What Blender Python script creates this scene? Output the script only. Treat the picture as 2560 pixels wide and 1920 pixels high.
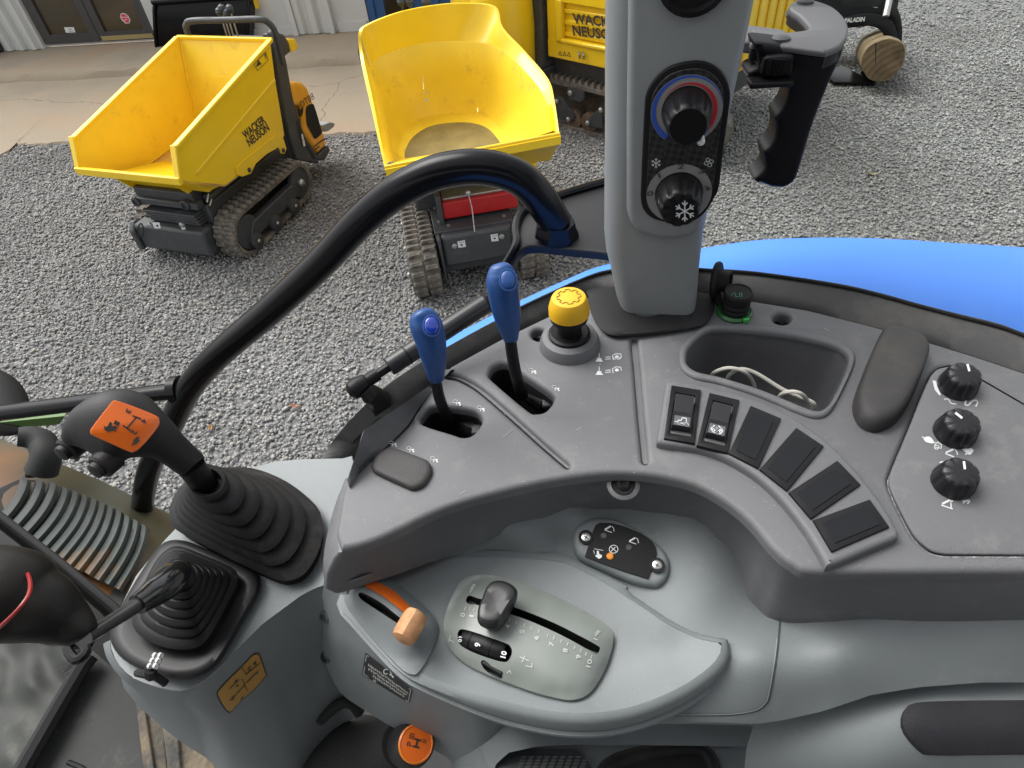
import bpy, math, random
import numpy as np
from mathutils import Vector, Matrix
from mathutils.geometry import tessellate_polygon, delaunay_2d_cdt
random.seed(7); np.random.seed(7)
for o in list(bpy.data.objects): bpy.data.objects.remove(o)
SC = bpy.context.scene; COL = SC.collection
R_ = math.radians
# ------------------------------------------------------------------ camera, sky, sun, exposure
F, H = 1600.0, 2.5                       # focal length in photo pixels (2560 wide), eye height above the gravel
_d = np.array([175.0, -1600.0, -F]); UP = -_d/np.linalg.norm(_d)
_f = np.array([0, 0, -1.0]); _y = _f-UP*_f.dot(UP); _y /= np.linalg.norm(_y)
RM = np.array([np.cross(_y, UP), _y, UP])
CAM = np.array([0, 0, H])
cd = bpy.data.cameras.new('camera'); cam = bpy.data.objects.new('camera', cd); COL.objects.link(cam)
cd.sensor_width = 36; cd.lens = F/2560*36; cd.clip_start = 0.02; cd.clip_end = 400
m = Matrix([list(RM[i])+[CAM[i]] for i in range(3)]+[[0, 0, 0, 1]]); cam.matrix_world = m
SC.camera = cam
w = bpy.data.worlds.new('World'); SC.world = w; w.use_nodes = True
nt = w.node_tree; sky = nt.nodes.new('ShaderNodeTexSky'); sky.sky_type = 'NISHITA'; sky.sun_disc = False
SUN_EL, SUN_AZ = 55, -50                 # azimuth clockwise from +Y
sky.sun_elevation = R_(SUN_EL); sky.sun_rotation = R_(SUN_AZ); sky.dust_density = 4.0; sky.air_density = 1.0; sky.ozone_density = 0.6
hs = nt.nodes.new('ShaderNodeHueSaturation'); hs.inputs['Saturation'].default_value = 0.12     # overcast: cloud greys the sky
nt.links.new(sky.outputs[0], hs.inputs['Color']); bg = nt.nodes['Background']
nt.links.new(hs.outputs[0], bg.inputs['Color']); bg.inputs['Strength'].default_value = 0.15
sl = bpy.data.lights.new('sun', 'SUN'); sl.energy = 0.9; sl.angle = R_(40); sl.color = (1, .97, .92)
so = bpy.data.objects.new('sun', sl); COL.objects.link(so)
so.rotation_euler = Vector((math.sin(R_(SUN_AZ))*math.cos(R_(SUN_EL)), math.cos(R_(SUN_AZ))*math.cos(R_(SUN_EL)), math.sin(R_(SUN_EL)))).to_track_quat('Z', 'Y').to_euler()
SC.view_settings.view_transform = 'Standard'; SC.view_settings.look = 'None'; SC.view_settings.gamma = 1
SC.view_settings.exposure = 1.05
SC.view_settings.use_curve_mapping = False
SC.render.engine = 'CYCLES'; SC.cycles.max_bounces = 8; SC.cycles.use_denoising = True
SC.cycles.caustics_reflective = False; SC.cycles.caustics_refractive = False
# ------------------------------------------------------------------ survey helpers: sight lines to real planes
def ray(px, py): return RM@np.array([px-1280, -(py-960), -F])/F
def P(px, py, z):
    v = ray(px, py); return CAM+v*((z-H)/v[2])
def PV(px, py, o, n):
    v = ray(px, py); n = np.asarray(n, float); return CAM+v*((np.asarray(o)-CAM).dot(n)/v.dot(n))
def proj(p):
    c = RM.T@(np.asarray(p, float)-CAM); return np.array([1280+F*c[0]/-c[2], 960-F*c[1]/-c[2], -c[2]])
def proj_many(A):
    c = (A-CAM)@RM; return np.stack([1280+F*c[:, 0]/-c[:, 2], 960-F*c[:, 1]/-c[:, 2], -c[:, 2]], 1)
def V(*a): return np.array(a, float)
def unit(v): v = np.asarray(v, float); return v/np.linalg.norm(v)
# ------------------------------------------------------------------ materials
MATS = {}
def mat(name, col, rough=.5, metal=0, var=0.0, vscale=20, bump=0.0, bscale=300, coat=0, col2=None, c2scale=3, c2lo=.5, c2hi=.7, spec=.5, dirt=None, emis=None):
    if name in MATS: return MATS[name]
    M = bpy.data.materials.new(name); M.use_nodes = True; t = M.node_tree; N = t.nodes; Lk = t.links
    b = N['Principled BSDF']; b.inputs['Roughness'].default_value = rough; b.inputs['Metallic'].default_value = metal
    b.inputs['Base Color'].default_value = (*col, 1); b.inputs['Coat Weight'].default_value = coat; b.inputs['Coat Roughness'].default_value = .08
    b.inputs['Specular IOR Level'].default_value = spec
    tc = N.new('ShaderNodeTexCoord'); out = None
    def noise(s, det=4, ro=.55):
        n = N.new('ShaderNodeTexNoise'); n.inputs['Scale'].default_value = s; n.inputs['Detail'].default_value = det; n.inputs['Roughness'].default_value = ro
        Lk.new(tc.outputs['Object'], n.inputs['Vector']); return n
    def mix(fac, A, Bc):
        x = N.new('ShaderNodeMix'); x.data_type = 'RGBA'
        Lk.new(fac, x.inputs[0])
        for s, i in ((A, 6), (Bc, 7)):
            if isinstance(s, tuple): x.inputs[i].default_value = (*s, 1)
            else: Lk.new(s, x.inputs[i])
        return x.outputs[2]
    def ramp(src, lo, hi):
        r = N.new('ShaderNodeMapRange'); r.inputs[1].default_value = lo; r.inputs[2].default_value = hi; Lk.new(src, r.inputs[0]); return r.outputs[0]
    c = col
    if var:
        n = noise(vscale); lo = tuple(max(0, k*(1-var)) for k in col); hi = tuple(min(1, k*(1+var)) for k in col)
        c = mix(ramp(n.outputs[0], .3, .7), lo, hi)
    if col2:
        n = noise(c2scale, 6, .65); c = mix(ramp(n.outputs[0], c2lo, c2hi), c, col2)
    if dirt:                                    # (colour, scale, lo, hi): fine specks / dust
        n = noise(dirt[1], 8, .75); c = mix(ramp(n.outputs[0], dirt[2], dirt[3]), c, dirt[0])
        rr = N.new('ShaderNodeMapRange'); rr.inputs[1].default_value = dirt[2]; rr.inputs[2].default_value = dirt[3]
        rr.inputs[3].default_value = rough; rr.inputs[4].default_value = .85; Lk.new(n.outputs[0], rr.inputs[0]); Lk.new(rr.outputs[0], b.inputs['Roughness'])
    if not isinstance(c, tuple): Lk.new(c, b.inputs['Base Color'])
    if bump:
        n = noise(bscale, 3); bp = N.new('ShaderNodeBump'); bp.inputs['Strength'].default_value = bump; bp.inputs['Distance'].default_value = .002
        Lk.new(n.outputs[0], bp.inputs['Height']); Lk.new(bp.outputs[0], b.inputs['Normal'])
    MATS[name] = M; return M
def node_mat(name, fn):
    if name in MATS: return MATS[name]
    M = bpy.data.materials.new(name); M.use_nodes = True; fn(M.node_tree, M.node_tree.nodes, M.node_tree.links, M.node_tree.nodes['Principled BSDF']); MATS[name] = M; return M
DARK = mat('console_charcoal_plastic', (.122, .124, .131), .55, var=.06, vscale=9, bump=.28, bscale=1100, dirt=((.23, .22, .205), 24, .54, .86))
GREY = mat('console_light_grey_plastic', (.18, .199, .203), .5, var=.04, vscale=7, bump=.22, bscale=1100, dirt=((.30, .285, .25), 28, .58, .9))
PODG = mat('quadrant_grey_green_plastic', (.205, .226, .208), .34, var=.04, vscale=8, bump=.1, bscale=900, dirt=((.30, .28, .21), 22, .62, .9))
PILG = mat('pillar_grey_plastic', (.235, .25, .255), .36, var=.03, bump=.3, bscale=1300, dirt=((.22, .21, .19), 18, .62, .9))
RUB = mat('black_rubber', (.015, .015, .016), .6, spec=.2, var=.2, bump=.2, bscale=500, dirt=((.06, .055, .048), 16, .54, .82))
RUBD = mat('dusty_rubber_trim', (.055, .055, .056), .65, var=.1, vscale=14, bump=.2, bscale=700, dirt=((.16, .15, .135), 9, .5, .85))
BLK = mat('satin_black_plastic', (.009, .009, .010), .42, spec=.2, bump=.1, bscale=900)
GLOSSB = mat('gloss_black_paint', (.005, .005, .006), .2, spec=.18, bump=.04, bscale=60)
BLKM = mat('matt_black', (.006, .006, .007), .8)
KNOBB = mat('knob_black', (.012, .012, .014), .32, spec=.35, bump=.05)
WHITE = mat('white_print', (.66, .68, .68), .5)
FADED = mat('faded_print', (.55, .57, .52), .5)
BLUEK = mat('blue_lever_plastic', (.012, .062, .22), .38, var=.08, dirt=((.10, .11, .10), 40, .66, .9))
BLUEB = mat('blue_button_gloss', (.008, .035, .30), .15, coat=.6)
FEND = mat('blue_mudguard_paint', (.088, .275, .90), .42, var=.02, vscale=3, spec=.14, dirt=((.22, .36, .75), 16, .62, .95))
YELK = mat('yellow_knob_plastic', (.74, .42, .012), .42, var=.05, dirt=((.42, .28, .05), 60, .7, .9))
ORNG = mat('orange_decal', (.74, .14, .012), .3, coat=.2)
STEEL = mat('bare_steel', (.5, .5, .49), .3, metal=1, var=.15, vscale=40)
ZINC = mat('zinc_bolt', (.42, .42, .40), .4, metal=.8, var=.2, vscale=60)
YEL = mat('yellow_machine_paint', (.82, .55, .012), .32, coat=.25, var=.04, vscale=4, dirt=((.50, .33, .05), 9, .68, .95))
YELI = mat('yellow_skip_inside', (.80, .56, .03), .45, var=.05, vscale=5, dirt=((.40, .26, .06), 7, .56, .85))
YELO = mat('orange_yellow_hood', (.76, .36, .008), .35, coat=.2, var=.05)
CHAS = mat('charcoal_machine_paint', (.045, .048, .052), .5, var=.15, vscale=10, dirt=((.12, .11, .095), 14, .55, .8))
TRACK = mat('dusty_track_rubber', (.085, .078, .068), .85, var=.3, vscale=14, bump=.5, bscale=90, dirt=((.27, .235, .185), 12, .44, .72))
RED = mat('red_paint', (.42, .012, .014), .4, var=.1, dirt=((.3, .1, .08), 25, .62, .9))
WALLW = mat('white_wall_sheet', (.52, .53, .52), .5, var=.03, vscale=2, dirt=((.5, .47, .4), 3, .6, .9))
LETTER = mat('dark_lettering', (.035, .032, .028), .5)
def concrete(t, N, Lk, b):
    tc = N.new('ShaderNodeTexCoord'); b.inputs['Roughness'].default_value = .9
    def noise(s, d=6, ro=.6):
        n = N.new('ShaderNodeTexNoise'); n.inputs['Scale'].default_value = s; n.inputs['Detail'].default_value = d; n.inputs['Roughness'].default_value = ro; Lk.new(tc.outputs['Object'], n.inputs['Vector']); return n
    r = N.new('ShaderNodeValToRGB'); Lk.new(noise(.9, 8, .65).outputs[0], r.inputs[0])
    e = r.color_ramp.elements; e[0].position = .3; e[0].color = (.235, .20, .15, 1); e[1].position = .7; e[1].color = (.32, .225, .145, 1)
    x = e.new(.5); x.color = (.285, .235, .17, 1)
    r2 = N.new('ShaderNodeValToRGB'); Lk.new(noise(60, 4).outputs[0], r2.inputs[0]); r2.color_ramp.elements[0].color = (.78, .78, .78, 1); r2.color_ramp.elements[1].color = (1.15, 1.15, 1.15, 1)
    mx = N.new('ShaderNodeMix'); mx.data_type = 'RGBA'; mx.blend_type = 'MULTIPLY'; mx.inputs[0].default_value = 1; Lk.new(r.outputs[0], mx.inputs[6]); Lk.new(r2.outputs[0], mx.inputs[7])
    v = N.new('ShaderNodeTexVoronoi'); v.feature = 'DISTANCE_TO_EDGE'; v.inputs['Scale'].default_value = .28
    nz = noise(2.2, 4); ad = N.new('ShaderNodeMixRGB'); ad.inputs[0].default_value = .25; Lk.new(tc.outputs['Object'], ad.inputs[1]); Lk.new(nz.outputs['Color'], ad.inputs[2]); Lk.new(ad.outputs[0], v.inputs['Vector'])
    cr = N.new('ShaderNodeMapRange'); cr.inputs[1].default_value = .0006; cr.inputs[2].default_value = .0022; Lk.new(v.outputs['Distance'], cr.inputs[0])
    m2 = N.new('ShaderNodeMix'); m2.data_type = 'RGBA'; Lk.new(cr.outputs[0], m2.inputs[0]); m2.inputs[6].default_value = (.17, .13, .09, 1); Lk.new(mx.outputs[2], m2.inputs[7]); Lk.new(m2.outputs[2], b.inputs['Base Color'])
    bp = N.new('ShaderNodeBump'); bp.inputs['Strength'].default_value = .3; bp.inputs['Distance'].default_value = .01; Lk.new(noise(80, 5).outputs[0], bp.inputs['Height']); Lk.new(bp.outputs[0], b.inputs['Normal'])
CONC = node_mat('stained_concrete', concrete)
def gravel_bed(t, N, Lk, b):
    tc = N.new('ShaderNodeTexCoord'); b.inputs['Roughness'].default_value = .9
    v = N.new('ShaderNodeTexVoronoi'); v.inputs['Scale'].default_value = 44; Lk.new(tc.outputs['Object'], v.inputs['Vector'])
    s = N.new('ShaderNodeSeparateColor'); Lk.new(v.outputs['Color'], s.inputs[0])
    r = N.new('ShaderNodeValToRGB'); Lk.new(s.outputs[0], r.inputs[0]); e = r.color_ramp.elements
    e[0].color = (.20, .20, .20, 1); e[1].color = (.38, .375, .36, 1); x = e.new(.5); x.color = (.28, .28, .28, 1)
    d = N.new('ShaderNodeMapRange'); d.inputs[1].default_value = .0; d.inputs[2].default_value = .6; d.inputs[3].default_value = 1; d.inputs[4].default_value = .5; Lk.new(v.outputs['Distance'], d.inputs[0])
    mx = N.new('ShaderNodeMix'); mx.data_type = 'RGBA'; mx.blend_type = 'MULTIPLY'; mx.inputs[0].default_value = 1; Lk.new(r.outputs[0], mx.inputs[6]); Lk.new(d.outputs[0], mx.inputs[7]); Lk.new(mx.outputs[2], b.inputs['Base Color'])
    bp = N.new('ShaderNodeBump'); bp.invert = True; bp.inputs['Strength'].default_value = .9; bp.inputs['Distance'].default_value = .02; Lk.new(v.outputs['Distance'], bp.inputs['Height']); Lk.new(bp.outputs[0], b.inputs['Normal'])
GRAV = node_mat('gravel_bed', gravel_bed)
def stone_fn(t, N, Lk, b):
    g = N.new('ShaderNodeNewGeometry'); b.inputs['Roughness'].default_value = .85
    r = N.new('ShaderNodeValToRGB'); Lk.new(g.outputs['Random Per Island'], r.inputs[0]); e = r.color_ramp.elements
    e[0].color = (.21, .211, .213, 1); e[1].color = (.48, .475, .45, 1)
    for p, c in ((.3, (.25, .252, .255)), (.65, (.30, .302, .303)), (.86, (.37, .365, .35)), (.95, (.36, .33, .285))): x = e.new(p); x.color = (*c, 1)
    tc = N.new('ShaderNodeTexCoord'); nz = N.new('ShaderNodeTexNoise'); nz.inputs['Scale'].default_value = .9; nz.inputs['Detail'].default_value = 5; Lk.new(tc.outputs['Object'], nz.inputs[0])
    r2 = N.new('ShaderNodeValToRGB'); Lk.new(nz.outputs[0], r2.inputs[0]); r2.color_ramp.elements[0].position = .35; r2.color_ramp.elements[0].color = (.70, .69, .67, 1); r2.color_ramp.elements[1].position = .65; r2.color_ramp.elements[1].color = (.98, .98, .97, 1)
    mx = N.new('ShaderNodeMix'); mx.data_type = 'RGBA'; mx.blend_type = 'MULTIPLY'; mx.inputs[0].default_value = 1; Lk.new(r.outputs[0], mx.inputs[6]); Lk.new(r2.outputs[0], mx.inputs[7]); Lk.new(mx.outputs[2], b.inputs['Base Color'])
STONE = node_mat('crushed_stone', stone_fn)
# ------------------------------------------------------------------ mesh helpers
ROOTS = {}
def root(name, loc, label, cat, group=None, rz=0):
    o = bpy.data.objects.new(name, None); COL.objects.link(o); o.location = Vector([float(k) for k in loc]); o.rotation_euler = (0, 0, rz)
    o['label'] = label; o['category'] = cat
    if group: o['group'] = group
    o.empty_display_size = .1
    M = Matrix.Translation(o.location)@Matrix.Rotation(rz, 4, 'Z'); ROOTS[o.name] = np.array(M.inverted())
    return o
def top_of(o):
    while o.parent is not None: o = o.parent
    return o
def mk(name, verts, faces, material, parent=None, smooth=30, label=None, kind=None, local=False, cat=None, group=None, bevel=0, bseg=2):
    A = np.asarray(verts, float).reshape(-1, 3)
    if parent is not None and not local:
        T = ROOTS[top_of(parent).name]; A = A@T[:3, :3].T+T[:3, 3]
    me = bpy.data.meshes.new(name); me.from_pydata(A.tolist(), [], [list(map(int, f)) for f in faces]); me.update()
    me.materials.append(material)
    o = bpy.data.objects.new(name, me); COL.objects.link(o)
    if parent is not None: o.parent = parent
    if smooth: me.shade_smooth(); me.set_sharp_from_angle(angle=R_(smooth))
    if bevel:
        bm = o.modifiers.new('edge', 'BEVEL'); bm.width = bevel; bm.segments = bseg; bm.limit_method = 'ANGLE'; bm.angle_limit = R_(35)
    if label: o['label'] = label
    if cat: o['category'] = cat
    if kind: o['kind'] = kind
    if group: o['group'] = group
    return o
def put(src, parent, M, name=None):
    c = src.copy(); COL.objects.link(c); c.parent = parent; c.matrix_local = M
    return c
class MB:
    def __init__(s): s.v = []; s.f = []
    def add(s, v, f):
        n = len(s.v); s.v += [list(map(float, p)) for p in v]; s.f += [[i+n for i in q] for q in f]; return s
    def box(s, c, d, ax=None):
        c = np.asarray(c, float); X, Y, Z = ax if ax is not None else np.eye(3)
        v = [c+X*d[0]/2*i+Y*d[1]/2*j+Z*d[2]/2*k for i in (-1, 1) for j in (-1, 1) for k in (-1, 1)]
        return s.add(v, [(0, 1, 3, 2), (4, 6, 7, 5), (0, 4, 5, 1), (2, 3, 7, 6), (0, 2, 6, 4), (1, 5, 7, 3)])
    def rings(s, rings, cap=True, closed=True):
        k = len(rings[0]); v = [p for r in rings for p in r]; f = []
        for i in range(len(rings)-1):
            for j in range(k if closed else k-1):
                a = i*k+j; b = i*k+(j+1) % k; f.append((a, b, b+k, a+k))
        if cap and closed: f.append(tuple(range(k))[::-1]); f.append(tuple((len(rings)-1)*k+j for j in range(k)))
        return s.add(v, f)
    def tube(s, path, rad, seg=12, cap=True, flat=1.0, nrm=None):
        path = [np.asarray(p, float) for p in path]; n = len(path); rad = [rad]*n if np.isscalar(rad) else rad
        T = [unit(path[min(i+1, n-1)]-path[max(i-1, 0)]) for i in range(n)]
        N0 = np.asarray(nrm, float) if nrm is not None else (V(0, 0, 1) if abs(T[0][2]) < .9 else V(1, 0, 0))
        rs = []
        for i in range(n):
            a = unit(N0-T[i]*N0.dot(T[i])); b = np.cross(T[i], a)
            if nrm is None: N0 = a
            rs.append([path[i]+(b*math.cos(q)+a*flat*math.sin(q))*rad[i] for q in [2*math.pi*k/seg for k in range(seg)]])
        return s.rings(rs, cap)
    def lathe(s, o, axis, prof, seg=24, xa=None, scal=None, cap=True):     # prof: (r, h)
        axis = unit(axis); xa = unit(np.cross(axis, V(0, 1, .1))) if xa is None else unit(np.asarray(xa)-axis*np.dot(xa, axis)); ya = np.cross(axis, xa)
        rs = [[np.asarray(o)+axis*h+(xa*math.cos(q)+ya*math.sin(q))*r*(scal(q, h) if scal else 1) for q in [2*math.pi*k/seg for k in range(seg)]] for r, h in prof]
        return s.rings(rs, cap)
    def prism(s, pts, vec):
        n = len(pts); pts = [np.asarray(p, float) for p in pts]
        return s.rings([pts, [p+np.asarray(vec) for p in pts]])
    def build(s, name, material, parent=None, **k): return mk(name, s.v, s.f, material, parent, **k)
def cr(pts, n=6, closed=False):                          # Catmull-Rom through points
    p = [np.asarray(q, float) for q in pts]; k = len(p); out = []
    for i in range(k if closed else k-1):
        a, b, c, d = (p[(i-1) % k], p[i], p[(i+1) % k], p[(i+2) % k]) if closed else (p[max(i-1, 0)], p[i], p[i+1], p[min(i+2, k-1)])
        for t in np.arange(n)/n:
            out.append(.5*((2*b)+(c-a)*t+(2*a-5*b+4*c-d)*t*t+(3*b-a-3*c+d)*t**3))
    if not closed: out.append(p[-1])
    return out
def resample(pts, n, closed=False):
    p = np.array(pts, float)
    if closed: p = np.vstack([p, p[:1]])
    L = np.concatenate([[0], np.cumsum(np.linalg.norm(np.diff(p, axis=0), axis=1))])
    t = np.linspace(0, L[-1], n, endpoint=not closed)
    return np.stack([np.interp(t, L, p[:, i]) for i in range(p.shape[1])], 1)
def area2(p): p = np.asarray(p); return .5*np.sum(p[:, 0]*np.roll(p[:, 1], -1)-np.roll(p[:, 0], -1)*p[:, 1])
def inset2(p, d):                                        # inset a CCW polygon by d
    p = np.asarray(p, float); a = p-np.roll(p, 1, 0); b = np.roll(p, -1, 0)-p
    na = np.stack([-a[:, 1], a[:, 0]], 1); nb = np.stack([-b[:, 1], b[:, 0]], 1)
    na /= np.linalg.norm(na, axis=1)[:, None]+1e-12; nb /= np.linalg.norm(nb, axis=1)[:, None]+1e-12
    q = na+nb; q /= np.linalg.norm(q, axis=1)[:, None]+1e-9; cs = np.clip((q*na).sum(1), .35, 1)
    return p+q*(d/cs)[:, None]
class Fr:                                                # a plane frame: 3D <-> 2D
    def __init__(s, o, x, n): s.o = np.asarray(o, float); s.n = unit(n); s.x = unit(np.asarray(x)-s.n*np.dot(x, s.n)); s.y = np.cross(s.n, s.x)
    def to2(s, p): d = np.asarray(p)-s.o; return np.array([d.dot(s.x), d.dot(s.y)])
    def to3(s, q, h=0): return s.o+s.x*q[0]+s.y*q[1]+s.n*h
    def px(s, x, y, h=0): return s.to2(PV(x, y, s.o+s.n*h, s.n))
HZ = lambda z: Fr((0, 0, z), (1, 0, 0), (0, 0, 1))
def plate_data(fr, outline, holes=(), thick=.01, bev=.002, steps=3, bottom=False):
    """solid plate in frame fr (top at height 0): outline and holes are 2D loops; rounded top edges."""
    loops = [np.asarray(outline, float)]+[np.asarray(h, float) for h in holes]
    loops = [(l if (area2(l) > 0) == (i == 0) else l[::-1]) for i, l in enumerate(loops)]
    v, f, tops = [], [], []
    for l in loops:
        k = len(l); base = len(v)
        lev = [(bev*(1-math.sin(a)), -bev*(1-math.cos(a))) for a in [math.pi/2*i/steps for i in range(steps+1)]] if bev else [(0, 0)]
        lev.append((0, -thick))
        for d, h in lev:
            q = inset2(l, d) if d else l
            v += [fr.to3(p, h) for p in q]
        for i in range(len(lev)-1):
            for j in range(k):
                a = base+i*k+j; b = base+i*k+(j+1) % k; f.append((a+k, b+k, b, a))
        tops.append((base, k, inset2(l, bev) if bev else l))
    idx = []; poly = []
    for b, k, q in tops: poly.append([Vector((p[0], p[1], 0)) for p in q]); idx += [b+i for i in range(k)]
    for t in tessellate_polygon(poly):
        t3 = [idx[i] for i in t]; a, b, c = [np.asarray(v[i]) for i in t3]
        f.append(tuple(t3) if np.dot(np.cross(b-a, c-a), fr.n) > 0 else tuple(t3[::-1]))
    if bottom:
        nl = len(v)//1
        b, k, q = tops[0]; last = b+k*(steps+1 if bev else 1)
        f.append(tuple(last+i for i in range(k))[::-1])
    return v, f
def plate(name, fr, outline, material, parent, holes=(), thick=.01, bev=.002, steps=3, smooth=35, **k):
    v, f = plate_data(fr, outline, holes, thick, bev, steps, bottom=not holes); return mk(name, v, f, material, parent, smooth=smooth, **k)
def pxl(fr, pts, h=0, sm=0, closed=True):                # photo outline -> 2D loop on frame plane
    if sm: pts = cr(pts, sm, closed)
    return np.array([fr.px(x, y, h) for x, y in pts])
def scale2(l, s): c = l.mean(0); return c+(l-c)*s
# free-form moulded surface: photo outline, heights from control points (thin plate spline)
def tps(ctrl):
    c = np.array(ctrl, float); p = c[:, :2]/300.0; n = len(c)
    def U(r2): return np.where(r2 > 1e-12, .5*r2*np.log(r2+1e-20), 0)
    K = U(((p[:, None]-p[None])**2).sum(2))+np.eye(n)*1e-4
    Q = np.hstack([np.ones((n, 1)), p]); A = np.zeros((n+3, n+3)); A[:n, :n] = K; A[:n, n:] = Q; A[n:, :n] = Q.T
    s = np.linalg.solve(A, np.concatenate([c[:, 2], np.zeros(3)]))
    def z(x, y):
        q = np.array([x, y])/300.0; return float(U(((p-q)**2).sum(1)).dot(s[:n])+s[n]+s[n+1]*q[0]+s[n+2]*q[1])
    return z
def inside(poly, x, y):
    r = False; n = len(poly); j = n-1
    for i in range(n):
        xi, yi = poly[i][0], poly[i][1]; xj, yj = poly[j][0], poly[j][1]
        if (yi > y) != (yj > y) and x < (xj-xi)*(y-yi)/(yj-yi)+xi: r = not r
        j = i
    return r
def patch(name, poly, zf, material, parent, step=16, holes=(), wall=0.0, wallmat=None, skirt=0.0, hole_depth=.02, **k):
    poly = [tuple(p[:2]) for p in poly]; loops = [resample(poly, max(12, int(sum(math.dist(poly[i-1], poly[i]) for i in range(len(poly)))/step)), True)]
    for h in holes: loops.append(resample(h, max(16, int(sum(math.dist(h[i-1], h[i]) for i in range(len(h)))/(step*.5))), True))
    pts, edges = [], []
    for l in loops:
        b = len(pts); n = len(l); pts += [Vector(p) for p in l]; edges += [(b+i, b+(i+1) % n) for i in range(n)]
    A = np.array(poly); x0, y0 = A.min(0); x1, y1 = A.max(0)
    for i, y in enumerate(np.arange(y0, y1, step*.87)):
        for x in np.arange(x0+(i % 2)*step/2, x1, step):
            if inside(poly, x, y):
                dm = min(np.min(((l-(x, y))**2).sum(1)) for l in loops)
                if dm > (step*.45)**2 and not any(inside(h, x, y) for h in holes): pts.append(Vector((x, y)))
    vo, eo, fo, _, _, _ = delaunay_2d_cdt(pts, edges, [], 0, 1e-6)
    f = []
    for t in fo:
        c = sum((vo[i] for i in t), Vector((0, 0)))/len(t)
        if inside(poly, c.x, c.y) and not any(inside(h, c.x, c.y) for h in holes): f.append(t)
    v = [P(q.x, q.y, zf(q.x, q.y)) for q in vo]
    ff = []
    for t in f:
        a, b, c = [v[i] for i in t[:3]]; ff.append(t if np.cross(b-a, c-a)[2] > 0 else t[::-1])
    if skirt:
        n = len(loops[0]); top = [P(q[0], q[1], zf(*q)) for q in loops[0]]; b = len(v); v += top+[p-V(0, 0, skirt) for p in top]
        s = area2(loops[0])
        for i in range(n):
            j = (i+1) % n; q = (b+i, b+j, b+n+j, b+n+i); ff.append(q if s > 0 else q[::-1])
    o = mk(name, v, ff, material, parent, smooth=40, **k)
    for h, l in zip(holes, loops[1:]):
        n = len(l); t = [P(q[0], q[1], zf(*q)) for q in l]; bb = [p-V(0, 0, hole_depth) for p in t]
        mk('slot_well', t+bb, [(i, (i+1) % n, n+(i+1) % n, n+i) for i in range(n)]+[tuple(range(n, 2*n))], wallmat or BLKM, parent if parent is not None else o, smooth=0)
    return o
# flat print laid on a surface: surf(px,py) -> world point
def on_z(z, e=.0004): return lambda x, y: P(x, y, z+e)
def on_zf(zf, e=.0005): return lambda x, y: P(x, y, zf(x, y)+e)
def on_v(o, n, e=.0005):
    n = unit(n); q = np.asarray(o)+n*e; return lambda x, y: PV(x, y, q, n)
FONTC = {}
def glyphs(s, bold=0.0):
    key = (s, bold)
    if key not in FONTC:
        cu = bpy.data.curves.new('t', 'FONT'); cu.body = s; cu.align_x = 'CENTER'; cu.align_y = 'CENTER'; cu.offset = bold; cu.resolution_u = 3
        o = bpy.data.objects.new('t', cu); COL.objects.link(o); bpy.context.view_layer.update()
        me = bpy.data.meshes.new_from_object(o.evaluated_get(bpy.context.evaluated_depsgraph_get()))
        v = np.array([q.co[:2] for q in me.vertices]).reshape(-1, 2); f = [tuple(p.vertices) for p in me.polygons]
        bpy.data.objects.remove(o); bpy.data.curves.remove(cu); bpy.data.meshes.remove(me)
        if len(v): c = (v.min(0)+v.max(0))/2; v = v-c; v = v/(v[:, 1].max()-v[:, 1].min())       # unit height
        FONTC[key] = (v, f)
    return FONTC[key]
def face_cam(v, f):
    out = []
    for t in f:
        a, b, c = [np.asarray(v[i]) for i in t[:3]]
        out.append(t if np.dot(np.cross(b-a, c-a), CAM-a) > 0 else tuple(t)[::-1])
    return out
def text(s, cx, cy, h, ang, surf, material, parent, name='lettering', bold=.02, wid=None, skew=0, ydir=None, **k):
    """h = letter height in photo px, ang = reading direction (deg, photo, counter-clockwise), wid = total width px"""
    v, f = glyphs(s, bold); a = R_(ang); ex = np.array([math.cos(a), -math.sin(a)]); ey = np.array([-math.sin(a), -math.cos(a)]) if ydir is None else np.array([math.cos(R_(ydir)), -math.sin(R_(ydir))])
    sx = h if wid is None else wid/(v[:, 0].max()-v[:, 0].min())
    q = [np.array([cx, cy])+ex*(p[0]*sx+p[1]*h*skew)+ey*p[1]*h for p in v]
    w_ = [surf(*p) for p in q]; return mk(name, w_, face_cam(w_, f), material, parent, smooth=0, **k)
def fills(polys, surf, material, parent, name='symbol', **k):
    v, f = [], []
    for pl in polys:
        b = len(v); v += [surf(*p[:2]) for p in pl]
        f += [tuple(b+i for i in t) for t in tessellate_polygon([[Vector((p[0], p[1], 0)) for p in pl]])]
    return mk(name, v, face_cam(v, f), material, parent, smooth=0, **k)
def strokes(lines, wpx, surf, material, parent, name='symbol', closed=False, **k):
    v, f = [], []
    for ln in lines:
        p = np.array(ln, float); n = len(p)
        for i in range(n-1):
            d = p[i+1]-p[i]; L = np.hypot(*d)
            if L < 1e-6: continue
            t = d/L; nn = np.array([-t[1], t[0]])*wpx/2; e = t*wpx*.35; b = len(v)
            v += [surf(*q) for q in (p[i]-e+nn, p[i]-e-nn, p[i+1]+e-nn, p[i+1]+e+nn)]; f.append((b, b+1, b+2, b+3))
    return mk(name, v, face_cam(v, f), material, parent, smooth=0, **k)
def circ(cx, cy, rx, ry=None, n=20, a0=0, a1=360): ry = rx if ry is None else ry; return [(cx+rx*math.cos(R_(a0+(a1-a0)*i/n)), cy+ry*math.sin(R_(a0+(a1-a0)*i/n))) for i in range(n+1)]
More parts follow.
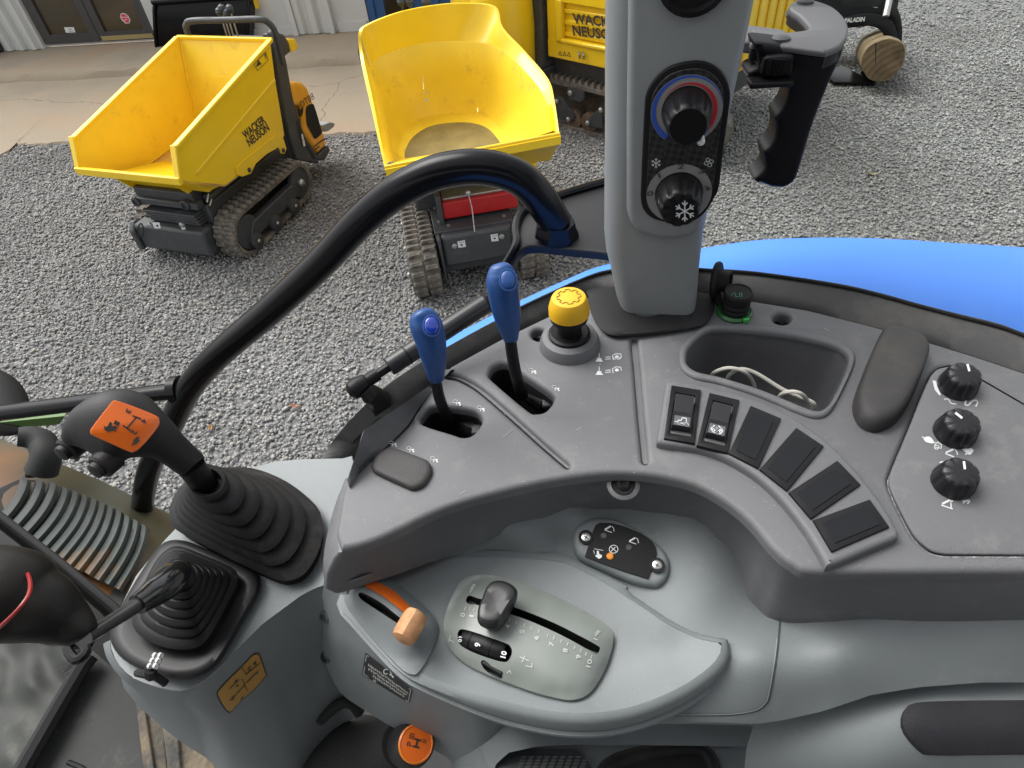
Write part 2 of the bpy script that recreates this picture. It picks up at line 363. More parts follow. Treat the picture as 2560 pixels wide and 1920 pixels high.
def sweep_px(name, secs, material, parent, seg=20, flat=.8, n=5, cap=True, **k):
    """secs: (px, py, z, halfwidth_px): organic body swept through real heights"""
    S = cr([np.array(s, float) for s in secs], n); mb = MB(); rs = []
    path = [P(s[0], s[1], s[2]) for s in S]; m_ = len(path)
    for i, s in enumerate(S):
        t = unit(path[min(i+1, m_-1)]-path[max(i-1, 0)]); vw = unit(CAM-path[i]); a = unit(vw-t*vw.dot(t)); b = np.cross(t, a); r = max(s[3], .3)*proj(path[i])[2]/F
        rs.append([path[i]+(b*math.cos(q)+a*flat*math.sin(q))*r for q in [2*math.pi*j/seg for j in range(seg)]])
    mb.rings(rs, cap); return mb.build(name, material, parent, smooth=50, **k)
# ================================================================== THE YARD
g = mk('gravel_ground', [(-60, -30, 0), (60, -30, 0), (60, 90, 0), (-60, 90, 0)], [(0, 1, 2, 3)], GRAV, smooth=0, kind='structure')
W0, W1 = P(115, 122, .15), P(850, 80, .15); WX = unit((W1-W0)*V(1, 1, 0)); WN = V(WX[1], -WX[0], 0)      # wall line, WN points to the yard
def wp(s, out, z): return W0+WX*s+WN*out+V(0, 0, z-W0[2])
wl = np.linalg.norm(W1-W0)
# sidewalk with its broken kerb edge, then the sloping apron slab
rk = random.Random(3); edge = []
for i in range(96):
    s = -6+i*.14; edge.append((s, .86+rk.uniform(-.015, .015)+(.02*math.sin(s*2.1))))
mb = MB(); rows = [[wp(s, -.6, .15) for s, d in edge], [wp(s, d-.06, .15) for s, d in edge], [wp(s, d, .15-.02-rk.random()*.03) for s, d in edge], [wp(s, d+.03+rk.random()*.03, .06) for s, d in edge], [wp(s, d+.05+rk.random()*.03, .0) for s, d in edge]]
mb.rings([r[::-1] for r in rows], False, False); mb.build('sidewalk', CONC, None, smooth=25, kind='structure')
ga = [P(-500, 470, .0), P(-150, 420, 0), P(0, 394, 0), P(36, 366, 0), P(90, 364, 0), P(163, 360, 0), P(400, 352, 0), P(640, 345, 0), P(827, 338, 0), P(935, 334, 0), P(1150, 322, 0), P(1300, 300, 0), P(1420, 240, 0), P(1445, 170, 0)]
far = [wp(float((p-W0).dot(WX)), .89, 0) for p in ga]; far = [V(p[0], p[1], 0) for p in far]; ga3 = ga
near = cr(ga, 5); near = [p+V(rk.uniform(-.02, .02), rk.uniform(-.03, .03), 0) for p in near]; farr = resample(far, len(near))
mb = MB(); mb.rings([[p+V(0, 0, .055) for p in farr], [p+V(0, 0, .022) for p in near], [p-V(0, .03, .02) for p in near]], False, False)
mb.build('concrete_apron', CONC, None, smooth=30, kind='structure')
# crushed stone, every stone real; finer mesh close by
ico = [(0, 0, 1), (.894, 0, .447), (.276, .851, .447), (-.724, .526, .447), (-.724, -.526, .447), (.276, -.851, .447), (.724, .526, -.447), (-.276, .851, -.447), (-.894, 0, -.447), (-.276, -.851, -.447), (.724, -.526, -.447), (0, 0, -1)]
icf = [(0, 1, 2), (0, 2, 3), (0, 3, 4), (0, 4, 5), (0, 5, 1), (1, 6, 2), (2, 7, 3), (3, 8, 4), (4, 9, 5), (5, 10, 1), (6, 7, 2), (7, 8, 3), (8, 9, 4), (9, 10, 5), (10, 6, 1)]
OCT = [(1, 0, 0), (0, 1, 0), (-1, 0, 0), (0, -1, 0), (0, 0, 1), (0, 0, -1)]; OCF = [(0, 1, 4), (1, 2, 4), (2, 3, 4), (3, 0, 4), (1, 0, 5), (2, 1, 5), (3, 2, 5), (0, 3, 5)]
def stones(n, x0, x1, y0, y1, s0, s1, seed, tmpl=None, zl=.0):
    tmpl = tmpl or ico
    r = np.random.RandomState(seed); p = np.stack([r.uniform(x0, x1, n), r.uniform(y0, y1, n), np.zeros(n)], 1); q = proj_many(p)
    ok = (q[:, 2] > .1) & (q[:, 0] > -260) & (q[:, 0] < 2800) & (q[:, 1] > -60) & (q[:, 1] < np.where(q[:, 0] < 900, 1420, 900))
    s = (p-W0)@WX; apx = np.array([(k-W0).dot(WX) for k in ga]); apd = np.array([(k-W0).dot(WN) for k in ga]); dd = (p-W0)@WN
    lim = np.interp(s, apx, apd, left=apd[0], right=-9); ok &= (dd > lim+r.uniform(-.05, .02, n)) & ((dd > .9) | (s > 7.2))
    p = p[ok]; n = len(p); B = np.array(tmpl)[None].repeat(n, 0)*(1+r.uniform(-.32, .32, (n, len(tmpl), 1)))
    sz = np.exp(r.uniform(math.log(s0), math.log(s1), n)); B = B*np.stack([sz*r.uniform(.75, 1.35, n), sz*r.uniform(.6, 1.0, n), sz*r.uniform(.32, .60, n)], 1)[:, None]/2
    a = r.uniform(-.6, .6, n); c, s_ = np.cos(a)[:, None], np.sin(a)[:, None]; y, z = B[..., 1]*c-B[..., 2]*s_, B[..., 1]*s_+B[..., 2]*c; B[..., 1], B[..., 2] = y, z
    a = r.uniform(0, 6.3, n); c, s_ = np.cos(a)[:, None], np.sin(a)[:, None]; x, y = B[..., 0]*c-B[..., 1]*s_, B[..., 0]*s_+B[..., 1]*c; B[..., 0], B[..., 1] = x, y
    p[:, 2] = r.uniform(0, .016, n)+zl; return (B+p[:, None]).reshape(-1, 3), n
sv = []; fi = []; nv = 0
for a, tm, fc in (((78000, -4.2, 4.4, 1.2, 4.4, .014, .029, 1), ico, icf), ((80000, -5.4, 6.4, 4.4, 7.2, .015, .031, 2), ico, icf), ((75000, -5.5, 13, 7.2, 17, .026, .048, 3), OCT, OCF), ((22000, 6.4, 13, 4.0, 7.2, .022, .042, 4), OCT, OCF)):
    v_, n_ = stones(*a, tmpl=tm); sv.append(v_); fi.append((np.array(fc)[None]+len(tm)*np.arange(n_)[:, None, None]).reshape(-1, 3)+nv); nv += len(v_)
sv = np.vstack(sv); fi = np.vstack(fi)
me = bpy.data.meshes.new('gravel'); me.vertices.add(len(sv)); me.vertices.foreach_set('co', sv.ravel()); me.loops.add(fi.size); me.loops.foreach_set('vertex_index', fi.ravel())
me.polygons.add(len(fi)); me.polygons.foreach_set('loop_start', np.arange(0, fi.size, 3)); me.update(calc_edges=True); me.validate(); me.materials.append(STONE)
go = bpy.data.objects.new('gravel', me); COL.objects.link(go); go['kind'] = 'stuff'
# ------------------------------------------------------------------ the building along the back of the yard
bd = root('metal_building', wp(2, -.05, .15), 'white ribbed metal building with dark framed glass doors along the back of the yard', 'building')
ws = lambda px, py=90: float((PV(px, py, W0, WN)-W0).dot(WX)); wz = lambda px, py: float(PV(px, py, W0, WN)[2])
sL = float((P(115, 122, .15)-W0).dot(WX)); sR = ws(372, 60); sM = ws(237, 75)
def wbox(s0, s1, z0, z1, o0, o1): return MB().box((wp((s0+s1)/2, (o0+o1)/2, (z0+z1)/2)), (s1-s0, o1-o0, z1-z0), (WX, WN, V(0, 0, 1)))
TOPZ = 3.6
wbox(-6, sL-.02, .152, TOPZ, -.1, 0).build('wall_panel', WALLW, bd)
wbox(sR+.02, ws(915, 20), .152, TOPZ, -.1, 0).build('wall_panel', WALLW, bd)
wbox(sL, sR, 2.3, TOPZ, -.1, -.002).build('wall_panel', WALLW, bd)
BLUEW = mat('blue_door_panel', (.02, .085, .23), .45, var=.1)
wbox(ws(917, 20), 7.2, .152, TOPZ, -.1, -.01).build('roller_door', BLUEW, bd)
for i in range(30):
    s = ws(925, 20)+i*.16
    if s < 7.1: wbox(s, s+.05, .16, TOPZ-.01, -.01, .015).build('door_rib', BLUEW, bd)
def wrib(s, wd=.12, h=.04):
    a = [(s-wd/2, .001), (s-wd/4, h), (s+wd/4, h), (s+wd/2, .001)]
    MB().prism([wp(x, o, .16) for x, o in a], (0, 0, TOPZ-.17)).build('wall_rib', WALLW, bd, smooth=0)
for px in (28, 60, 92): wrib(ws(px, 120), .11, .05)
for px in (408, 452, 470, 752, 788, 818): wrib(ws(px, 60), .13, .045)
for px in (744, 836): wbox(ws(px, 80)-.03, ws(px, 80)+.03, .155, TOPZ-.02, .002, .07).build('wall_trim', WALLW, bd)
wbox(ws(845, 60), ws(914, 40), .152, .26, .0, .02).build('base_trim', WALLW, bd); wbox(ws(610, 60), ws(735, 60), .152, .24, .0, .02).build('base_trim', WALLW, bd)
BRONZE = mat('dark_bronze_door_frame', (.045, .043, .042), .45, var=.15)
def glassfn(t, N, Lk, b):
    b.inputs['Base Color'].default_value = (.055, .042, .022, 1); b.inputs['Roughness'].default_value = .06; b.inputs['Specular IOR Level'].default_value = .6
DGL = node_mat('tinted_door_glass', glassfn)
door = mk('entrance_door', *(lambda m: (m.v, m.f))(wbox(sL+.02, sR-.0, .17, .185, -.08, -.02)), mat('door_sill_metal', (.45, .45, .42), .4, metal=.6), bd)
for a, b_ in ((sL, sM), (sM, sR)):
    fr_ = wbox(a+.0, b_-.02, .19, .30, -.075, -.03).build('bottom_rail', BRONZE, door)
    wbox(a+.0, a+.13 if a == sL else a+.1, .30, 2.3, -.075, -.03).build('door_stile', BRONZE, door); wbox(b_-.12, b_-.02, .30, 2.3, -.075, -.03).build('door_stile', BRONZE, door)
    wbox(a+.1, b_-.1, .28, 2.3, -.065, -.06).build('door_glass', DGL, door)
wbox(sM+.02, sR-.03, .20, .25, -.03, -.024).build('kick_strip', mat('brass_kick_strip', (.32, .25, .10), .4), door)
gs = on_v(wp(0, -.058, 1), WN)
fills([[(160, 68), (184, 68), (189, 81), (165, 82)]], gs, WHITE, bd, 'paper_notice')
strokes([[(170, 73), (180, 73)], [(172, 78), (183, 78)]], 1.2, on_v(wp(0, -.056, 1), WN), LETTER, bd, 'notice_text')
fills([[(303, 33), (312, 33), (321, 40), (326, 50), (324, 58), (314, 59), (304, 50), (300, 40)]], gs, WHITE, bd, 'octagon_border')
fills([[(304, 35), (311, 35), (319, 41), (323, 50), (322, 56.5), (315, 57), (306, 49), (302, 40)]], on_v(wp(0, -.056, 1), WN), mat('red_sticker', (.6, .03, .06), .4), bd, 'octagon_sticker')
strokes([[(304, 43), (321, 43)], [(309, 51), (318, 48)]], 1.6, on_v(wp(0, -.054, 1), WN), WHITE, bd, 'sticker_bar')
fills([[(200, 29), (212, 30), (220, 48), (210, 48)]], gs, mat('cream_sticker', (.5, .47, .3), .5), bd, 'door_sticker')
strokes([[(204, 33), (210, 33)], [(207, 38), (213, 38)], [(209, 43), (215, 43)]], 2, on_v(wp(0, -.056, 1), WN), LETTER, bd, 'sticker_mark')
# dark litter bin at the left end of the sidewalk
bc = P(-30, 128, .15); tb = root('litter_bin', bc, 'dark grey round plastic bin on the sidewalk beside the white wall trim', 'bin')
m1 = MB(); m1.lathe(bc, (0, 0, 1), [(.27, 0), (.29, .02), (.33, .75), (.335, .76)], 28); m1.build('bin_body', mat('bin_plastic', (.03, .034, .036), .5), tb)
m1 = MB(); m1.lathe(bc, (0, 0, 1), [(.36, .76), (.36, .80), (.33, .84), (.20, .95), (.12, .98)], 28); m1.build('bin_lid', mat('bin_plastic', (.03, .034, .036), .5), tb)
# black digger bucket parked behind the left dumper
bo = P(392, 140, .04); ex = root('digger_bucket', bo, 'black digger bucket standing on the concrete in front of the glass doors', 'digger bucket')
bw = P(592, 128, .04)-bo; BX = unit(bw*V(1, 1, 0)); BN = V(-BX[1], BX[0], 0); wd = 1.22
prof = [(0, .0), (-.02, .25), (.0, .50), (.04, .60), (.10, .60), (.42, .54), (.6, .32), (.55, .08), (.3, .0)]
mb = MB(); mb.prism([bo+BN*a+BX*z*.42+V(0, 0, z) for a, z in prof], BX*wd); mb.build('bucket_shell', GLOSSB, ex, bevel=.02)
for s in (-.0, wd): MB().prism([bo+BX*(s+z*.42)+BN*(a-.03)+V(0, 0, z*1.03) for a, z in prof], BX*.035).build('side_plate', GLOSSB, ex, bevel=.008)
MB().tube([bo+BX*.25+BN*-.02+V(0, 0, .60), bo+BN*-.02+BX*(wd+.29)+V(0, 0, .60)], .03, 10).build('top_lip', GLOSSB, ex)
MB().box(bo+BX*1.49+BN*.1+V(0, 0, .52), (.02, .12, .16), (BX, BN, V(0, 0, 1))).build('yellow_label', YEL, ex)
for s in (.48, .78): MB().prism([bo+BX*(s+.3)+BN*a+V(0, 0, z) for a, z in ((.02, .56), (.02, .82), (.12, .88), (.3, .78), (.36, .54))], BX*.04).build('hanger_plate', GLOSSB, ex, bevel=.008)
MB().tube([bo+BX*.74+BN*.12+V(0, 0, .80), bo+BX*1.16+BN*.12+V(0, 0, .80)], .06, 14).build('pivot_pin', STEEL, ex)
MB().box(bo+BX*.95+BN*.25+V(0, 0, 1.35), (.24, .3, 1.0), (BX, BN, V(0, 0, 1))).build('dipper_arm', GLOSSB, ex, bevel=.02)
# ------------------------------------------------------------------ tracked dumpers
def tracks(rt, A, L, o, lens, r0, c1, r1, gauge, wdt, shows, nroll, beamz, name='track'):
    """belt runs round a front idler (radius r0, centre u=r0*.2) and a rear sprocket (centre c1, radius r1)"""
    c0 = (.04, r0); lug = None
    th0 = math.atan2(c1[1]-c0[1], c1[0]-c0[0])
    path = []
    for a in np.linspace(math.pi/2+.02, 3*math.pi/2, 14): path.append((c0[0]+r0*math.cos(a), c0[1]+r0*math.sin(a)))
    for a in np.linspace(-math.pi/2+.1, math.pi/2, 14): path.append((c1[0]+r1*math.cos(a), c1[1]+r1*math.sin(a)))
    loop = resample(path, 96, True); k = len(loop); cen = loop.mean(0)
    for side in (-1, 1):
        y = side*gauge/2; tb_ = MB(); rs = []
        for i in range(k):
            t = loop[(i+1) % k]-loop[i-1]; t /= np.hypot(*t); nn = np.array([t[1], -t[0]]); nn = nn if nn.dot(loop[i]-cen) > 0 else -nn
            q0, q1 = loop[i]-nn*.002, loop[i]-nn*.028
            W = lambda q, yy: o+A*q[0]+L*yy+V(0, 0, q[1]+.012)
            rs.append([W(q0, y-wdt/2), W(q0, y+wdt/2), W(q1, y+wdt/2-.004), W(q1, y-wdt/2+.004)])
        rs.append(rs[0]); tb_.rings(rs, False)
        belt = tb_.build('track_belt', TRACK, rt, smooth=30)
        nl = int(sum(np.hypot(*(loop[(i+1) % k]-loop[i])) for i in range(k))/.058); lp = resample(loop, nl*2, True); kk = len(lp)
        for i in range(kk):
            q = lp[i]
            if q[1] < .03 and .1 < q[0] < c1[0]-.05: continue
            if shows == 'front' and side == 1 and q[0] > .25: continue
            t = lp[(i+1) % kk]-lp[i-1]; t /= np.hypot(*t); nn = np.array([t[1], -t[0]]); nn = nn if nn.dot(q-cen) > 0 else -nn
            if lug is None:
                lm = MB(); lw = wdt*.46
                lm.rings([[V(-.017, -lw/2, 0), V(.017, -lw/2, 0), V(.017, lw/2, 0), V(-.017, lw/2, 0)], [V(-.012, -lw/2+.004, .02), V(.006, -lw/2+.004, .022), V(.012, lw/2-.01, .02), V(-.006, lw/2-.01, .022)]])
                lug = lm.build('tread_lug', TRACK, belt, local=True, smooth=0); first = True
            z_ = side if i % 2 else -side; yy = y+(wdt*.25 if i % 2 else -wdt*.25)
            M3 = Matrix(((t[0], 0, nn[0], q[0]), (0, 1, 0, yy), (t[1], 0, nn[1], q[1]+.012), (0, 0, 0, 1)))
            T = Matrix(ROOTS[rt.name].tolist())@Matrix((list(A)+[0], list(L)+[0], [0, 0, 1, 0], [0, 0, 0, 1])).transposed()
            base = Matrix.Translation(Vector([float(x) for x in (ROOTS[rt.name][:3, :3]@o+ROOTS[rt.name][:3, 3])]))
            Rm = Matrix(ROOTS[rt.name].tolist()).to_3x3().to_4x4()@Matrix(((A[0], L[0], 0, 0), (A[1], L[1], 0, 0), (0, 0, 1, 0), (0, 0, 0, 1)))
            M4 = base@Rm@M3
            if first: lug.matrix_local = M4; first = False; lug.parent = belt
            else: put(lug, belt, M4)
        yo = y+side*(wdt/2-.03); W = lambda u, yy, z: o+A*u+L*yy+V(0, 0, z+.012)
        MB().prism([W(u, yo-.03, z) for u, z in beamz], L*.06).build('track_frame', CHAS, rt, bevel=.006)
        for u, z in nroll:
            ro = MB().lathe(W(u, yo-.06, z), L, [(.045, 0), (.058, .006), (.058, .03), (.042, .036), (.042, .07), (.058, .076), (.058, .1), (.045, .105)], 22).build('track_roller', CHAS, rt)
            MB().lathe(W(u, yo+side*.042, z), L*side, [(.02, 0), (.02, .012), (.012, .022), (.004, .026)], 10).build('roller_bolt', ZINC, ro)
        sp = MB().lathe(W(c1[0], yo-.02, c1[1]), L, [(.03, 0), (r1*.78, .004), (r1*.78, .03), (.05, .034)], 24).build('drive_sprocket', CHAS, rt)
        MB().lathe(W(c1[0], yo+side*.016, c1[1]), L*side, [(.03, 0), (.03, .02), (.018, .035), (.004, .038)], 10).build('sprocket_bolt', ZINC, sp)
        idl = MB().lathe(W(c0[0], yo-.02, c0[1]), L, [(.02, 0), (r0*.74, .004), (r0*.74, .03), (.03, .034)], 24).build('idler_wheel', CHAS, rt)
def dumper_frame(a, rz, half):
    A = V(math.cos(rz), math.sin(rz), 0); L = V(-A[1], A[0], 0); return A, L, a+L*half
# --- left dumper
a0 = P(641, 640, 0)*V(1, 1, 0); b0 = P(765, 520, 0)*V(1, 1, 0); rz = math.atan2(b0[1]-a0[1], b0[0]-a0[0]); A, L, O1 = dumper_frame(a0, rz, .44)
d1 = root('tracked_dumper', O1, 'small yellow tracked dumper with a square empty skip and bar handle beside the concrete', 'dumper', 'yellow tracked dumpers parked on the gravel', rz)
W = lambda u, y, z: O1+A*u+L*y+V(0, 0, z)
def sp_(px, py, y): return PV(px, py, O1+L*y, L)
tracks(d1, A, L, O1, .7, .165, (.735, .185), .145, .70, .18, 'front', ((.055, .085), (.30, .085), (.555, .085)), ((.02, .12), (.10, .21), (.62, .225), (.70, .17), (.62, .11), (.0, .10)))
MB().box(sp_(676, 540, -.436)+V(0, 0, .0), (.07, .004, .045), (A, L, V(0, 0, 1))).build('red_white_label', mat('label_pink', (.6, .3, .25), .5), d1)
yr, yl, th = -.395, .395, .012
pf = [(-.232, .935), (.944, 1.168), (.86, .925), (.765, .56), (.166, .541), (.03, .545), (-.316, .757)]
skip = MB()
def slab(p, q, t=.012):                        # sheet spanning the skip between two profile points
    d = unit(V(q[0]-p[0], 0, q[1]-p[1])); n_ = V(-d[2], 0, d[0])*t
    skip.rings([[W(u+e*n_[0], yy, z+e*n_[2]) for u, z, e, yy in ((p[0], p[1], 0, yr), (p[0], p[1], 0, yl), (p[0], p[1], 1, yl), (p[0], p[1], 1, yr))], [W(u+e*n_[0], yy, z+e*n_[2]) for u, z, e, yy in ((q[0], q[1], 0, yr), (q[0], q[1], 0, yl), (q[0], q[1], 1, yl), (q[0], q[1], 1, yr))]])
slab((.86, .925), (.765, .56)); slab((.944, 1.168), (.86, .925))
sk = skip.build('skip', YELI, d1)
YELF = mat('scuffed_skip_floor', (.78, .46, .04), .55, var=.1, vscale=6, col2=(.50, .30, .12), c2scale=3.5, c2lo=.42, c2hi=.62, dirt=((.42, .27, .13), 12, .5, .75))
skip = MB(); slab((.765, .56), (.166, .541)); slab((.166, .541), (.03, .545)); slab((.03, .545), (-.316, .757)); skip.build('skip_floor', YELF, sk)
for y in (yr+.012, yl-.012): MB().tube([W(.77, y, .575), W(.16, y, .556), W(.03, y, .56), W(-.31, y, .77)], .006, 6).build('weld_seam', YEL, sk); MB().tube([W(.77, y, .57), W(.86, y, .925), W(.94, y, 1.16)], .005, 6).build('weld_seam', YEL, sk)
for y in (yr, yl):
    MB().prism([W(u, y-th/2, z) for u, z in pf], L*th).build('side_panel', YELI if y > 0 else YEL, sk, smooth=0)
MB().prism([W(u, yr+th/2+.001, z) for u, z in pf], L*.004).build('side_lining', YELI, sk, smooth=0)
for y in (yr, yl):
    s = -1 if y < 0 else 1
    p0, p1 = W(-.235, y+s*.012, .93), W(.944, y+s*.012, 1.166); MB().box((p0+p1)/2, (np.linalg.norm(p1-p0), .042, .022), (unit(p1-p0), L, unit(np.cross(unit(p1-p0), L)))).build('rim_flange', YEL, sk, bevel=.005)
    p0, p1 = W(-.236, y+s*.012, .945), W(-.318, y+s*.012, .75); MB().box((p0+p1)/2, (np.linalg.norm(p1-p0), .042, .022), (unit(p1-p0), L, unit(np.cross(unit(p1-p0), L)))).build('front_flange', YEL, sk, bevel=.005)
p0, p1 = W(-.318, yr-.03, .752), W(-.318, yl+.03, .752); MB().box((p0+p1)/2, (np.linalg.norm(p1-p0), .03, .05), (L, A, V(0, 0, 1))).build('front_lip', YEL, sk, bevel=.006)
p0, p1 = W(.95, yr-.02, 1.166), W(.95, yl+.02, 1.166); MB().box((p0+p1)/2, (np.linalg.norm(p1-p0), .035, .025), (L, A, V(0, 0, 1))).build('rear_flange', YEL, sk, bevel=.006)
# pressed fold in the near side, pivot bracket, lower brackets
p0, p1 = W(-.16, yr-th/2-.002, .72), W(.86, yr-th/2-.002, .925)
MB().tube([p0, p1], .012, 8, flat=.45, nrm=L).build('pressed_fold', YEL, sk)
MB().prism([PV(x, y, O1+L*(yr-.02), L) for x, y in ((591, 418), (595, 438), (606, 442), (628, 434), (640, 410), (668, 385), (690, 373), (700, 375), (704, 384), (712, 385), (717, 372), (708, 343), (701, 332), (690, 336), (612, 398))], L*.012).build('pivot_bracket', YEL, sk, smooth=0, bevel=.004)
for x, y in ((623, 425), (708, 376), (694, 375)): MB().lathe(PV(x, y, O1+L*(yr-.021), L), -L, [(.017, -.002), (.017, .004), (.012, .006)], 14).build('pivot_pin', CHAS, sk)
for y in (-.19, .30):
    MB().prism([W(u, y, z) for u, z in ((-.28, .735), (-.05, .60), (.0, .56), (-.02, .52), (-.06, .50), (-.10, .53), (-.2, .66), (-.29, .70))], L*.016).build('tipping_bracket', YEL, sk, smooth=0, bevel=.004)
MB().prism([W(u, -.33, z) for u, z in ((-.16, .67), (.28, .54), (.20, .49), (-.02, .53), (-.06, .53))], L*.66).build('skip_underframe', YEL, sk, smooth=0, bevel=.004)
fs = on_v(O1+L*(yr-th/2), -L, .003)
text('WACKER', 635, 318, 21.5, 40, fs, LETTER, sk, wid=68, bold=.03, ydir=118); text('NEUSON', 645, 337, 21, 40, fs, LETTER, sk, wid=66, bold=.03, ydir=118)
strokes([[(635, 161), (644, 177), (671, 150), (664, 130), (635, 161)]], 1.2, fs, LETTER, sk, 'warning_label'); fills([[(646, 150), (640, 168), (654, 160)], [(661, 136), (666, 150), (664, 134)]], fs, LETTER, sk, 'warning_symbol')
# chassis
def cbox(u0, u1, y0, y1, z0, z1, nm='chassis', mt=CHAS, bev=.008, pr=None): return MB().box(W((u0+u1)/2, (y0+y1)/2, (z0+z1)/2), (u1-u0, y1-y0, z1-z0), (A, L, V(0, 0, 1))).build(nm, mt, pr or d1, bevel=bev)
cbox(-.06, .9, -.25, .25, .13, .42); cbox(-.10, .9, -.20, .30, .40, .53, 'tipping_frame'); cbox(-.13, -.06, -.24, .32, .42, .47, 'frame_shelf')
for i in range(4): cbox(-.135-.006*i, -.05, -.20, .24, .30+.024*i, .318+.024*i, 'step_rib', bev=.003)
cbox(-.20, -.06, -.25, .36, .09, .29, 'front_plate', bev=.02)
MB().prism([W(u, .36, z) for u, z in ((-.22, .08), (-.22, .24), (-.17, .30), (-.12, .28), (-.10, .10))], L*.05).build('towing_eye', CHAS, d1, bevel=.012)
fp = on_v(W(-.20, 0, 0), -A, .003)
fills([[(380, 556), (398, 556), (402, 571), (386, 571)]], fp, WHITE, d1, 'white_label'); fills([[(390, 562), (395, 562), (396, 567), (391, 567)]], on_v(W(-.20, 0, 0), -A, .004), LETTER, d1, 'label_mark')
fills([[(450, 563), (461, 562), (464, 573), (455, 574)]], fp, WHITE, d1, 'white_label')
strokes([circ(352, 577, 7, 18, 16)], 3.5, on_v(W(-.22, 0, 0), -A, .003), BLKM, d1, 'towing_slot')
for x, y in ((375, 562), (455, 562)): MB().lathe(PV(x, y, W(-.205, 0, 0), A), -A, [(.02, -.005), (.02, .008), (.008, .014)], 10).build('plate_bolt', ZINC, d1)
for x, y in ((340, 505), (462, 513)): MB().lathe(PV(x, y, W(-.135, 0, 0), A), -A, [(.035, -.03), (.035, .006), (.022, .01), (.022, .0)], 16).build('frame_eye', CHAS, d1)
MB().tube([W(-.03, -.25, .46), W(.6, -.25, .47)], .028, 10).build('hydraulic_ram', CHAS, d1)
MB().tube([W(-.06, -.27, .45), W(-.02, -.27, .49), W(-.01, -.27, .45), W(-.05, -.27, .42)], .006, 6).build('linch_pin', ZINC, d1)
# handle frame, control pod, hood
yp = -.33
def q1(px, py): return PV(px, py, O1+L*yp, L)
MB().prism([q1(x, y) for x, y in ((690, 70), (702, 86), (718, 160), (732, 240), (748, 300), (772, 360), (800, 410), (742, 400), (722, 330), (706, 240), (690, 140), (680, 80))], L*.05).build('handle_post', CHAS, d1, bevel=.01)
hb = [q1(704, 150), q1(694, 100), q1(684, 66), q1(676, 57)+L*.02]+[PV(x, y, O1+A*1.0, A) for x, y in ((640, 55), (560, 58), (480, 62))]
hb = [W(1.10, yp, .95), W(1.12, yp, 1.15), W(1.10, yp+.02, 1.23), W(1.06, yp+.07, 1.262), W(1.03, 0, 1.262), W(1.0, .26, 1.262), W(.99, .32, 1.24), W(.99, .34, 1.18), W(1.0, .34, .9)]
MB().tube(cr(hb, 6), .022, 12).build('handlebar', CHAS, d1)
MB().prism([q1(x, y) for x, y in ((694, 84), (708, 84), (717, 96), (724, 108), (728, 130), (712, 142), (703, 130))], L*.14).build('control_pod', CHAS, d1, bevel=.012)
MB().prism([q1(x, y) for x, y in ((719, 96), (738, 97), (746, 118), (745, 124), (728, 132))], L*.12).build('rear_cap', YEL, d1, bevel=.012)
cbox(1.0, 1.18, -.26, .1, 1.0, 1.12, 'console_box'); 
for yy, hh in ((.10, .0), (.07, .02), (.04, -.01), (.0, .02)):
    MB().tube([W(1.1, yy, 1.05), W(1.12, yy, 1.27+hh)], .006, 6).build('control_stalk', STEEL, d1)
    MB().lathe(W(1.12, yy, 1.27+hh), (0, 0, 1), [(.01, -.01), (.022, 0), (.028, .02), (.022, .04), (.006, .05)], 12).build('stalk_ball', CHAS, d1)
ho = [(724, 208), (745, 204), (757, 206), (770, 218), (778, 238), (800, 300), (820, 362), (795, 386), (757, 330), (756, 264), (733, 266)]
MB().prism([q1(x, y) for x, y in ho], L*.55).build('engine_hood', YELO, d1, bevel=.03, bseg=4)
hs_ = on_v(O1+L*yp, -L, .004)
fills([cr([(765, 271), (770, 263), (781, 260), (787, 268), (803, 322), (803, 335), (788, 347), (780, 335), (768, 313), (765, 290)], 4, True)], hs_, BLKM, d1, 'hood_grille')
fills([cr([(744, 268), (750, 274), (757, 268), (758, 280), (752, 292), (744, 286)], 3, True)], on_v(O1+L*yp, -L, .006), BLKM, d1, 'tank_opening')
text('DT08', 768, 251, 17, 38, hs_, LETTER, d1, wid=40, bold=0, ydir=112); text('LAYHER LEASING', 800, 354, 6, 36, hs_, LETTER, d1, wid=34, ydir=112) if False else strokes([[(786, 366), (800, 355), (815, 345)], [(789, 373), (798, 366)]], 3.0, hs_, LETTER, d1, 'small_print')
fills([[(753, 336), (757, 335), (760, 349), (756, 351)], [(756, 352), (761, 350), (764, 364), (759, 367)]], on_v(O1+L*yp, -L, .012), WHITE, d1, 'white_label')
MB().prism([q1(x, y) for x, y in ((757, 332), (795, 388), (820, 364), (827, 376), (812, 402), (782, 402), (745, 345), (736, 300), (752, 295))], L*.5).build('rear_bumper', CHAS, d1, bevel=.012)
MB().prism([q1(x, y)+V(0, 0, 0) for x, y in ((809, 312), (826, 305), (838, 308), (836, 317), (822, 328), (812, 330))], L*.4).build('foot_platform', mat('grey_step', (.25, .27, .27), .6), d1, bevel=.008)
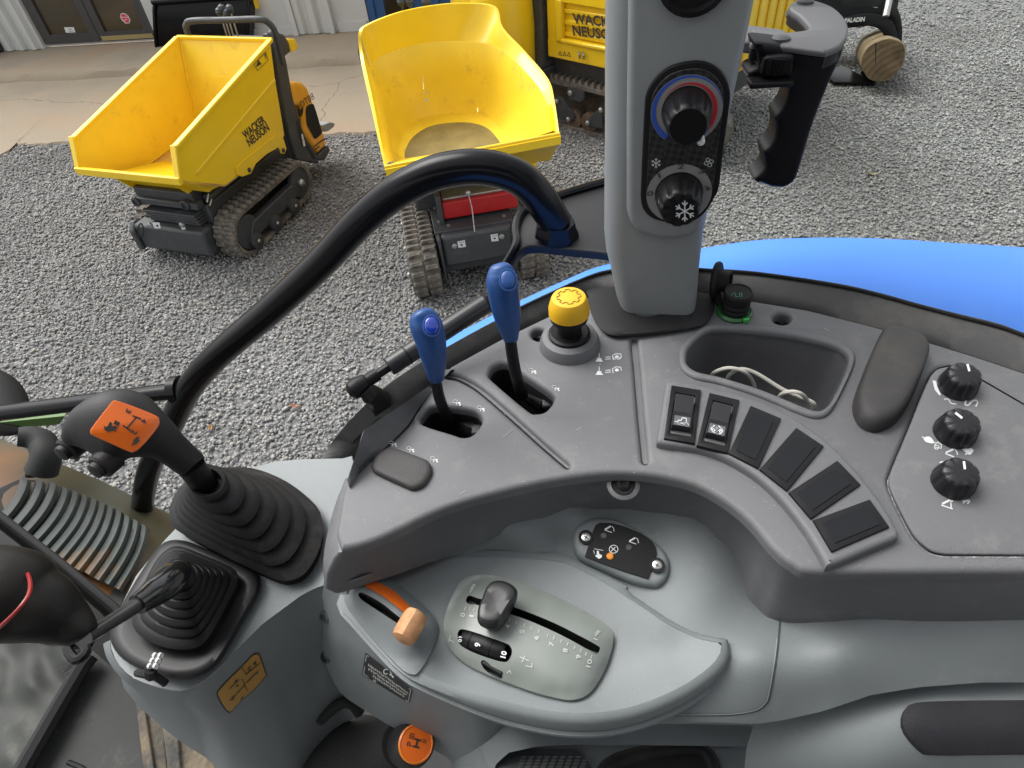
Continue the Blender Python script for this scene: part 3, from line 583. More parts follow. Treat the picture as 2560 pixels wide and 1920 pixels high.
# --- middle dumper
O2 = V(-.128, 3.483, 0); rz2 = R_(96.6); A, L = V(math.cos(rz2), math.sin(rz2), 0), V(-math.sin(rz2), math.cos(rz2), 0)
d2 = root('tracked_dumper', O2, 'yellow tracked dumper with a round deep skip seen head on behind the black bar', 'dumper', 'yellow tracked dumpers parked on the gravel', rz2)
W = lambda u, y, z: O2+A*u+L*y+V(0, 0, z)
tracks(d2, A, L, O2, .9, .17, (.98, .19), .15, .69, .185, 'all', ((.1, .085), (.42, .085), (.75, .085)), ((.02, .12), (.10, .21), (.86, .225), (.92, .17), (.86, .085), (.0, .075)))
rim = cr([(965, 412, .90), (948, 330, .965), (930, 240, 1.04), (908, 140, 1.15), (904, 82, 1.27), (925, 60, 1.30), (1000, 31, 1.33), (1080, 15, 1.34), (1155, 9, 1.34), (1233, 18, 1.29), (1250, 70, 1.21), (1300, 125, 1.12), (1361, 196, 1.02), (1378, 250, .97), (1391, 331, .90)], 5)
seam = cr([(977, 403, .875), (958, 330, .93), (942, 250, 1.0), (926, 180, 1.07), (930, 160, 1.085), (955, 140, 1.10), (1000, 122, 1.115), (1060, 108, 1.125), (1107, 103, 1.13), (1190, 105, 1.125), (1235, 114, 1.11), (1275, 140, 1.08), (1345, 215, .99), (1365, 262, .94), (1382, 326, .875)], 5)
fo = cr([(1004, 398, .66), (998, 372, .66), (1004, 345, .66), (1018, 322, .66), (1034, 307, .66), (1060, 294, .66), (1090, 287, .66), (1120, 283, .66), (1160, 282, .66), (1198, 285, .66), (1220, 293, .66), (1240, 310, .66), (1255, 330, .66), (1264, 345, .66), (1268, 358, .66)], 5)
fl_ = cr([(1012, 396, .65), (1012, 380, .65), (1022, 356, .65), (1035, 340, .65), (1052, 327, .65), (1075, 316, .65), (1105, 309, .65), (1138, 306, .65), (1165, 306, .65), (1190, 309, .65), (1212, 317, .65), (1228, 328, .65), (1240, 342, .65), (1248, 352, .65), (1252, 362, .65)], 5)
pt = lambda c: [P(*q) for q in c]
R0, R1, R2, R3 = pt(rim), pt(seam), pt(fo), pt(fl_); cen = sum(R0)/len(R0)
out = [p+unit((p-cen)*V(1, 1, 0))*.022 for p in R0]; mid = [a*.55+b*.45+unit((a-cen)*V(1, 1, 0))*.02 for a, b in zip(R1, R2)]; low = [p*.35+q*.65-V(0, 0, .02)+unit((q-cen)*V(1, 1, 0))*.03 for p, q in zip(R1, R2)]
outl = [p+unit((p-cen)*V(1, 1, 0))*.03-V(0, 0, .03) for p in low]
sk2 = MB().rings([outl, [p-V(0, 0, .03) for p in out], out, R0, R1], False, False).build('skip', YEL, d2, smooth=40)
MB().rings([R1, [p-V(0, 0, .006)+unit((cen-p)*V(1, 1, 0))*.004 for p in R1], mid, low, R2], False, False).build('tub_wall', YELI, sk2, smooth=60)
MB().rings([R2, R3], False, False).build('floor_flange', YELI, sk2)
MB().add(R3, [tuple(range(len(R3)))]).build('tub_floor', mat('muddy_skip_floor', (.20, .155, .045), .6, var=.2, vscale=8, dirt=((.3, .24, .1), 9, .5, .8)), sk2, smooth=0)
lipL, lipR = out[0], out[-1]
FD = unit(np.cross(lipR-lipL, V(0, 0, 1))); FD = FD if FD.dot(A) < 0 else -FD
mb = MB(); n2 = 12
ln = [lipL+(lipR-lipL)*i/n2 for i in range(n2+1)]
mb.rings([[p+FD*.0 for p in ln], [p+FD*.03-V(0, 0, .004) for p in ln], [p+FD*.032-V(0, 0, .05) for p in ln], [p-FD*.02-V(0, 0, .07) for p in ln], [p-FD*.20-V(0, 0, .25) for p in ln]], False, False); mb.build('front_lip', YEL, sk2, smooth=35)
MB().rings([[R0[0]+(R0[-1]-R0[0])*i/n2 for i in range(n2+1)], ln], False, False).build('lip_edge', YEL, sk2)
MB().rings([[R0[0]+(R0[-1]-R0[0])*i/n2-V(0, 0, .002) for i in range(n2+1)], [R2[0]+(R2[-1]-R2[0])*i/n2 for i in range(n2+1)], [R3[0]+(R3[-1]-R3[0])*i/n2 for i in range(n2+1)]], False, False).build('front_wall', YELI, sk2)
MB().tube([lipL+FD*.01+V(0, 0, .002), lipR+FD*.01+V(0, 0, .002)], .010, 8).build('lip_bead', YEL, sk2)
MB().box(P(1322, 392, .66), (.09, .09, .13), (A, L, V(0, 0, 1))).build('hinge_lug', YEL, sk2, bevel=.02); 
for x, y, z in ((1060, 29, 1.325),): MB().lathe(P(x, y+2, z-.02), -A, [(.008, -.005), (.008, .012), (.003, .015)], 8).build('rim_bolt', CHAS, sk2)
for x, y, h in ((1064, 232, 8), (1066, 250, 12)): fills([circ(x, y, 2.6, h*.5, 8)], lambda a, b: P(a, b, .93), mat('bare_scratch', (.16, .13, .08), .9), sk2, 'paint_chip')
strokes([[(1055, 168), (1057, 200), (1059, 222)], [(1194, 270), (1194, 280)]], 2, lambda a, b: P(a, b, .93), mat('pale_scratch', (.75, .62, .25), .6), sk2, 'paint_scratch')
# chassis of the middle dumper
def cbox2(u0, u1, y0, y1, z0, z1, nm='chassis', mt=CHAS, bev=.008): return MB().box(W((u0+u1)/2, (y0+y1)/2, (z0+z1)/2), (u1-u0, y1-y0, z1-z0), (A, L, V(0, 0, 1))).build(nm, mt, d2, bevel=bev)
cbox2(.02, 1.1, -.24, .24, .12, .41); cbox2(.0, .6, -.245, .245, .41, .43, 'deck_plate', bev=.004)
cbox2(-.05, .03, -.235, .215, .20, .42, 'front_plate', bev=.022); cbox2(-.03, .03, -.24, .24, .37, .405, 'bumper_step', bev=.006)
for y in (-.235, .225): cbox2(-.075, .06, y-.008, y+.008, .1, .42, 'side_gusset', bev=.004)
fp = on_v(W(-.05, 0, 0), -A, .003)
for c in ([(1143, 604), (1162, 600), (1165, 617), (1146, 620)], [(1226, 587), (1244, 584), (1247, 602), (1229, 604)]):
    fills([c], fp, WHITE, d2, 'white_label'); x, y = np.mean(c, 0); fills([circ(x, y+2, 3, 2.5, 8)], on_v(W(-.05, 0, 0), -A, .004), LETTER, d2, 'label_mark'); strokes([[(x-6, y-4), (x+6, y-5.5)]], 1, on_v(W(-.05, 0, 0), -A, .004), LETTER, d2, 'label_line')
for x, y in ((1136, 615), (1254, 591)): MB().lathe(PV(x, y, W(-.055, 0, 0), A), -A, [(.017, -.004), (.017, .006), (.01, .009)], 12).build('plate_bolt', ZINC, d2)
cbox2(.10, .36, -.30, .17, .45, .56, 'red_cover', RED, .008); cbox2(.13, .34, -.29, .16, .56, .575, 'cover_trim', ZINC, .004)
cbox2(.08, .5, .17, .20, .42, .62, 'hinge_side', bev=.004); cbox2(.3, 1.1, -.33, .33, .42, .62, 'engine_bay', bev=.02)
MB().tube([PV(1170, 482, W(.09, 0, 0), A), PV(1180, 520, W(.04, 0, 0), A), PV(1187, 580, W(-.055, 0, 0), A)], .0035, 6).build('latch_cable', ZINC, d2)
MB().lathe(PV(1170, 482, W(.10, 0, 0), A), -A, [(.016, -.01), (.016, .01), (.006, .016)], 10).build('cover_bolt', ZINC, d2)
for u, y in ((.06, .15), (.12, .2), (.06, -.2), (.2, -.22), (.3, .21)): MB().lathe(W(u, y, .43), (0, 0, 1), [(.012, 0), (.012, .006), (.005, .009)], 8).build('deck_bolt', ZINC, d2)
hb = [W(1.2, .45, .7), W(1.2, .47, 1.0), W(1.22, .49, 1.12), W(1.24, .46, 1.17), W(1.26, .3, 1.19)]
MB().tube(cr(hb, 5), .024, 10).build('handlebar', CHAS, d2)
for px in (1005, 1023, 1066): c = PV(px, 12, O2+A*1.33, A); MB().lathe(c, (0, 0, 1), [(.008, -.16), (.008, -.01), (.022, .0), (.03, .02), (.022, .045), (.006, .052)], 12).build('control_stalk', CHAS, d2)
cbox2(1.35, 1.6, -.3, .32, .3, .95, 'engine_hood', YELO, .04)
MB().box(P(990, 10, 1.25), (.18, .25, .3), (L, A, V(0, 0, 1))).build('ribbed_hose_cover', BLK, d2, bevel=.03)
# --- tracked carrier behind the pillar
C0 = P(1393, 318, 0); C1 = P(1504, 350, 0); rz3 = math.atan2(C1[1]-C0[1], C1[0]-C0[0]); A, L = V(math.cos(rz3), math.sin(rz3), 0), V(-math.sin(rz3), math.cos(rz3), 0)
d3 = root('tracked_carrier', C0, 'large yellow tracked carrier with a panelled skip partly hidden behind the grey pillar', 'tracked carrier', None, rz3)
W = lambda u, y, z: C0+A*u+L*y+V(0, 0, z)
q3 = lambda px, py, y=0: PV(px, py, C0+L*y, L); u3 = lambda px, py: float((q3(px, py)-C0).dot(A))
uc = float((P(1865, 171, .6)-C0).dot(A)); uc = max(uc, .75)
zb, zt = .60, 1.45
cb3 = lambda u0, u1, y0, y1, z0, z1, nm, mt, bev=.01, pr=None: MB().box(W((u0+u1)/2, (y0+y1)/2, (z0+z1)/2), (u1-u0, y1-y0, z1-z0), (A, L, V(0, 0, 1))).build(nm, mt, pr or d3, bevel=bev)
sk3 = cb3(-.07, uc, .03, 1.5, zb, zt, 'skip_body', YEL, .02)
cb3(-.07, .08, -.01, .03, zb, zt, 'side_frame', YEL, .012, sk3); cb3(-.07, uc, -.012, .03, zb, zb+.135, 'bottom_rail', YEL, .008, sk3); cb3(.08, uc, -.006, .03, zt-.43, zt, 'top_rail', YEL, .01, sk3)
cb3(.04, uc, -.03, .03, zb+.13, zb+.165, 'panel_frame', YEL, .012, sk3); cb3(.03, .095, -.03, .03, zb+.13, zt-.4, 'panel_frame', YEL, .012, sk3)
for z0, z1 in ((.80, .832), (.885, .92), (.968, 1.0)): cb3(.095, uc, .01, .033, z0-.025, z1-.02, 'pressed_rib', YEL, .008, sk3)
for i in range(9):
    y0 = .08+i*.16; cb3(uc, uc+.02, y0, y0+.07, zb+.02, zt-.02, 'pressed_rib', YEL, .01, sk3)
fs3 = on_v(C0+L*.005, -L, .004)
text('WACKER', 1431+62, 52, 27, -6, fs3, LETTER, sk3, wid=124, bold=.03, ydir=97); text('NEUSON', 1431+58, 82.5, 27, -7, fs3, LETTER, sk3, wid=116, bold=.03, ydir=97)
fz = on_v(C0-L*.012, -L, .003)
for x in (1400, 1411, 1422): strokes([[(x-4, 137+(x-1400)*.1), (x, 128+(x-1400)*.1), (x+4, 139+(x-1400)*.1), (x-4, 137+(x-1400)*.1)]], 1.2, fz, LETTER, sk3, 'warning_symbol')
for x, y in ((1449, 138), (1460, 139)): MB().tube([q3(x-3, y-8, -.02), q3(x, y, -.05), q3(x, y+8, -.03)], .008, 6).build('latch_hook', ZINC, sk3)
cb3(-.26, -.095, -.05, .12, .50, 1.6, 'headboard_post', CHAS, .012); cb3(-.34, -.08, -.09, .2, .36, .50, 'post_foot', CHAS, .012)
cb3(-.2, 1.3, .1, 1.2, .3, .58, 'chassis', CHAS)
# track: a flat run with rollers
u0, u1 = -.55, 1.55; bm_ = MB(); rs = []
lp = [(u0+.2+.2*math.cos(a), .21+.2*math.sin(a)) for a in np.linspace(math.pi/2, 3*math.pi/2, 12)]+[(u1-.2+.2*math.cos(a), .21+.2*math.sin(a)) for a in np.linspace(-math.pi/2, math.pi/2, 12)]
lp = resample(lp, 110, True); cz = lp.mean(0)
for i in range(len(lp)):
    t = lp[(i+1) % len(lp)]-lp[i-1]; t /= np.hypot(*t); n_ = np.array([t[1], -t[0]]); q0, q1_ = lp[i], lp[i]-n_*(.03 if n_.dot(lp[i]-cz) > 0 else -.03)
    rs.append([W(q0[0], .0, q0[1]), W(q0[0], .3, q0[1]), W(q1_[0], .3, q1_[1]), W(q1_[0], .0, q1_[1])])
rs.append(rs[0]); belt3 = bm_.rings(rs, False).build('track_belt', TRACK, d3)
lug3 = None
for i in range(26):
    for row, yy in enumerate((.08, .22)):
        u = -.35+i*.065+row*.032
        if u > u1-.2: continue
        if lug3 is None:
            lug3 = MB().rings([[V(-.024, -.06, 0), V(.024, -.06, 0), V(.024, .06, 0), V(-.024, .06, 0)], [V(-.006, -.055, .035), V(.012, -.055, .035), V(.004, .05, .035), V(-.014, .05, .035)]]).build('tread_lug', TRACK, belt3, local=True, smooth=0); lug3.matrix_local = Matrix.Translation((u, yy, .41))
        else: put(lug3, belt3, Matrix.Translation((u, yy, .41)))
for px, py in ((1433, 298), (1472, 307)):
    c = q3(px, py, .02); ro = MB().lathe(c+L*.05, -L, [(.075, 0), (.085, .01), (.085, .05), (.05, .055)], 20).build('track_roller', mat('rusty_roller', (.10, .065, .04), .7, var=.4), d3)
for tri, bolts in ((((1391, 242), (1405, 244), (1437, 290), (1430, 305), (1393, 298)), ((1393, 253), (1422, 298))), (((1505, 268), (1500, 268), (1468, 300), (1470, 315), (1506, 322)), ((1503, 275), (1470, 307)))):
    pl = MB().prism([q3(x, y, .0) for x, y in tri], L*.02).build('roller_bracket', CHAS, d3, bevel=.004)
    for x, y in bolts: MB().lathe(q3(x, y, 0), -L, [(.022, 0), (.022, .014), (.012, .022)], 10).build('bracket_bolt', ZINC, pl)
MB().prism([q3(x, y, .0) for x, y in ((1416, 222), (1424, 214), (1440, 218), (1458, 226), (1460, 250), (1450, 258), (1425, 250), (1416, 236))], L*.04).build('return_roller_plate', CHAS, d3, bevel=.01)
MB().lathe(q3(1427, 232, 0), -L, [(.024, 0), (.024, .014), (.012, .022)], 10).build('bracket_bolt', ZINC, d3)
cb3(-.4, 1.4, .12, .26, .12, .34, 'track_frame', mat('muddy_frame', (.07, .055, .04), .85, var=.4), .01)
# hood and step at the driving end
cb3(-1.4, -.34, .10, 1.3, .62, 1.5, 'engine_hood', YEL, .12)
hc = P(1262, 90, .75); MB().lathe(hc+V(0, 0, -.2), (0, 0, 1), [(.26, 0), (.27, .3), (.25, .75), (.18, .9)], 26).build('hood_corner', YEL, d3)
stp = [P(x, y, .56) for x, y in ((1281, 97), (1311, 86), (1330, 89), (1330, 100), (1300, 107))]
MB().prism(stp, (0, 0, -.05)).build('step_plate', YEL, d3)
for a in (((1296, 94), (1309, 88), (1329, 91), (1318, 95)), ((1283, 98), (1294, 94), (1314, 98), (1302, 102))): fills([a], lambda x, y: P(x, y, .563), LETTER, d3, 'hazard_stripe')
MB().box(P(1315, 118, .42), (.16, .2, .17), (A, L, V(0, 0, 1))).build('step_box', mat('grey_step', (.25, .27, .27), .6), d3, bevel=.015)
# --- black grapple holding a log, at the far right
GC = P(2230, 195, 0)
lg = root('log', GC+V(-.1, .2, .02), 'short sawn log lying in the jaws of the black grapple', 'log')
c = P(2208, 150, .29); end_n = unit(V(-.42, -.88, .22)); lr = .27*1.0
lr = 48*proj(c)[2]/F
BARK = mat('log_bark', (.20, .15, .085), .9, var=.4, vscale=12, bump=.8, bscale=30, dirt=((.16, .11, .06), 8, .55, .75))
def endgrain(t, N, Lk, b):
    tc = N.new('ShaderNodeTexCoord'); wv = N.new('ShaderNodeTexWave'); wv.wave_type = 'RINGS'; wv.rings_direction = 'Y'; wv.inputs['Scale'].default_value = 7; wv.inputs['Distortion'].default_value = 3
    Lk.new(tc.outputs['Object'], wv.inputs[0]); nz = N.new('ShaderNodeTexNoise'); nz.inputs['Scale'].default_value = 7; nz.inputs['Detail'].default_value = 6; Lk.new(tc.outputs['Object'], nz.inputs[0])
    r = N.new('ShaderNodeValToRGB'); Lk.new(nz.outputs[0], r.inputs[0]); r.color_ramp.elements[0].position = .3; r.color_ramp.elements[0].color = (.075, .05, .025, 1); r.color_ramp.elements[1].position = .7; r.color_ramp.elements[1].color = (.20, .14, .075, 1)
    mx = N.new('ShaderNodeMix'); mx.data_type = 'RGBA'; mx.blend_type = 'MULTIPLY'; mx.inputs[0].default_value = .35; Lk.new(r.outputs[0], mx.inputs[6]); Lk.new(wv.outputs['Color'], mx.inputs[7]); Lk.new(mx.outputs[2], b.inputs['Base Color']); b.inputs['Roughness'].default_value = .9
ENDG = node_mat('log_end_grain', endgrain)
wob = lambda q, h: 1+.03*math.sin(3*q+1)+.02*math.sin(7*q)
MB().lathe(c, -end_n, [(lr, 0), (lr*1.01, .02), (lr*1.03, .3), (lr*1.0, .7), (lr*1.02, .95)], 32, scal=wob).build('log_bark', BARK, lg)
MB().lathe(c+end_n*.001, -end_n, [(lr*.955, -.004), (lr*.955, .01)], 32, scal=wob).build('sawn_face', ENDG, lg)
fills([[(2188, 108), (2191, 108), (2190, 160), (2188, 160)]], lambda x, y: PV(x, y, c+end_n*.006, end_n), BLKM, lg, 'drying_crack')
gp = root('grapple', GC+V(0, .9, 0), 'black steel log grapple with curved tines and white lettering closed over the log', 'grapple')
gfr = Fr(c-end_n*.25, (1, .1, 0), end_n)
def gring(pts, h, th, nm, mt=GLOSSB): return plate(nm, gfr, np.array([gfr.px(x, y) for x, y in pts]), mt, gp, thick=th, bev=.006) if h == 0 else plate(nm, Fr(gfr.o+gfr.n*h, gfr.x, gfr.n), np.array([gfr.px(x, y) for x, y in pts]), mt, gp, thick=th, bev=.006)
tine = [(2085, 45), (2117, 42), (2150, 36), (2185, 35), (2215, 44), (2235, 62), (2244, 95), (2243, 125), (2235, 143), (2224, 150), (2222, 120), (2212, 92), (2195, 72), (2170, 65), (2125, 66), (2085, 68)]
gring(cr(tine, 3, True), 0, .04, 'upper_tine')
tine2 = [(2110, -10), (2160, -14), (2215, -10), (2245, 15), (2260, 60), (2260, 110), (2248, 140), (2240, 110), (2240, 70), (2224, 36), (2195, 20), (2110, 22)]
for h in (-.18, -.45, -.7): gring(cr(tine2, 3, True), h, .035, 'upper_tine')
tf = lambda x, y: PV(x, y, gfr.o+gfr.n*.004, gfr.n)
text('PALADIN', 2137, 49.5, 11.5, 4, tf, WHITE, gp, wid=50, bold=.03, skew=.25)
MB().tube([PV(2214, 42, gfr.o, gfr.n), PV(2226, -12, gfr.o-gfr.n*.1, gfr.n)], .028, 12).build('grapple_rod', ZINC, gp)
MB().box(PV(2130, 15, gfr.o-gfr.n*.5, gfr.n), (.75, .3, .35), (gfr.x, gfr.n, gfr.y)).build('grapple_frame', GLOSSB, gp, bevel=.02)
fills([[(2167, 8), (2195, 12), (2194, 20), (2166, 15)]], lambda x, y: PV(x, y, gfr.o-gfr.n*.34, gfr.n), WHITE, gp, 'white_label')
low = [P(x, y, .02) for x, y in ((2060, 195), (2100, 170), (2160, 200), (2186, 216), (2140, 214), (2085, 213))]
MB().prism(low, (0, 0, .03)).build('lower_tine', GLOSSB, gp, bevel=.004)
low = [P(x, y, .03) for x, y in ((2150, 185), (2172, 190), (2192, 203), (2178, 205))]
MB().prism(low, (0, 0, .03)).build('lower_tine', GLOSSB, gp, bevel=.004)
ty = root('tyre', P(1975, 110, 0), 'upright black tyre standing behind the window latch handle', 'tyre')
tcn = P(1990, 30, .42); tn = unit(V(-.45, -.9, .0)); tr = .40
MB().lathe(tcn+tn*.1, -tn, [(tr*.55, 0), (tr*.9, -.02), (tr, .05), (tr, .18), (tr*.9, .24), (tr*.55, .22)], 36, cap=False).build('tyre_casing', BLK, ty)
MB().lathe(tcn+tn*.02, -tn, [(.05, .02), (.12, .0), (tr*.56, .01), (tr*.56, .12)], 30).build('wheel_rim', CHAS, ty)

# a few scraps of leaf and twig on the stones
for nm, ct, lb, x, y, ln, wd_, co in (('twig', 'twig', 'small tan twig on the gravel just below the finger grip of the window latch handle', 1871, 421, .07, .012, (.42, .25, .10)), ('fallen_leaf', 'leaf', 'pale brown leaf lying on the open gravel right of the latch handle', 2181, 433, .09, .05, (.24, .19, .12)), ('fallen_leaf', 'leaf', 'reddish crumbled leaf on the gravel between the bent black tube and the console', 736, 1014, .06, .025, (.30, .12, .07)), ('fallen_leaf', 'leaf', 'small orange tan leaf fragment on the gravel behind the gear lever', 525, 1068, .03, .018, (.45, .25, .08))):
    c = P(x, y, .03); t = root(nm, c, lb, ct); a = rk.uniform(0, 3); ux_ = V(math.cos(a), math.sin(a), .1); uy_ = V(-math.sin(a), math.cos(a), .15); vs = []
    for i in range(7):
        s = (i/6-.5)*ln; k = wd_/2*(math.sin(math.pi*(i+.4)/6.8)+.1); z = .006*math.cos(i*1.1); vs.append([c+ux_*s-uy_*k+V(0, 0, z), c+ux_*s+V(0, 0, z-.005), c+ux_*s+uy_*k*.9+V(0, 0, z+.003)])
    MB().rings(vs, False, False).build('blade' if nm == 'fallen_leaf' else 'stick', mat('scrap_'+str(x), co, .8, var=.3, vscale=60), t, smooth=0)
# ================================================================== THE TRACTOR CAB
Zc = 2.05                                            # console top, 45 cm below the eye
E1, E2 = V(.9932, -.1165, 0), V(.1165, .9932, 0)     # tractor: backwards (right in the photo), outwards
FZ = HZ(Zc)
con = root('side_console', P(1500, 1100, Zc)-V(0, 0, .25), 'charcoal plastic control console with slots, switches and storage bin along the right window', 'console')
front = [(852, 1374), (939, 1349), (1078, 1283), (1180, 1247), (1317, 1212), (1436, 1190), (1536, 1181), (1640, 1187), (1736, 1209), (1800, 1242), (1850, 1278), (1889, 1316), (1936, 1372), (1986, 1412), (2040, 1430), (2220, 1430), (2480, 1429), (2800, 1428)]
back = [(2800, 1000), (2560, 928), (2440, 888), (2320, 852), (2177, 811), (2018, 772), (1883, 750), (1786, 744), (1640, 738), (1476, 737), (1373, 787), (1249, 847), (1126, 914), (1074, 966)]
inner = [(1052, 1010), (1020, 1062), (970, 1112), (920, 1155), (871, 1197)]
left = [(856, 1236), (846, 1290), (840, 1335)]
fr2 = lambda pts, sm=0: pxl(FZ, pts, 0, sm)
outline = cr(front, 6)[:-1]+[front[-1]]+back+inner[:-1]+cr([inner[-1]]+left+[front[0]], 4)[:-1]
binL = cr([(1716, 892), (1722, 868), (1752, 836), (1780, 822), (1819, 820), (1900, 826), (1978, 836), (2075, 858), (2110, 874), (2123, 894), (2116, 924), (2088, 984), (2068, 1014), (2042, 1024), (1998, 1010), (1905, 972), (1802, 940), (1744, 927), (1720, 910)], 4, True)
slot1 = cr([(1050, 1046), (1056, 1036), (1075, 1016), (1110, 1013), (1178, 1022), (1200, 1036), (1203, 1056), (1182, 1083), (1158, 1090), (1130, 1082), (1060, 1060)], 4, True)
slot2 = cr([(1222, 932), (1232, 914), (1257, 904), (1283, 912), (1297, 926), (1376, 980), (1383, 1000), (1365, 1024), (1341, 1031), (1318, 1022), (1231, 949)], 4, True)
def band(c, w):
    c = [np.array(p, float) for p in c]; a, b = [], []; capend = []
    for i, p in enumerate(c):
        t = c[min(i+1, len(c)-1)]-c[max(i-1, 0)]; t /= np.hypot(*t); n_ = np.array([-t[1], t[0]])*w/2; a.append(p+n_); b.append(p-n_)
    def cap(c0, c1):
        t = (c0-c1)/np.hypot(*(c0-c1)); n_ = np.array([-t[1], t[0]]); return [c0+(n_*math.cos(q)+t*math.sin(q))*w/2 for q in np.linspace(math.pi, 0, 7)[1:-1]]
    return a+cap(c[-1], c[-2])[::-1]+b[::-1]+cap(c[0], c[1])[::-1]
gro1 = band(cr([(1120, 938), (1150, 944), (1198, 971), (1269, 1031), (1357, 1110), (1400, 1147), (1418, 1162)], 4), 13)
gro2 = band([(1585, 852), (1592, 920), (1602, 1040), (1613, 1150)], 15)
holes3 = [circ(1349, 835, 21, 15, 16)[:-1], circ(1956, 795, 23, 14, 16)[:-1]]
insL = cr([(2331, 934), (2345, 920), (2376, 913)], 4)[:-1]+[(2376, 913), (2448, 944), (2560, 1009), (2800, 1140), (2800, 1389), (2560, 1389), (2365, 1388)]+cr([(2365, 1388), (2330, 1380), (2300, 1357), (2281, 1334), (2257, 1290), (2228, 1228), (2223, 1205), (2228, 1180), (2273, 1070), (2322, 950), (2331, 934)], 3)[1:-1]
holes = [binL, slot1, slot2, gro1, gro2, insL]+holes3
plate('console_top', FZ, fr2(outline), DARK, con, holes=[fr2(h) for h in holes], thick=.012, bev=.005, steps=4)
for gset in (gro1, gro2): plate('groove_floor', HZ(Zc-.005), scale2(pxl(HZ(Zc-.005), gset), 1.02), DARK, con, thick=.004, bev=0)
for h in holes3: 
    x, y = np.mean(h, 0); c = P(x, y, Zc-.012); MB().lathe(c-V(0, 0, .006), (0, 0, 1), [(.012, 0), (.012, .001)], 16).build('screw_recess', BLKM, con); MB().lathe(c-V(0, -.001, .005), (0, 0, 1), [(.006, 0), (.006, .004), (.004, .006), (.0025, .003)], 12).build('screw', ZINC, con)
# storage bin
bl2 = fr2(binL); zb_ = [Zc-.001, Zc-.02, Zc-.075, Zc-.085]
rs = [[FZ.to3(p, z-Zc) for p in scale2(bl2, s)] for z, s in zip(zb_, (1.01, .99, .93, .85))]
mb = MB(); mb.rings(rs, False); n_ = len(bl2); mb.f.append([3*n_+i for i in range(n_)]); mb.build('storage_bin', DARK, con, smooth=50)
lip = cr([(1698, 895), (1704, 862), (1738, 828), (1768, 811), (1819, 806), (1900, 812), (1980, 821), (2083, 843), (2124, 863), (2141, 888), (2131, 926), (2100, 990), (2075, 1030), (2042, 1041), (1994, 1027), (1899, 987), (1799, 955), (1738, 942), (1706, 920)], 4, True)
plate('bin_rim', HZ(Zc+.004), pxl(HZ(Zc+.004), lip), DARK, con, holes=[pxl(HZ(Zc+.004), binL)], thick=.006, bev=.0035, steps=4)
cab = root('charging_cable', P(1850, 950, Zc-.07), 'thin white charging cable coiled inside the storage bin', 'cable')
zc0 = Zc-.066
MB().tube(cr([P(1772, 952, zc0), P(1785, 932, Zc-.034), P(1822, 920, Zc-.022), P(1862, 930, Zc-.026), P(1882, 955, Zc-.045), P(1890, 985, zc0)], 6), .0021, 8).build('cable_loop', mat('cream_cable', (.85, .83, .74), .45), cab)
MB().tube(cr([P(1818, 966, zc0), P(1822, 940, Zc-.036), P(1850, 923, Zc-.024), P(1890, 933, Zc-.028), P(1960, 975, Zc-.04), P(2020, 1000, Zc-.045), P(2036, 1012, Zc-.05), P(2025, 1028, zc0)], 6), .0021, 8).build('cable_loop', mat('cream_cable', (.85, .83, .74), .45), cab)
MB().tube(cr([P(1940, 1005, zc0), P(1955, 985, Zc-.04), P(1985, 979, Zc-.03), P(2010, 990, Zc-.036), P(2030, 1022, zc0)], 6), .0021, 8).build('cable_loop', mat('cream_cable', (.85, .83, .74), .45), cab)
# lever slots: dark wells with the linkage inside
for s in (slot1, slot2):
    t = fr2(s); rs = [[FZ.to3(p, -z) for p in t] for z in (.011, .07)]; mb = MB(); mb.rings(rs, False); mb.f.append([len(t)+i for i in range(len(t))]); mb.build('slot_well', BLKM, con)
for c, d in (((1170, 1065), (40, 22)), ((1352, 995), (30, 26))):
    MB().tube([P(c[0]-d[0], c[1]-d[1]*.6, Zc-.035), P(c[0]+d[0]*.6, c[1]+d[1]*.6, Zc-.03)], .011, 12).build('pivot_linkage', BLK, con)
    MB().box(P(c[0]+d[0]*.6, c[1]+d[1]*.5, Zc-.022), (.012, .012, .006), (E1, E2, V(0, 0, 1))).build('linkage_clip', CHAS, con, bevel=.002)
# raised left wing of the moulding
wi = cr(inner[::-1]+[(1074, 966)], 5); wo = resample([(868, 1200), (888, 1140), (911, 1074), (990, 1022), (1074, 964)], len(wi))
wi3 = [P(x, y, Zc-.001) for x, y in wi]; wo3 = [P(x, y, Zc+.028*math.sin(math.pi*min(1, .08+i/(len(wi)-1)*.85))) for i, (x, y) in enumerate(wo)]
MB().rings([wi3, [a*.5+b*.5-V(0, 0, .006) for a, b in zip(wi3, wo3)], wo3, [p+unit(p-q)*.006*V(1, 1, 0)-V(0, 0, .004) for p, q in zip(wo3, wi3)], [p+unit(p-q)*.01*V(1, 1, 0)-V(0, 0, .08) for p, q in zip(wo3, wi3)]], False, False).build('console_wing', DARK, con, smooth=40)
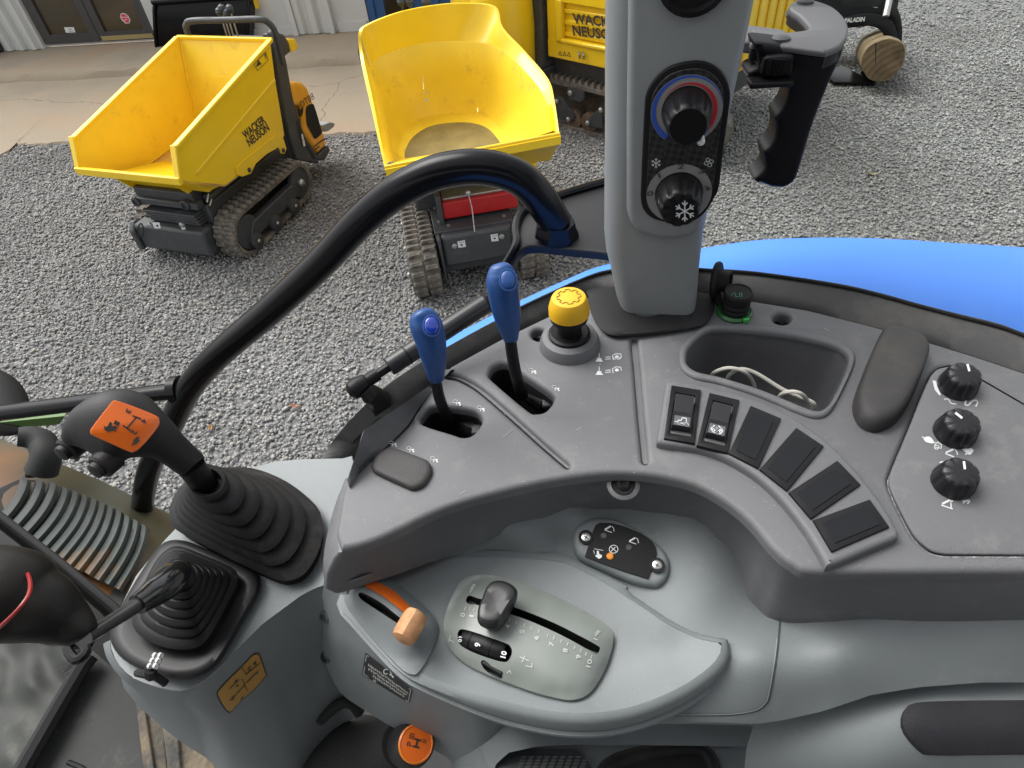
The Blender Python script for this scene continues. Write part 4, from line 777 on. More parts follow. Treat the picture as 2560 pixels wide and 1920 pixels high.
# dark front flank
bot = [(828, 1472), (931, 1436), (1030, 1404), (1110, 1368), (1200, 1330), (1300, 1293), (1400, 1270), (1476, 1259), (1560, 1257), (1630, 1265), (1705, 1274), (1752, 1294), (1801, 1333), (1838, 1380), (1862, 1434), (1888, 1498), (1945, 1543), (2100, 1544), (2480, 1543), (2800, 1541)]
topk = [(852, 1374), (939, 1349), (1020, 1311), (1078, 1283), (1180, 1247), (1270, 1223), (1370, 1202), (1436, 1190), (1536, 1181), (1620, 1185), (1690, 1197), (1736, 1209), (1800, 1242), (1850, 1278), (1889, 1316), (1936, 1372), (1990, 1414), (2120, 1430), (2480, 1429), (2800, 1428)]
lt = [(871, 1197), (858, 1236), (848, 1290), (842, 1335), (844, 1362)]; lb = [(864, 1212), (840, 1280), (820, 1345), (808, 1400), (812, 1455)]
T_ = cr(lt+topk, 5); B_ = cr(lb+bot, 5); ZF = Zc-.070; FLX = ([800, 930, 1110, 1300, 1560, 1705, 1800, 1862, 1900, 1960, 2100, 2480, 2800], [.045, .055, .064, .060, .062, .060, .070, .092, .102, .100, .080, .066, .058]); zfl = lambda x, e=0: Zc-float(np.interp(x, *FLX))-e; sq = lambda c, k=.62: [(x, y, ZF+(z-ZF)*k) for x, y, z in c]
r0 = [P(x, y, Zc-.004) for x, y in T_]; r3 = [P(x, y, zfl(x)) for x, y in B_]
r1 = [V(a[0]*.74+b[0]*.26, a[1]*.74+b[1]*.26, a[2]-.008) for a, b in zip(r0, r3)]; r2 = [a*.45+b*.55+unit((b-a)*V(1, 1, 0)+1e-9)*.004 for a, b in zip(r0, r3)]
MB().rings([[p+V(0, 0, -.004) for p in r0], r1, r2, r3, [p-V(0, 0, .012)+unit((a-p)*V(1, 1, 0)+1e-9)*.004 for p, a in zip(r3, r0)]], False, False).build('front_flank', DARK, con, smooth=60)
c = P(1557, 1213, Zc-.02); MB().lathe(P(1557, 1213, Zc-.019), (0, -.35, 1), [(.0145, .0), (.0145, .004), (.011, .0055), (.010, .001)], 24).build('screw_boss', DARK, con); MB().lathe(P(1556, 1213, Zc-.019), (0, -.35, 1), [(.0095, .003), (.0095, .0035)], 20).build('screw_recess', BLKM, con)
MB().lathe(P(1558, 1212, Zc-.018), (0, -.35, 1), [(.006, .0), (.006, .004), (.004, .006), (.002, .004)], 12).build('screw', RUB, con)
# ribs, pads, switch bank
RAISE = HZ(Zc+.009)
swo = cr([(1664, 958), (1676, 950), (1760, 963), (1850, 985), (1930, 1014), (2010, 1057), (2090, 1120), (2160, 1196), (2215, 1268), (2249, 1330)], 4)+cr([(2248, 1342), (2160, 1378), (2078, 1412), (2066, 1408)], 2)+cr([(2062, 1400), (2020, 1330), (1975, 1270), (1935, 1226), (1886, 1184), (1815, 1142), (1744, 1118), (1652, 1106), (1642, 1094)], 4)
v, f = plate_data(RAISE, pxl(RAISE, swo), (), .009, .004, 4); sw = mk('switch_bank', v, f, DARK, con, smooth=35)
quads = [[(1679, 962), (1753, 974), (1737, 1108), (1660, 1095)], [(1774, 981), (1849, 999), (1820, 1132), (1742, 1112)], [(1877, 1013), (1953, 1045), (1896, 1170), (1822, 1132)], [(1991, 1068), (2060, 1114), (1968, 1226), (1899, 1172)], [(2094, 1150), (2152, 1210), (2028, 1296), (1972, 1230)], [(2175, 1247), (2224, 1316), (2080, 1378), (2033, 1299)]]
SWZ = Zc+.0115
names = ['black rocker switch with a white tractor and trailer symbol', 'black rocker switch with a white axle lock symbol']
def lerpq(q, u, v): q = [np.array(p, float) for p in q]; return (q[0]*(1-u)+q[1]*u)*(1-v)+(q[3]*(1-u)+q[2]*u)*v
for i, q in enumerate(quads):
    fq = HZ(SWZ)
    if i < 2:
        hole = [lerpq(q, u, w_) for u, w_ in ((.17, .12), (.83, .12), (.85, .88), (.15, .88))]
        bz = plate('rocker_switch', fq, pxl(fq, q), BLK, con, holes=[pxl(fq, hole)], thick=.004, bev=.001, steps=2, label=names[i])
        cq = lambda u, w_, z: P(*lerpq(q, u, w_), z)
        top = [(cq(.19, .14, Zc+.019), cq(.81, .14, Zc+.019)), (cq(.19, .47, Zc+.013), cq(.81, .47, Zc+.013)), (cq(.19, .52, Zc+.0135), cq(.81, .52, Zc+.0135)), (cq(.19, .73, Zc+.017), cq(.81, .73, Zc+.017)), (cq(.19, .75, Zc+.016), cq(.81, .75, Zc+.016)), (cq(.17, .86, Zc+.006), cq(.83, .86, Zc+.006))]
        mb = MB(); mb.rings([[a-V(0, 0, .015), a, b, b-V(0, 0, .015)] for a, b in top], True); mb.build('rocker', mat('rocker_black', (.013, .013, .015), .34, spec=.3), bz, smooth=20, bevel=.0008)
        MB().rings([[cq(u, w_, z) for u in (.24, .76)] for w_, z in ((.545, Zc+.0145), (.72, Zc+.0175))], False, False).build('symbol_field', mat('symbol_grey', (.10, .10, .105), .4), bz)
        cx, cy = lerpq(q, .5, .635); sf = on_z(Zc+.0172, 0); S_ = lambda pts: [(cx+(a*.98+b*.12), cy+(-a*.0+b)+a*.17) for a, b in pts]
        if i == 0: strokes([S_(circ(10, 7, 6, 5, 12)), S_(circ(-8, 7, 3.5, 3, 10)), S_([(-18, 4), (-10, 4), (-10, -1), (-2, -1), (2, -9), (12, -9), (12, -1)]), S_([(-10, 5), (4, 5)])], 1.8, sf, WHITE, bz)
        else: strokes([S_([(-16, 0), (-10, 8), (0, 12), (10, 8), (16, 0), (10, -6), (6, -10)]), S_([(-16, 0), (-10, -5), (-5, -9)]), S_([(-13, 2), (-6, -2), (0, 2), (6, -2), (13, 2)]), S_(circ(0, 1, 3, 3, 8)), S_([(-8, 6), (-3, -3), (3, -3), (8, 6)])], 2.2, sf, WHITE, bz)
    else:
        hole = [lerpq(q, u, w_) for u, w_ in ((.16, .1), (.84, .1), (.84, .9), (.16, .9))]
        bz = plate('blank_cover', fq, pxl(fq, q), BLK, con, thick=.004, bev=.001, steps=2)
        inn = [lerpq(q, u, w_) for u, w_ in ((.17, .11), (.83, .11), (.83, .89), (.17, .89))]; fi_ = HZ(SWZ+.0008)
        plate('cover_insert', fi_, pxl(fi_, inn), mat('blank_insert', (.011, .012, .014), .5, spec=.15, dirt=((.08, .075, .07), 50, .66, .9)), bz, thick=.001, bev=.0004, steps=1)
# soft pads over unused lever slots
def pad(pts, h, nm, m_, lab=None, thick=.006):
    l = pxl(FZ, cr(pts, 4, True)); c = l.mean(0); rs = []
    for s, z in ((1.0, .0005), (1.005, h*.3), (.985, h*.62), (.93, h*.86), (.82, h*.97), (.55, h*1.0), (.2, h*1.0)): rs.append([FZ.to3(c+(p-c)*s, z) for p in l])
    mb = MB(); mb.rings(rs, False); k = len(l); mb.f.append([6*k+i for i in range(k)]); return mb.build(nm, m_, con, smooth=60, label=lab)
PADM = mat('pad_rubber', (.034, .032, .032), .6, var=.1, bump=.25, bscale=900, dirt=((.09, .08, .068), 13, .5, .8))
pad([(2203, 842), (2231, 839), (2287, 856), (2309, 880), (2310, 910), (2276, 1000), (2245, 1052), (2210, 1077), (2177, 1082), (2146, 1066), (2131, 1034), (2133, 1000), (2156, 936), (2187, 865)], .020, 'palm_pad', PADM, 'long black rounded pad beside the storage bin')
pad([(931, 1168), (938, 1150), (957, 1133), (982, 1126), (1055, 1151), (1075, 1162), (1081, 1180), (1076, 1196), (1060, 1218), (1035, 1228), (1010, 1220), (943, 1189), (932, 1176)], .0065, 'slot_cover', PADM, 'black rounded cover near the left end of the console')
# inset knob panel, dropping away to the rear outside
nrm = unit(V(-.13, -.17, 1)); pin = Fr(P(2300, 1300, Zc-.001), (1, 0, 0), nrm); onp = lambda e=.0004: (lambda x, y: PV(x, y, pin.o+pin.n*e, pin.n))
plate('knob_panel', pin, scale2(np.array([pin.px(x, y) for x, y in insL]), .992), DARK, con, thick=.004, bev=.0015)
mb = MB(); lo = [PV(x, y, pin.o-pin.n*.006, pin.n) for x, y in insL]; up_ = [P(x, y, Zc-.006) for x, y in insL]; mb.rings([up_, lo], False); mb.build('panel_recess', DARK, con, smooth=50)
def fluted(o, ax, r, h, nm, par, mt=KNOBB, lab=None, nfl=9, taper=.8, seg=72, dep=.07):
    sc = lambda q, hh: 1-dep*(max(0, math.cos(nfl*q))**2)*(1 if .15*h < hh else .2)
    return MB().lathe(o, ax, [(r, 0), (r*1.0, h*.12), (r*.97, h*.3), (r*(taper+.06), h*.85), (r*taper, h*.96), (r*(taper-.08), h*1.02), (r*.3, h*1.03)], seg, scal=sc).build(nm, mt, par, smooth=40, label=lab)
klab = ['black fluted knob below the wavy line symbols', 'black fluted knob above the tortoise and hare symbols', 'black fluted knob above the number 99']
klab[0] = 'black fluted knob with wavy line symbols beneath it'; klab[1] = 'black fluted knob with hare and tortoise symbols beneath it'; klab[2] = 'black fluted knob with the number 99 beneath it'
for i, (x, y, r, px_, py_, qx, qy) in enumerate(((2393, 965, 54, 2419, 912, 2423, 926), (2386, 1081, 58, 2390, 1033, 2404, 1044), (2382, 1205, 60, 2410, 1155, 2412, 1171))):
    c = PV(x, y, pin.o, pin.n); ra = r*proj(c)[2]/F*.83; kn = fluted(c, pin.n, ra, .018, 'rotary_knob', con, lab=klab[i])
    tp = lambda a, b, c=c: PV(a, b, c+pin.n*.0192, pin.n)
    strokes([[(px_, py_), (qx, qy)]], 6, tp, WHITE, kn, 'pointer_line')
pr = onp()
fills([[(2331, 951), (2340, 952), (2343, 966), (2352, 986), (2349, 989), (2337, 975)]], pr, WHITE, con)
strokes([cr([(2361, 998), (2370, 998), (2378, 1008), (2390, 1010)], 4)], 2.5, pr, WHITE, con); strokes([cr([(2416, 1000), (2413, 1010), (2420, 1013), (2430, 1004), (2440, 1001), (2444, 1006), (2440, 1015)], 4)], 4, pr, WHITE, con)
fills([cr([(2309, 1095), (2322, 1091), (2332, 1099), (2335, 1108), (2326, 1108), (2314, 1104)], 3, True)], pr, WHITE, con); strokes([[(2306, 1092), (2314, 1098)], [(2330, 1107), (2338, 1106)]], 2.5, pr, WHITE, con)
strokes([[(2336, 1113), (2344, 1105), (2354, 1112), (2352, 1122)], circ(2342, 1118, 6, 5, 10), [(2339, 1119), (2346, 1119)]], 2, pr, WHITE, con)
strokes([[(2364, 1134), (2384, 1142)], [(2366, 1132), (2381, 1125)], cr([(2386, 1122), (2391, 1128), (2394, 1136)], 3)], 2.6, pr, WHITE, con); strokes([[(2366, 1131), (2382, 1124)]], 4.5, pr, WHITE, con)
fills([cr([(2404, 1120), (2412, 1117), (2418, 1122), (2430, 1121), (2432, 1130), (2424, 1137), (2416, 1132), (2408, 1126)], 3, True)], pr, WHITE, con); strokes([[(2406, 1121), (2412, 1128)], [(2424, 1126), (2433, 1127)], [(2420, 1132), (2414, 1136)]], 3, pr, WHITE, con)
strokes([[(2350, 1156), (2366, 1153)], [(2357, 1037), (2363, 1035)]], 3, pr, WHITE, con)
strokes([[(2354, 1263), (2381, 1272)], [(2377, 1252), (2378, 1268)], [(2373, 1251), (2382, 1253)]], 2.5, pr, WHITE, con); strokes([[(2357, 1259), (2373, 1251)]], 5, pr, WHITE, con)
text('99', 2415, 1254, 11.5, -8, pr, WHITE, con, wid=20, bold=.015)
# printed lever and PTO symbols on the console top
oz = on_z(Zc)
def lever_sym(x, y, flip=1):
    strokes([circ(x, y, 5.5, 3.4, 12), [(x+5*flip, y+2), (x+11*flip, y+8)], [(x+3*flip, y+9), (x+3*flip, y+4)]], 1.8, oz, WHITE, con); fills([circ(x+11*flip, y+4, 2.4, 2, 8), circ(x+12*flip, y+9, 2.2, 2, 8)], oz, WHITE, con)
for x, y in ((1327, 924), (1385, 967), (1138, 1003), (1198, 1018), (1022, 1120), (1081, 1145), (978, 1106)): lever_sym(x, y)
for y0 in (0, 33):
    x = 1498; strokes([[(x, 884+y0), (x, 896+y0)], [(1514, 893+y0), (1526, 892+y0)], [(1514, 898+y0), (1526, 897+y0)], [(1533, 899+y0), (1531, 889+y0), (1540, 884+y0), (1552, 885+y0), (1553, 893+y0)]], 1.8, oz, WHITE, con)
    fills([[(x-10, 904+y0), (x-6, 900+y0), (x-5, 895+y0), (x+5, 895+y0), (x+6, 900+y0), (x+10, 904+y0)], circ(1542, 892+y0, 5, 4, 10)], oz, WHITE, con)
text('STOP', 1543, 896, 6, 3, oz, WHITE, con, wid=20, bold=.03)
# yellow push-pull knob
pt_ = P(1424, 862, Zc); pto = MB().lathe(pt_, (0, 0, 1), [(.032, 0), (.031, .006), (.0285, .012), (.023, .0145), (.022, .014)], 32).build('pull_knob_base', DARK, con)
MB().lathe(pt_, (0, 0, 1), [(.0215, .013), (.0215, .017), (.019, .0185), (.0125, .018), (.0125, .034), (.019, .036), (.0195, .04), (.0185, .041), (.0185, .043)], 30).build('pull_knob_stem', BLK, pto)
MB().lathe(pt_, (0, 0, 1), [(.0195, .0415), (.0205, .0425), (.0205, .050), (.0178, .0605), (.0165, .0625), (.0145, .0630)], 36).build('yellow_cap', YELK, pto, label='yellow knob cap with a cog outline')
cq_ = []
for i in range(8):
    a0 = i*45; 
    for a, r in ((a0, .0118), (a0+12, .0118), (a0+15, .0095), (a0+30, .0095), (a0+33, .0118)): cq_.append(pt_+V(r*math.cos(R_(a)), r*math.sin(R_(a)), .0632))
mb = MB(); mb.tube(cq_+[cq_[0]], .0006, 6, cap=False); mb.build('cog_outline', mat('cap_shadow_groove', (.30, .17, .01), .6), pto)
# cigarette lighter with open cap
lc = P(1836, 781, Zc); li = MB().lathe(lc, (0, 0, 1), [(.019, 0), (.019, .002), (.0165, .004), (.0155, .003)], 30).build('lighter_ring', mat('green_translucent_ring', (.012, .10, .022), .3), con)
MB().lathe(lc, (0, 0, 1), [(.013, .002), (.0145, .006), (.0135, .009), (.0145, .012), (.0135, .015), (.0145, .018), (.0150, .026), (.0135, .0285), (.0125, .0282), (.012, .0275)], 30).build('lighter_knob', RUB, li)
MB().box(lc+V(.006, -.0185, .003), (.006, .003, .004)).build('ring_tab', mat('bright_green_tab', (.06, .45, .08), .4), li)
lt_ = lambda x, y: P(x, y, Zc+.0290); strokes([cr([(1829, 738), (1834, 733), (1840, 734), (1838, 740), (1846, 742)], 3), [(1849, 732), (1850, 742)], [(1854, 731), (1855, 742)]], 1.2, lt_, mat('green_print', (.08, .35, .12), .5), li)
cp = P(1795, 742, Zc+.02); can = unit(V(.8, -.5, .15))
MB().lathe(P(1793, 702, Zc+.022), can, [(.020, -.003), (.021, 0), (.020, .002), (.012, .003), (.0115, .014), (.0095, .014), (.009, .002)], 26).build('socket_cap', RUB, li); MB().tube([P(1793, 735, Zc+.012), P(1800, 760, Zc+.002)], .004, 8).build('cap_hinge', RUB, li)
# ------------------------------------------------------------------ light grey lower mouldings
zbas = [(x, y, zfl(x, .006)) for x, y in ((828, 1472), (931, 1440), (1110, 1372), (1300, 1297), (1476, 1262), (1630, 1268), (1801, 1336), (1862, 1436), (1905, 1510), (1960, 1546), (2100, 1546), (2300, 1546), (2480, 1546), (2800, 1544))]
zbas += sq([(1300, 1325, ZF+.004), (1440, 1297, ZF+.004), (1250, 1365, ZF-.026), (1400, 1350, ZF-.028), (1040, 1420, ZF-.034), (1397, 1402, ZF-.04), (1158, 1398, ZF-.036), (943, 1450, ZF-.034),
        (1700, 1420, ZF-.02), (1780, 1480, ZF-.026), (1650, 1520, ZF-.034), (1800, 1600, ZF-.034), (1900, 1640, ZF-.03), (1850, 1720, ZF-.055), (1720, 1790, ZF-.085), (1880, 1785, ZF-.085),
        (2100, 1640, ZF-.025), (2500, 1620, ZF-.025), (2050, 1740, ZF-.075), (2300, 1700, ZF-.06), (2560, 1690, ZF-.055), (1900, 1808, ZF-.10), (2800, 1690, ZF-.055)])
zB = tps(zbas)
edgeT = [(2800, 1700), (2560, 1706), (2456, 1706), (2297, 1718), (2177, 1738), (2058, 1778), (1960, 1800), (1891, 1810), (1800, 1806), (1616, 1806), (1500, 1815), (1200, 1600), (960, 1480)]
patch('lower_moulding', [(x, y-4) for x, y in cr(bot, 3)]+edgeT, zB, GREY, con, step=22)
seam = cr([(1951, 1546), (1942, 1640), (1926, 1735), (1915, 1761), (1891, 1777), (1839, 1786), (1770, 1788), (1662, 1789)], 5)
strokes([seam], 5, on_zf(zB, .0006), mat('panel_gap', (.05, .055, .058), .7), con, 'panel_seam'); strokes([[(x-4, y-1) for x, y in seam[3:]]], 2.5, on_zf(zB, .0008), mat('pale_seam_edge', (.30, .33, .33), .5), con, 'seam_edge')  # dark gap line with a paler line drawn beside it
# rear armrest moulding below the crease with its black pad
zA = tps([(1891, 1812, ZF-.102), (2058, 1780, ZF-.08), (2177, 1739, ZF-.066), (2297, 1719, ZF-.062), (2456, 1707, ZF-.058), (2800, 1700, ZF-.056), (2300, 1745, ZF-.058), (2560, 1740, ZF-.056), (2200, 1830, ZF-.07), (2560, 1830, ZF-.062), (1880, 1930, ZF-.13), (2000, 1880, ZF-.10), (2200, 1900, ZF-.085), (2400, 1905, ZF-.08), (2560, 1900, ZF-.08), (2400, 2050, ZF-.16), (2800, 2050, ZF-.15), (1880, 2050, ZF-.18)])
patch('armrest_moulding', [(1884, 1814), (1891, 1809)]+[(2058, 1777), (2177, 1737), (2297, 1717), (2456, 1705), (2560, 1705), (2800, 1699), (2800, 2050), (1850, 2050), (1866, 1868)], zA, GREY, con, step=24)
pdl = cr([(2256, 1795), (2264, 1772), (2287, 1757), (2376, 1752), (2560, 1750), (2720, 1750), (2720, 1884), (2560, 1882), (2338, 1883), (2300, 1870), (2270, 1838), (2258, 1815)], 4, True)
zP = lambda x, y: zA(x, y)+.004
patch('armrest_pad', pdl, zP, mat('black_armrest_pad', (.012, .012, .016), .6, bump=.4, bscale=900, dirt=((.04, .04, .05), 9, .5, .85)), con, step=18, skirt=.008)
# shelf under the tray
zS = ZF-.14
zSh = tps([(1250, 1850, zS), (1450, 1830, zS), (1900, 1830, zS), (1900, 1870, zS), (1450, 1870, zS), (1205, 1800, zS-.012), (1205, 1900, zS-.03), (1150, 1800, zS-.05), (1150, 1950, zS-.08), (1230, 1990, zS-.03)])
fshelf = [(1130, 1770), (1450, 1800), (1616, 1808), (1886, 1813), (1876, 1845), (1867, 1866), (1700, 1864), (1450, 1861), (1343, 1866), (1270, 1882), (1236, 1915), (1225, 1990), (1130, 1990)]
patch('lower_shelf', fshelf, zSh, GREY, con, step=22)
under = mk('shelf_face', [P(x, y, zS-.025) for x, y in ((1200, 1840), (1900, 1840), (1900, 2050), (1180, 2050))], [(0, 3, 2, 1)], GREY, con, smooth=0)
zsp = zS-.02; fz_ = HZ(zsp)
spk = plate('speaker_frame', fz_, pxl(fz_, cr([(1229, 1925), (1246, 1888), (1280, 1873), (1343, 1866), (1427, 1866), (1450, 1872), (1468, 1900), (1490, 1945), (1490, 2000), (1229, 2000)], 2, True)), CHAS, con, thick=.006, bev=.003)
for r in range(6):
    for c_ in range(9-(1 if r < 1 else 0)):
        x, y = 1303+c_*19.5+(2-r)*3, 1893+r*8; 
        MB().box(P(x, y, zsp+.0005), (.0048, .0016, .0012)).build('grille_slot', mat('grille_slot_grey', (.10, .10, .10), .5), spk)
MB().tube(cr([P(x, y, zS-.02) for x, y in ((1490, 2000), (1512, 1925), (1571, 1893), (1668, 1874), (1733, 1871), (1766, 1884), (1785, 1925), (1790, 2000))], 5), .007, 10).build('cup_holder_ring', RUB, con)
mk('cup_holder_well', [P(x, y, zS-.02) for x, y in ((1530, 1990), (1550, 1915), (1590, 1897), (1668, 1884), (1730, 1882), (1756, 1894), (1770, 1930), (1770, 1990))], [tuple(range(8))[::-1]], BLKM, con, smooth=0)
# ------------------------------------------------------------------ boat-shaped quadrant tray
tin = cr([(868, 1500), (884, 1462), (910, 1444), (943, 1433), (1039, 1406), (1158, 1393), (1280, 1393), (1397, 1404), (1450, 1424), (1516, 1459), (1590, 1507), (1660, 1554), (1710, 1580), (1752, 1597), (1803, 1607)], 4)+[(1805, 1620)]+cr([(1797, 1642), (1768, 1672), (1720, 1706), (1660, 1737), (1576, 1767), (1476, 1782), (1357, 1774), (1198, 1736), (1062, 1688), (1008, 1656), (952, 1600), (902, 1545), (874, 1515)], 4)
tray = root('quadrant_tray', P(1300, 1700, ZF-.08), 'light grey boat shaped tray carrying two slotted lever quadrants', 'lever tray')
zT = tps(sq([(868, 1500, ZF-.03), (943, 1433, ZF-.024), (1158, 1394, ZF-.026), (1397, 1404, ZF-.03), (1516, 1460, ZF-.03), (1660, 1555, ZF-.026), (1804, 1608, ZF-.018), (1797, 1642, ZF-.018), (1660, 1737, ZF-.026), (1476, 1782, ZF-.03), (1357, 1778, ZF-.034), (1198, 1745, ZF-.036), (1047, 1702, ZF-.034), (991, 1680, ZF-.034), (860, 1525, ZF-.032), (1100, 1450, ZF-.030), (1300, 1440, ZF-.036), (1560, 1560, ZF-.038), (1600, 1680, ZF-.043), (1480, 1760, ZF-.041), (1120, 1680, ZF-.044), (1690, 1640, ZF-.034), (1100, 1610, ZF-.045)]))
pod1 = cr([(860, 1500), (866, 1475), (882, 1450), (903, 1437), (935, 1437), (980, 1451), (1023, 1483), (1070, 1525), (1094, 1560), (1093, 1590), (1068, 1648), (1045, 1682), (1036, 1686), (1008, 1676), (945, 1612), (880, 1535)], 4, True)
pod2 = cr([(1109, 1562), (1119, 1518), (1134, 1483), (1150, 1456), (1175, 1440), (1218, 1437), (1277, 1449), (1357, 1477), (1436, 1514), (1500, 1550), (1528, 1576), (1533, 1604), (1517, 1662), (1492, 1710), (1468, 1737), (1436, 1749), (1397, 1746), (1317, 1724), (1198, 1677), (1146, 1645), (1118, 1609)], 4, True)
patch('tray_floor', tin, zT, GREY, tray, step=18)
zrim = lambda p: zT(*p)
tin3 = [P(x, y, zT(x, y)+.0005) for x, y in tin]; cenT = sum(tin3)/len(tin3); outw = []
ti2 = np.array([t[:2] for t in tin3]); 
if area2(ti2) < 0: tin3 = tin3[::-1]; ti2 = ti2[::-1]
o1 = inset2(ti2, -.004); o2 = inset2(ti2, -.007); o3 = inset2(ti2, -.010)
mb = MB(); zz = [p[2] for p in tin3]; dk = [min(1, max(.15, .15+.85*(proj(p)[0]-1000)/260)) if proj(p)[1] > 1490 else .15 for p in tin3]; mb.rings([tin3]+[[V(q[0], q[1], z-d*k) for q, z, k in zip(o_, zz, dk)] for o_, d in ((o1, .0015), (o2, .006), (o2, .022))], False); mb.build('tray_rim', GREY, tray, smooth=45)
mb = MB(); mb.rings([[V(q[0], q[1], z-d*k) for q, z, k in zip(o_, zz, dk)] for o_, d in ((o2, .0225), (o3, .0232), (o3, .028), (inset2(ti2, .004), .036))], False); mb.build('tray_skirt', GREY, tray, smooth=35)
for pts in (((1459, 1783), (1509, 1782), (1517, 1802), (1465, 1804)), ((1740, 1695), (1768, 1666), (1772, 1680), (1742, 1708))):
    mk('rim_clip_hole', [P(x, y, ZF-.036) for x, y in pts], [(0, 1, 2, 3)], BLKM, tray, smooth=0); x, y = np.mean(pts, 0); MB().box(P(x, y, ZF-.036), (.008, .004, .004)).build('rim_clip', CHAS, tray, bevel=.001)
# quadrant one: short slot with orange band and worn orange knob
s1_ = cr([(896, 1486), (901, 1481), (912, 1484), (950, 1505), (980, 1528), (1008, 1552), (1012, 1562), (1000, 1562), (950, 1530), (905, 1500)], 4, True)
z1c = [(x, y, zT(x, y)+.003) for x, y in pod1[::4]]+sq([(897, 1468, ZF+.004), (940, 1470, ZF+.006), (1000, 1520, ZF+.004), (1040, 1560, ZF-.001), (1060, 1590, ZF-.008), (900, 1490, ZF-.001), (950, 1530, ZF-.001), (1000, 1575, ZF-.004), (1030, 1610, ZF-.012), (1035, 1650, ZF-.026), (1075, 1570, ZF-.014)], .75)
zQ1 = tps(z1c); q1p = patch('quadrant_cover', pod1, zQ1, GREY, tray, step=9, skirt=.008, holes=[s1_], label='narrow grey cover with an orange band beside its slot')
patch('orange_band', cr([(911, 1465), (918, 1455), (927, 1449), (952, 1459), (983, 1476), (1011, 1502), (1030, 1524), (1026, 1532), (1019, 1537), (996, 1520), (967, 1497), (938, 1479)], 3, True), lambda x, y: zQ1(x, y)+.0012, ORNG, q1p, step=6)
kc = P(1025, 1566, zQ1(1025, 1566)+.012); kx = unit(P(1038, 1540, ZF)-P(1008, 1592, ZF)); ky = V(-kx[1], kx[0], 0)
WORN = mat('worn_orange_knob', (.50, .25, .11), .65, var=.25, vscale=130, dirt=((.62, .42, .24), 140, .5, .8))
q1 = root('throttle_lever', P(1025, 1566, ZF-.02), 'worn orange throttle knob at the lower end of the short slot', 'throttle knob')
MB().lathe(kc-kx*.013, kx, [(.006, 0), (.0095, .0015), (.0105, .006), (.0105, .020), (.0095, .0245), (.006, .026)], 14, scal=lambda q, h: 1+.18*abs(math.cos(q))**6).build('knob', WORN, q1, smooth=35)
MB().tube([kc-V(0, 0, .03), kc], .004, 8).build('stem', BLK, q1)
# quadrant two: long slot, numbers, thumbwheel
s2_ = cr([(1165, 1502), (1168, 1492), (1176, 1489), (1200, 1497), (1280, 1516), (1380, 1555), (1450, 1590), (1494, 1614), (1500, 1622), (1492, 1636), (1480, 1630), (1400, 1586), (1300, 1543), (1200, 1514), (1172, 1510)], 3, True)
tw = cr([(1144, 1590), (1146, 1578), (1158, 1573), (1200, 1585), (1262, 1607), (1276, 1616), (1280, 1632), (1272, 1650), (1262, 1655), (1240, 1651), (1190, 1634), (1158, 1618), (1147, 1606)], 3, True)
lev3 = cr([(1202, 1655), (1210, 1650), (1225, 1662), (1250, 1684), (1256, 1694), (1248, 1697), (1230, 1688), (1210, 1672)], 3, True)
c2_ = np.mean(pod2, 0); z2c = [(x, y, zT(x, y)+.0045) for x, y in pod2[::3]]
for s_, h_, st_ in ((.93, .0095, 4), (.8, .0145, 5), (.55, .0195, 8), (.25, .022, 14)): z2c += [(*(c2_+(np.array(q)-c2_)*s_), zT(*(c2_+(np.array(q)-c2_)*s_))*.4+zT(*c2_)*.6+h_) for q in pod2[::st_]]
zQ2 = tps(z2c); q2p = patch('quadrant_cover', pod2, zQ2, PODG, tray, step=9, skirt=.010, holes=[s2_, tw, lev3], label='wide greenish grey cover with a long numbered slot')
op = on_zf(zQ2, .0008)
for s, x, y in (('0', 1157, 1537), ('1', 1179, 1540), ('4', 1269, 1566), ('5', 1305, 1579), ('6', 1341, 1594), ('7', 1379, 1610), ('8', 1413, 1626), ('9', 1446, 1642), ('10', 1473, 1658)):
    text(s, x, y, 12, 76, op, FADED, q2p, 'number', bold=.01, wid=20 if s == '10' else (5 if s == '1' else 10))
    strokes([[(x+4, y-12), (x+7, y-20)]], 1.6, op, FADED, q2p, 'tick')
for x, y in ((1174, 1524), (1290, 1560), (1327, 1574), (1368, 1592), (1402, 1606), (1435, 1622), (1464, 1638)): strokes([[(x, y), (x+2, y-7)]], 1.6, op, FADED, q2p, 'tick')
strokes([[(1175, 1480), (1186, 1465)], [(1177, 1472), (1184, 1461), (1188, 1462)], [(1488, 1590), (1500, 1578)], [(1484, 1596), (1494, 1600)], [(1488, 1584), (1496, 1576)]], 2, op, FADED, q2p)
strokes([[(1300, 1642), (1322, 1652)], [(1305, 1655), (1312, 1640)], [(1314, 1664), (1330, 1668), (1330, 1658)], [(1122, 1598), (1134, 1606)], [(1126, 1590), (1122, 1604)], [(1268, 1682), (1274, 1676), (1278, 1684)]], 1.8, op, FADED, q2p)
twm = MB(); ax_ = unit(P(1266, 1637, ZF)-P(1158, 1596, ZF)); a_, b_ = P(1160, 1596, zQ2(1160, 1596)-.0098), P(1266, 1634, zQ2(1266, 1634)-.0098)
wheel = MB().tube([a_, a_*.9+b_*.1, a_*.5+b_*.5, a_*.1+b_*.9, b_], [.009, .0105, .0112, .0105, .009], 20).build('thumbwheel', BLK, q2p)
for t_ in (.18, .66): c = a_*(1-t_)+b_*t_; MB().tube([c-ax_*.001, c+ax_*.001], .0116, 20).build('wheel_ridge', BLK, wheel)
twp = lambda x, y: P(x, y, zQ2(x, y)+.0028)
